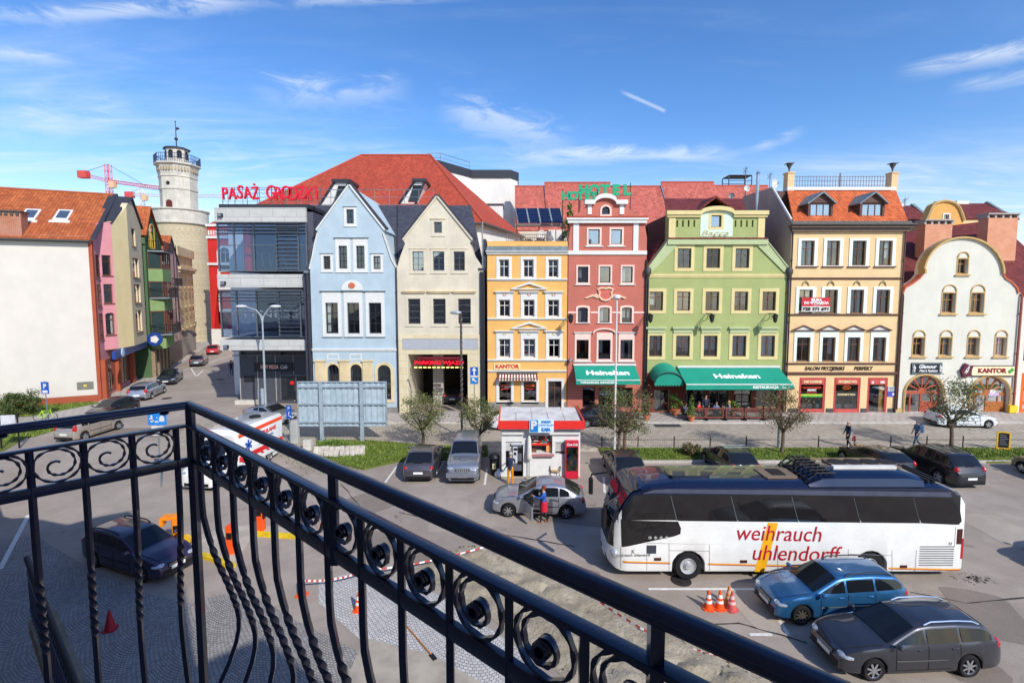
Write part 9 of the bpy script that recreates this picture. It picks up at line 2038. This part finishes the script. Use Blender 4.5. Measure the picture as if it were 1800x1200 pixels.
mb=MB();pl=[tuple(G(*q)[:2])for q in((338,973),(330,950),(380,935),(440,925),(540,935),(540,945),(449,939),(410,996),(372,981))];mb. prismz(pl,0,.11);tag(mb. build('traffic_island',M('island_concrete','#b3aa9c',.9,var=.15,sc=2)),kind='structure')
def tape(label,pts):
 t=thing('barrier_tape',label,'tape',pts[0]);o=Vector(pts[0]);P=[]
 for a,b in zip(pts[:-1],pts[1:]):
  a,b=Vector(a)-o,Vector(b)-o
  for k in range(24):f=k/24;q=a. lerp(b,f);q. z-=.12*math. sin(math. pi*f);P. append(q)
 mb=MB()
 for k in range(len(P)-1):a,b=P[k],P[k+1];mb. face([a,b,b+Vector((.01,.01,.07)),a+Vector((.01,.01,.07))],k%2)
 mb. build('ribbon',[m_cw,M('tape_red','#b8484a',.6)],t)
A0=lambda px,py,z:G(px,py,z)
tape('red and white tape running from the cone towards the sand trench',[A0(532,1022,.4),A0(640,1005,.35),A0(860,960,.3)]);tape('red and white tape sagging along the sand trench below the handrail',[A0(960,985,.3),A0(1125,1105,.15),A0(1290,1160,.1)])
for px,py,lab,r in((1197,1020,'round dark manhole cover beside the coach front wheel',.3),(580,1118,None,0)):
 if lab:mb=MB();mb. lathe([(0,.012),(r,.012),(r+.06,.008),(r+.06,.0)],(0,0,0),20);tag(mb. build('manhole_cover',M('iron_cover','#2e2a28',.7,var=.3,sc=12,bmp=.5),None,G(px,py)),lab,'manhole cover')
for px,py,lab in((388,667,'small manhole cover in the side street near the red car'),(293,700,'small manhole cover in the side street by the silver estate')):mb=MB();mb. lathe([(0,.016),(.4,.016),(.44,.006)],(0,0,0),18);tag(mb. build('manhole_cover',M('iron_cover','#2e2a28',.7),None,G(px,py)),lab,'manhole cover')
mb=MB();rb=random. Random(12)
for k in range(60):mb. cbox((rb. gauss(0,.28),rb. gauss(0,.16),.01),(rb. uniform(.04,.14),rb. uniform(.03,.09),.015),0,rz=rb. random()*3)
tag(mb. build('rubble_patch',M('rubble','#8d8278',.9,var=.4,sc=8),None,G(1717,1018)),'broken patch of tarmac crumbs behind the coach tail','rubble',kind='stuff')
t=thing('tool_handle','long wooden handled tool lying on the paving below the railing','tool',G(735,1125),R(-52));mb=MB();mb. tube([(-.8,0,.03),(.8,0,.05)],.022,6);mb. build('handle',M('wood_handle','#b9793a',.6),t);mb=MB();mb. cbox((.9,0,.04),(.25,.12,.03));mb. build('blade',m_trim,t)
# ================================================================ own house and the balcony railing
m_iron=M('iron_sky_sheen','#0b1234',.36,var=.3,sc=14,bmp=.10,bsc=70,coat=.5,spec=.5)  # black iron with the sky's blue sheen put into its base colour
dR=Vector((.7595,-.6505,0));dL=Vector((-.74,-.672,0)). normalized();nR=Vector((.6505,.7595,0));nL=Vector((-.672,.74,0)). normalized();CC=Vector((-1.51,2.31,0));Zv=Vector((0,0,1))
t=thing('balcony_railing','black wrought iron balcony railing with twisted bellied balusters and scrolls, in the foreground','railing',(CC. x,CC. y,8.4));o_=Vector((CC. x,CC. y,8.4));LR,LL=3.0,1.5
W3=lambda run,u,off,z:(CC+(dR if run else dL)*u+(nR if run else nL)*off+Zv*z)-o_
def bar3(pts,prof,nm,close=True):
 """a bar with a drawn section swept along the corner: prof = (outward, height)"""
 mb=MB();rows=[]
 for kind,u in pts:
  row=[]
  for a,z in prof:
   if kind=='c':
    p=CC+nR*a+nL*a;k=1;row. append(Vector((CC. x+(nR. x+nL. x)*a*.98,CC. y+(nR. y+nL. y)*a*.98,z))-o_)
   else:row. append(W3(kind=='r',u,a,z))
  rows. append(row)
 mb. grid(rows,0,True,cu=True);mb. face(rows[0]);mb. face(rows[-1][::-1]);return mb. build(nm,m_iron,t)
path=[('l',LL),('c',0),('r',LR)]
def oval(w_,h,z,n=14,e=2.6):return[(w_*math. copysign(abs(math. cos(a))**(2/e),math. cos(a)),z+h*math. copysign(abs(math. sin(a))**(2/e),math. sin(a)))for a in[2*math. pi*i/n for i in range(n)]]
hp=[(-.015,9.836),(-.020,9.843),(-.0175,9.849),(-.0195,9.855),(-.016,9.864),(-.008,9.870),(.008,9.870),(.016,9.864),(.0195,9.855),(.0175,9.849),(.020,9.843),(.015,9.836)]
bar3(path,hp,'handrail');bar3(path,oval(.018,.007,9.757,12,6),'middle_rail');bar3(path,oval(.0095,.022,9.583,12,8),'lower_rail');bar3(path,oval(.015,.012,8.40,12,8),'bottom_rail')
def pst(run,u,z0,z1,w_,nm='post'):mb=MB();mb. tube([W3(run,u,0,z0),W3(run,u,0,z1)],w_,4,sq=True,smooth=False);return mb. build(nm,m_iron,t)
pst(True,.0,8.3,9.84,.021);
for u in(1.27,2.31):pst(True,u,9.55,9.84,.017)
for run,u in((False,.10),(False,.62)):
 for z in(9.828,9.744):mb=MB();mb. ball(W3(run,u,0,z),.013,8,0,(1.6,1.6,.6));mb. build('clamp',m_iron,t)
prof=[(9.75,0),(9.55,0),(9.42,0),(9.34,.003),(9.25,.018),(9.16,.038),(9.08,.06),(8.98,.092),(8.90,.114),(8.84,.128),(8.78,.136),(8.72,.133),(8.66,.118),(8.58,.085),(8.50,.04),(8.44,.012),(8.40,0)]
def baluster(run,u):
 P=[];tw=[];rr=[]
 for i in range(len(prof)-1):
  (z0,a0),(z1,a1)=prof[i],prof[i+1];n=6 if z1<9.4 else 2
  for k in range(n):f=k/n;P. append((z0+(z1-z0)*f,a0+(a1-a0)*f))
 P. append(prof[-1]);pts=[W3(run,u,a,z)for z,a in P];ang=0
 for i,(z,a)in enumerate(P):
  if 8.82<z<9.20 and i:ang+=(P[i-1][0]-z)*30
  tw. append(ang);rr. append(.0155 if 8.84<z<9.18 else.0132)
 mb=MB();mb. tube(pts,rr,4,twist=tw,sq=True,smooth=False);return mb. build('baluster',m_iron,t)
sR=[.10+.188*k for k in range(16)];sL=[.06+.163*k for k in range(9)]
for u in sR:baluster(True,u)
for u in sL:baluster(False,u)
def scroll(run,u0,u1):
 c=(u0+u1)/2;R1=min((u1-u0)/2-.008,.0735);zc=9.681;n=110;e1=dR if run else dL;ax=nR if run else nL;rows=[];sy=.97
 for i in range(n):
  f=i/(n-1);a=math. pi*.55-f*2*math. pi*2.1;r=R1 if f<.42 else R1-(R1-.017)*((f-.42)/.58)**.9
  hr=(.0042+.0016*math. sin(i*1.25))if f<.8 else.0042;ha=.0062
  row=[]
  for dr_,da in((-hr,-ha),(hr,-ha),(hr,ha),(-hr,ha)):q=e1*(c-(r+dr_)*math. cos(a))+ax*da+Zv*(zc+(r+dr_)*math. sin(a)*sy-.008*max(0,(f-.42)/.58));row. append(CC+q-o_)
  rows. append(row)
 mb=MB();mb. grid(rows,0,True,cu=True);mb. face(rows[0]);mb. face(rows[-1]);s=mb. build('scroll',m_iron,t)
 if run:
  mb=MB();cc=W3(run,c,0,zc-.008)
  for k in range(5):q=cc+ax*(-.016+.008*k);mb. tube([q+e1*.0155*math. cos(b)+Zv*.0155*math. sin(b)for b in[2*math. pi*i/14 for i in range(15)]],.0052,5,caps=False)
  mb. build('coil',m_iron,s)
for a,b in zip(sR[:-1],sR[1:]):scroll(True,a,b)
for a,b in zip(sL[:-1],sL[1:]):scroll(False,a,b)
# floor of the balcony and the house it hangs on (behind the eye; it throws the shade on the yard)
m_own=STUCCO('own_stucco','#8f8a86',.05,.1)
wall_off=-.45;dW=-dR
prof_h=[(40,5.5),(24,6.2),(22.7,6.8),(20.3,8.3),(14.2,11.3),(10.2,14.4),(6.0,17.4),(3.1,17.7),(0,17.1),(-1.6,16.2),(-1.9,14.7),(-2.3,13.6),(-5.2,15.8),(-8.7,18.4),(-12,19.1),(-20,19.3)]
own=thing('own_house','house the balcony hangs on, behind the viewer','building',(0,0,0));mb=MB();B0=nR*wall_off
def wp(tt,z,back):q=B0+dW*tt-nR*back;return(q. x,q. y,z)
for(t0,h0),(t1,h1)in zip(prof_h[:-1],prof_h[1:]):
 mb. face([wp(t0,0,0),wp(t1,0,0),wp(t1,h1,0),wp(t0,h0,0)]);mb. face([wp(t0,0,9),wp(t1,0,9),wp(t1,h1,9),wp(t0,h0,9)]);mb. face([wp(t0,h0,0),wp(t1,h1,0),wp(t1,h1,9),wp(t0,h0,9)])
for tt,h in(prof_h[0],prof_h[-1]):mb. face([wp(tt,0,0),wp(tt,h,0),wp(tt,h,9),wp(tt,0,9)])
mb. build('wall',m_own,own)
mb=MB();q=[CC+dL*0+(nR+nL)*.04,CC+dR*3.2+nR*.04,CC+dR*3.2-nR*1.18,CC-nR*1.18+nL*.04];mb. prismz([(p. x,p. y)for p in q],8.15,8.34);mb. build('balcony_slab',M('slab_stone','#b9ae9c',.9),own)
# a lower railing of the same house at the bottom left
a,b=G(50,985,6.2),G(140,1215,6.2);a=a+(a-b)*.05;b=b+(b-a)*.3;t2=thing('terrace_railing','dark railing of a lower terrace at the bottom left corner','railing',(a. x,a. y,5.2));d=b-a;d. z=0;Lq=d. length;ang=math. atan2(d. y,d. x);t2 . rotation_euler=(0,0,ang)
mb=MB();mb. tube([(0,0,.97),(Lq,0,.97)],.04,10);mb. build('handrail',M('rail_dark','#1a141c',.6),t2);mb=MB();mb. box(0,-.02,.12,Lq,.02,.16);mb. box(0,-.02,.72,Lq,.02,.75);mb. build('bottom_rail',m_iron,t2)
for k in range(int(Lq/.14)):mb=MB();mb. box(k*.14,-.011,.0,k*.14+.022,.011,.93);mb. build('baluster',m_iron,t2)
mb=MB();mb. box(0,-.04,-.25,Lq,.30,-.02);mb. build('terrace_floor',M('terrace_beige','#8a7a68',.8,var=.25),t2)
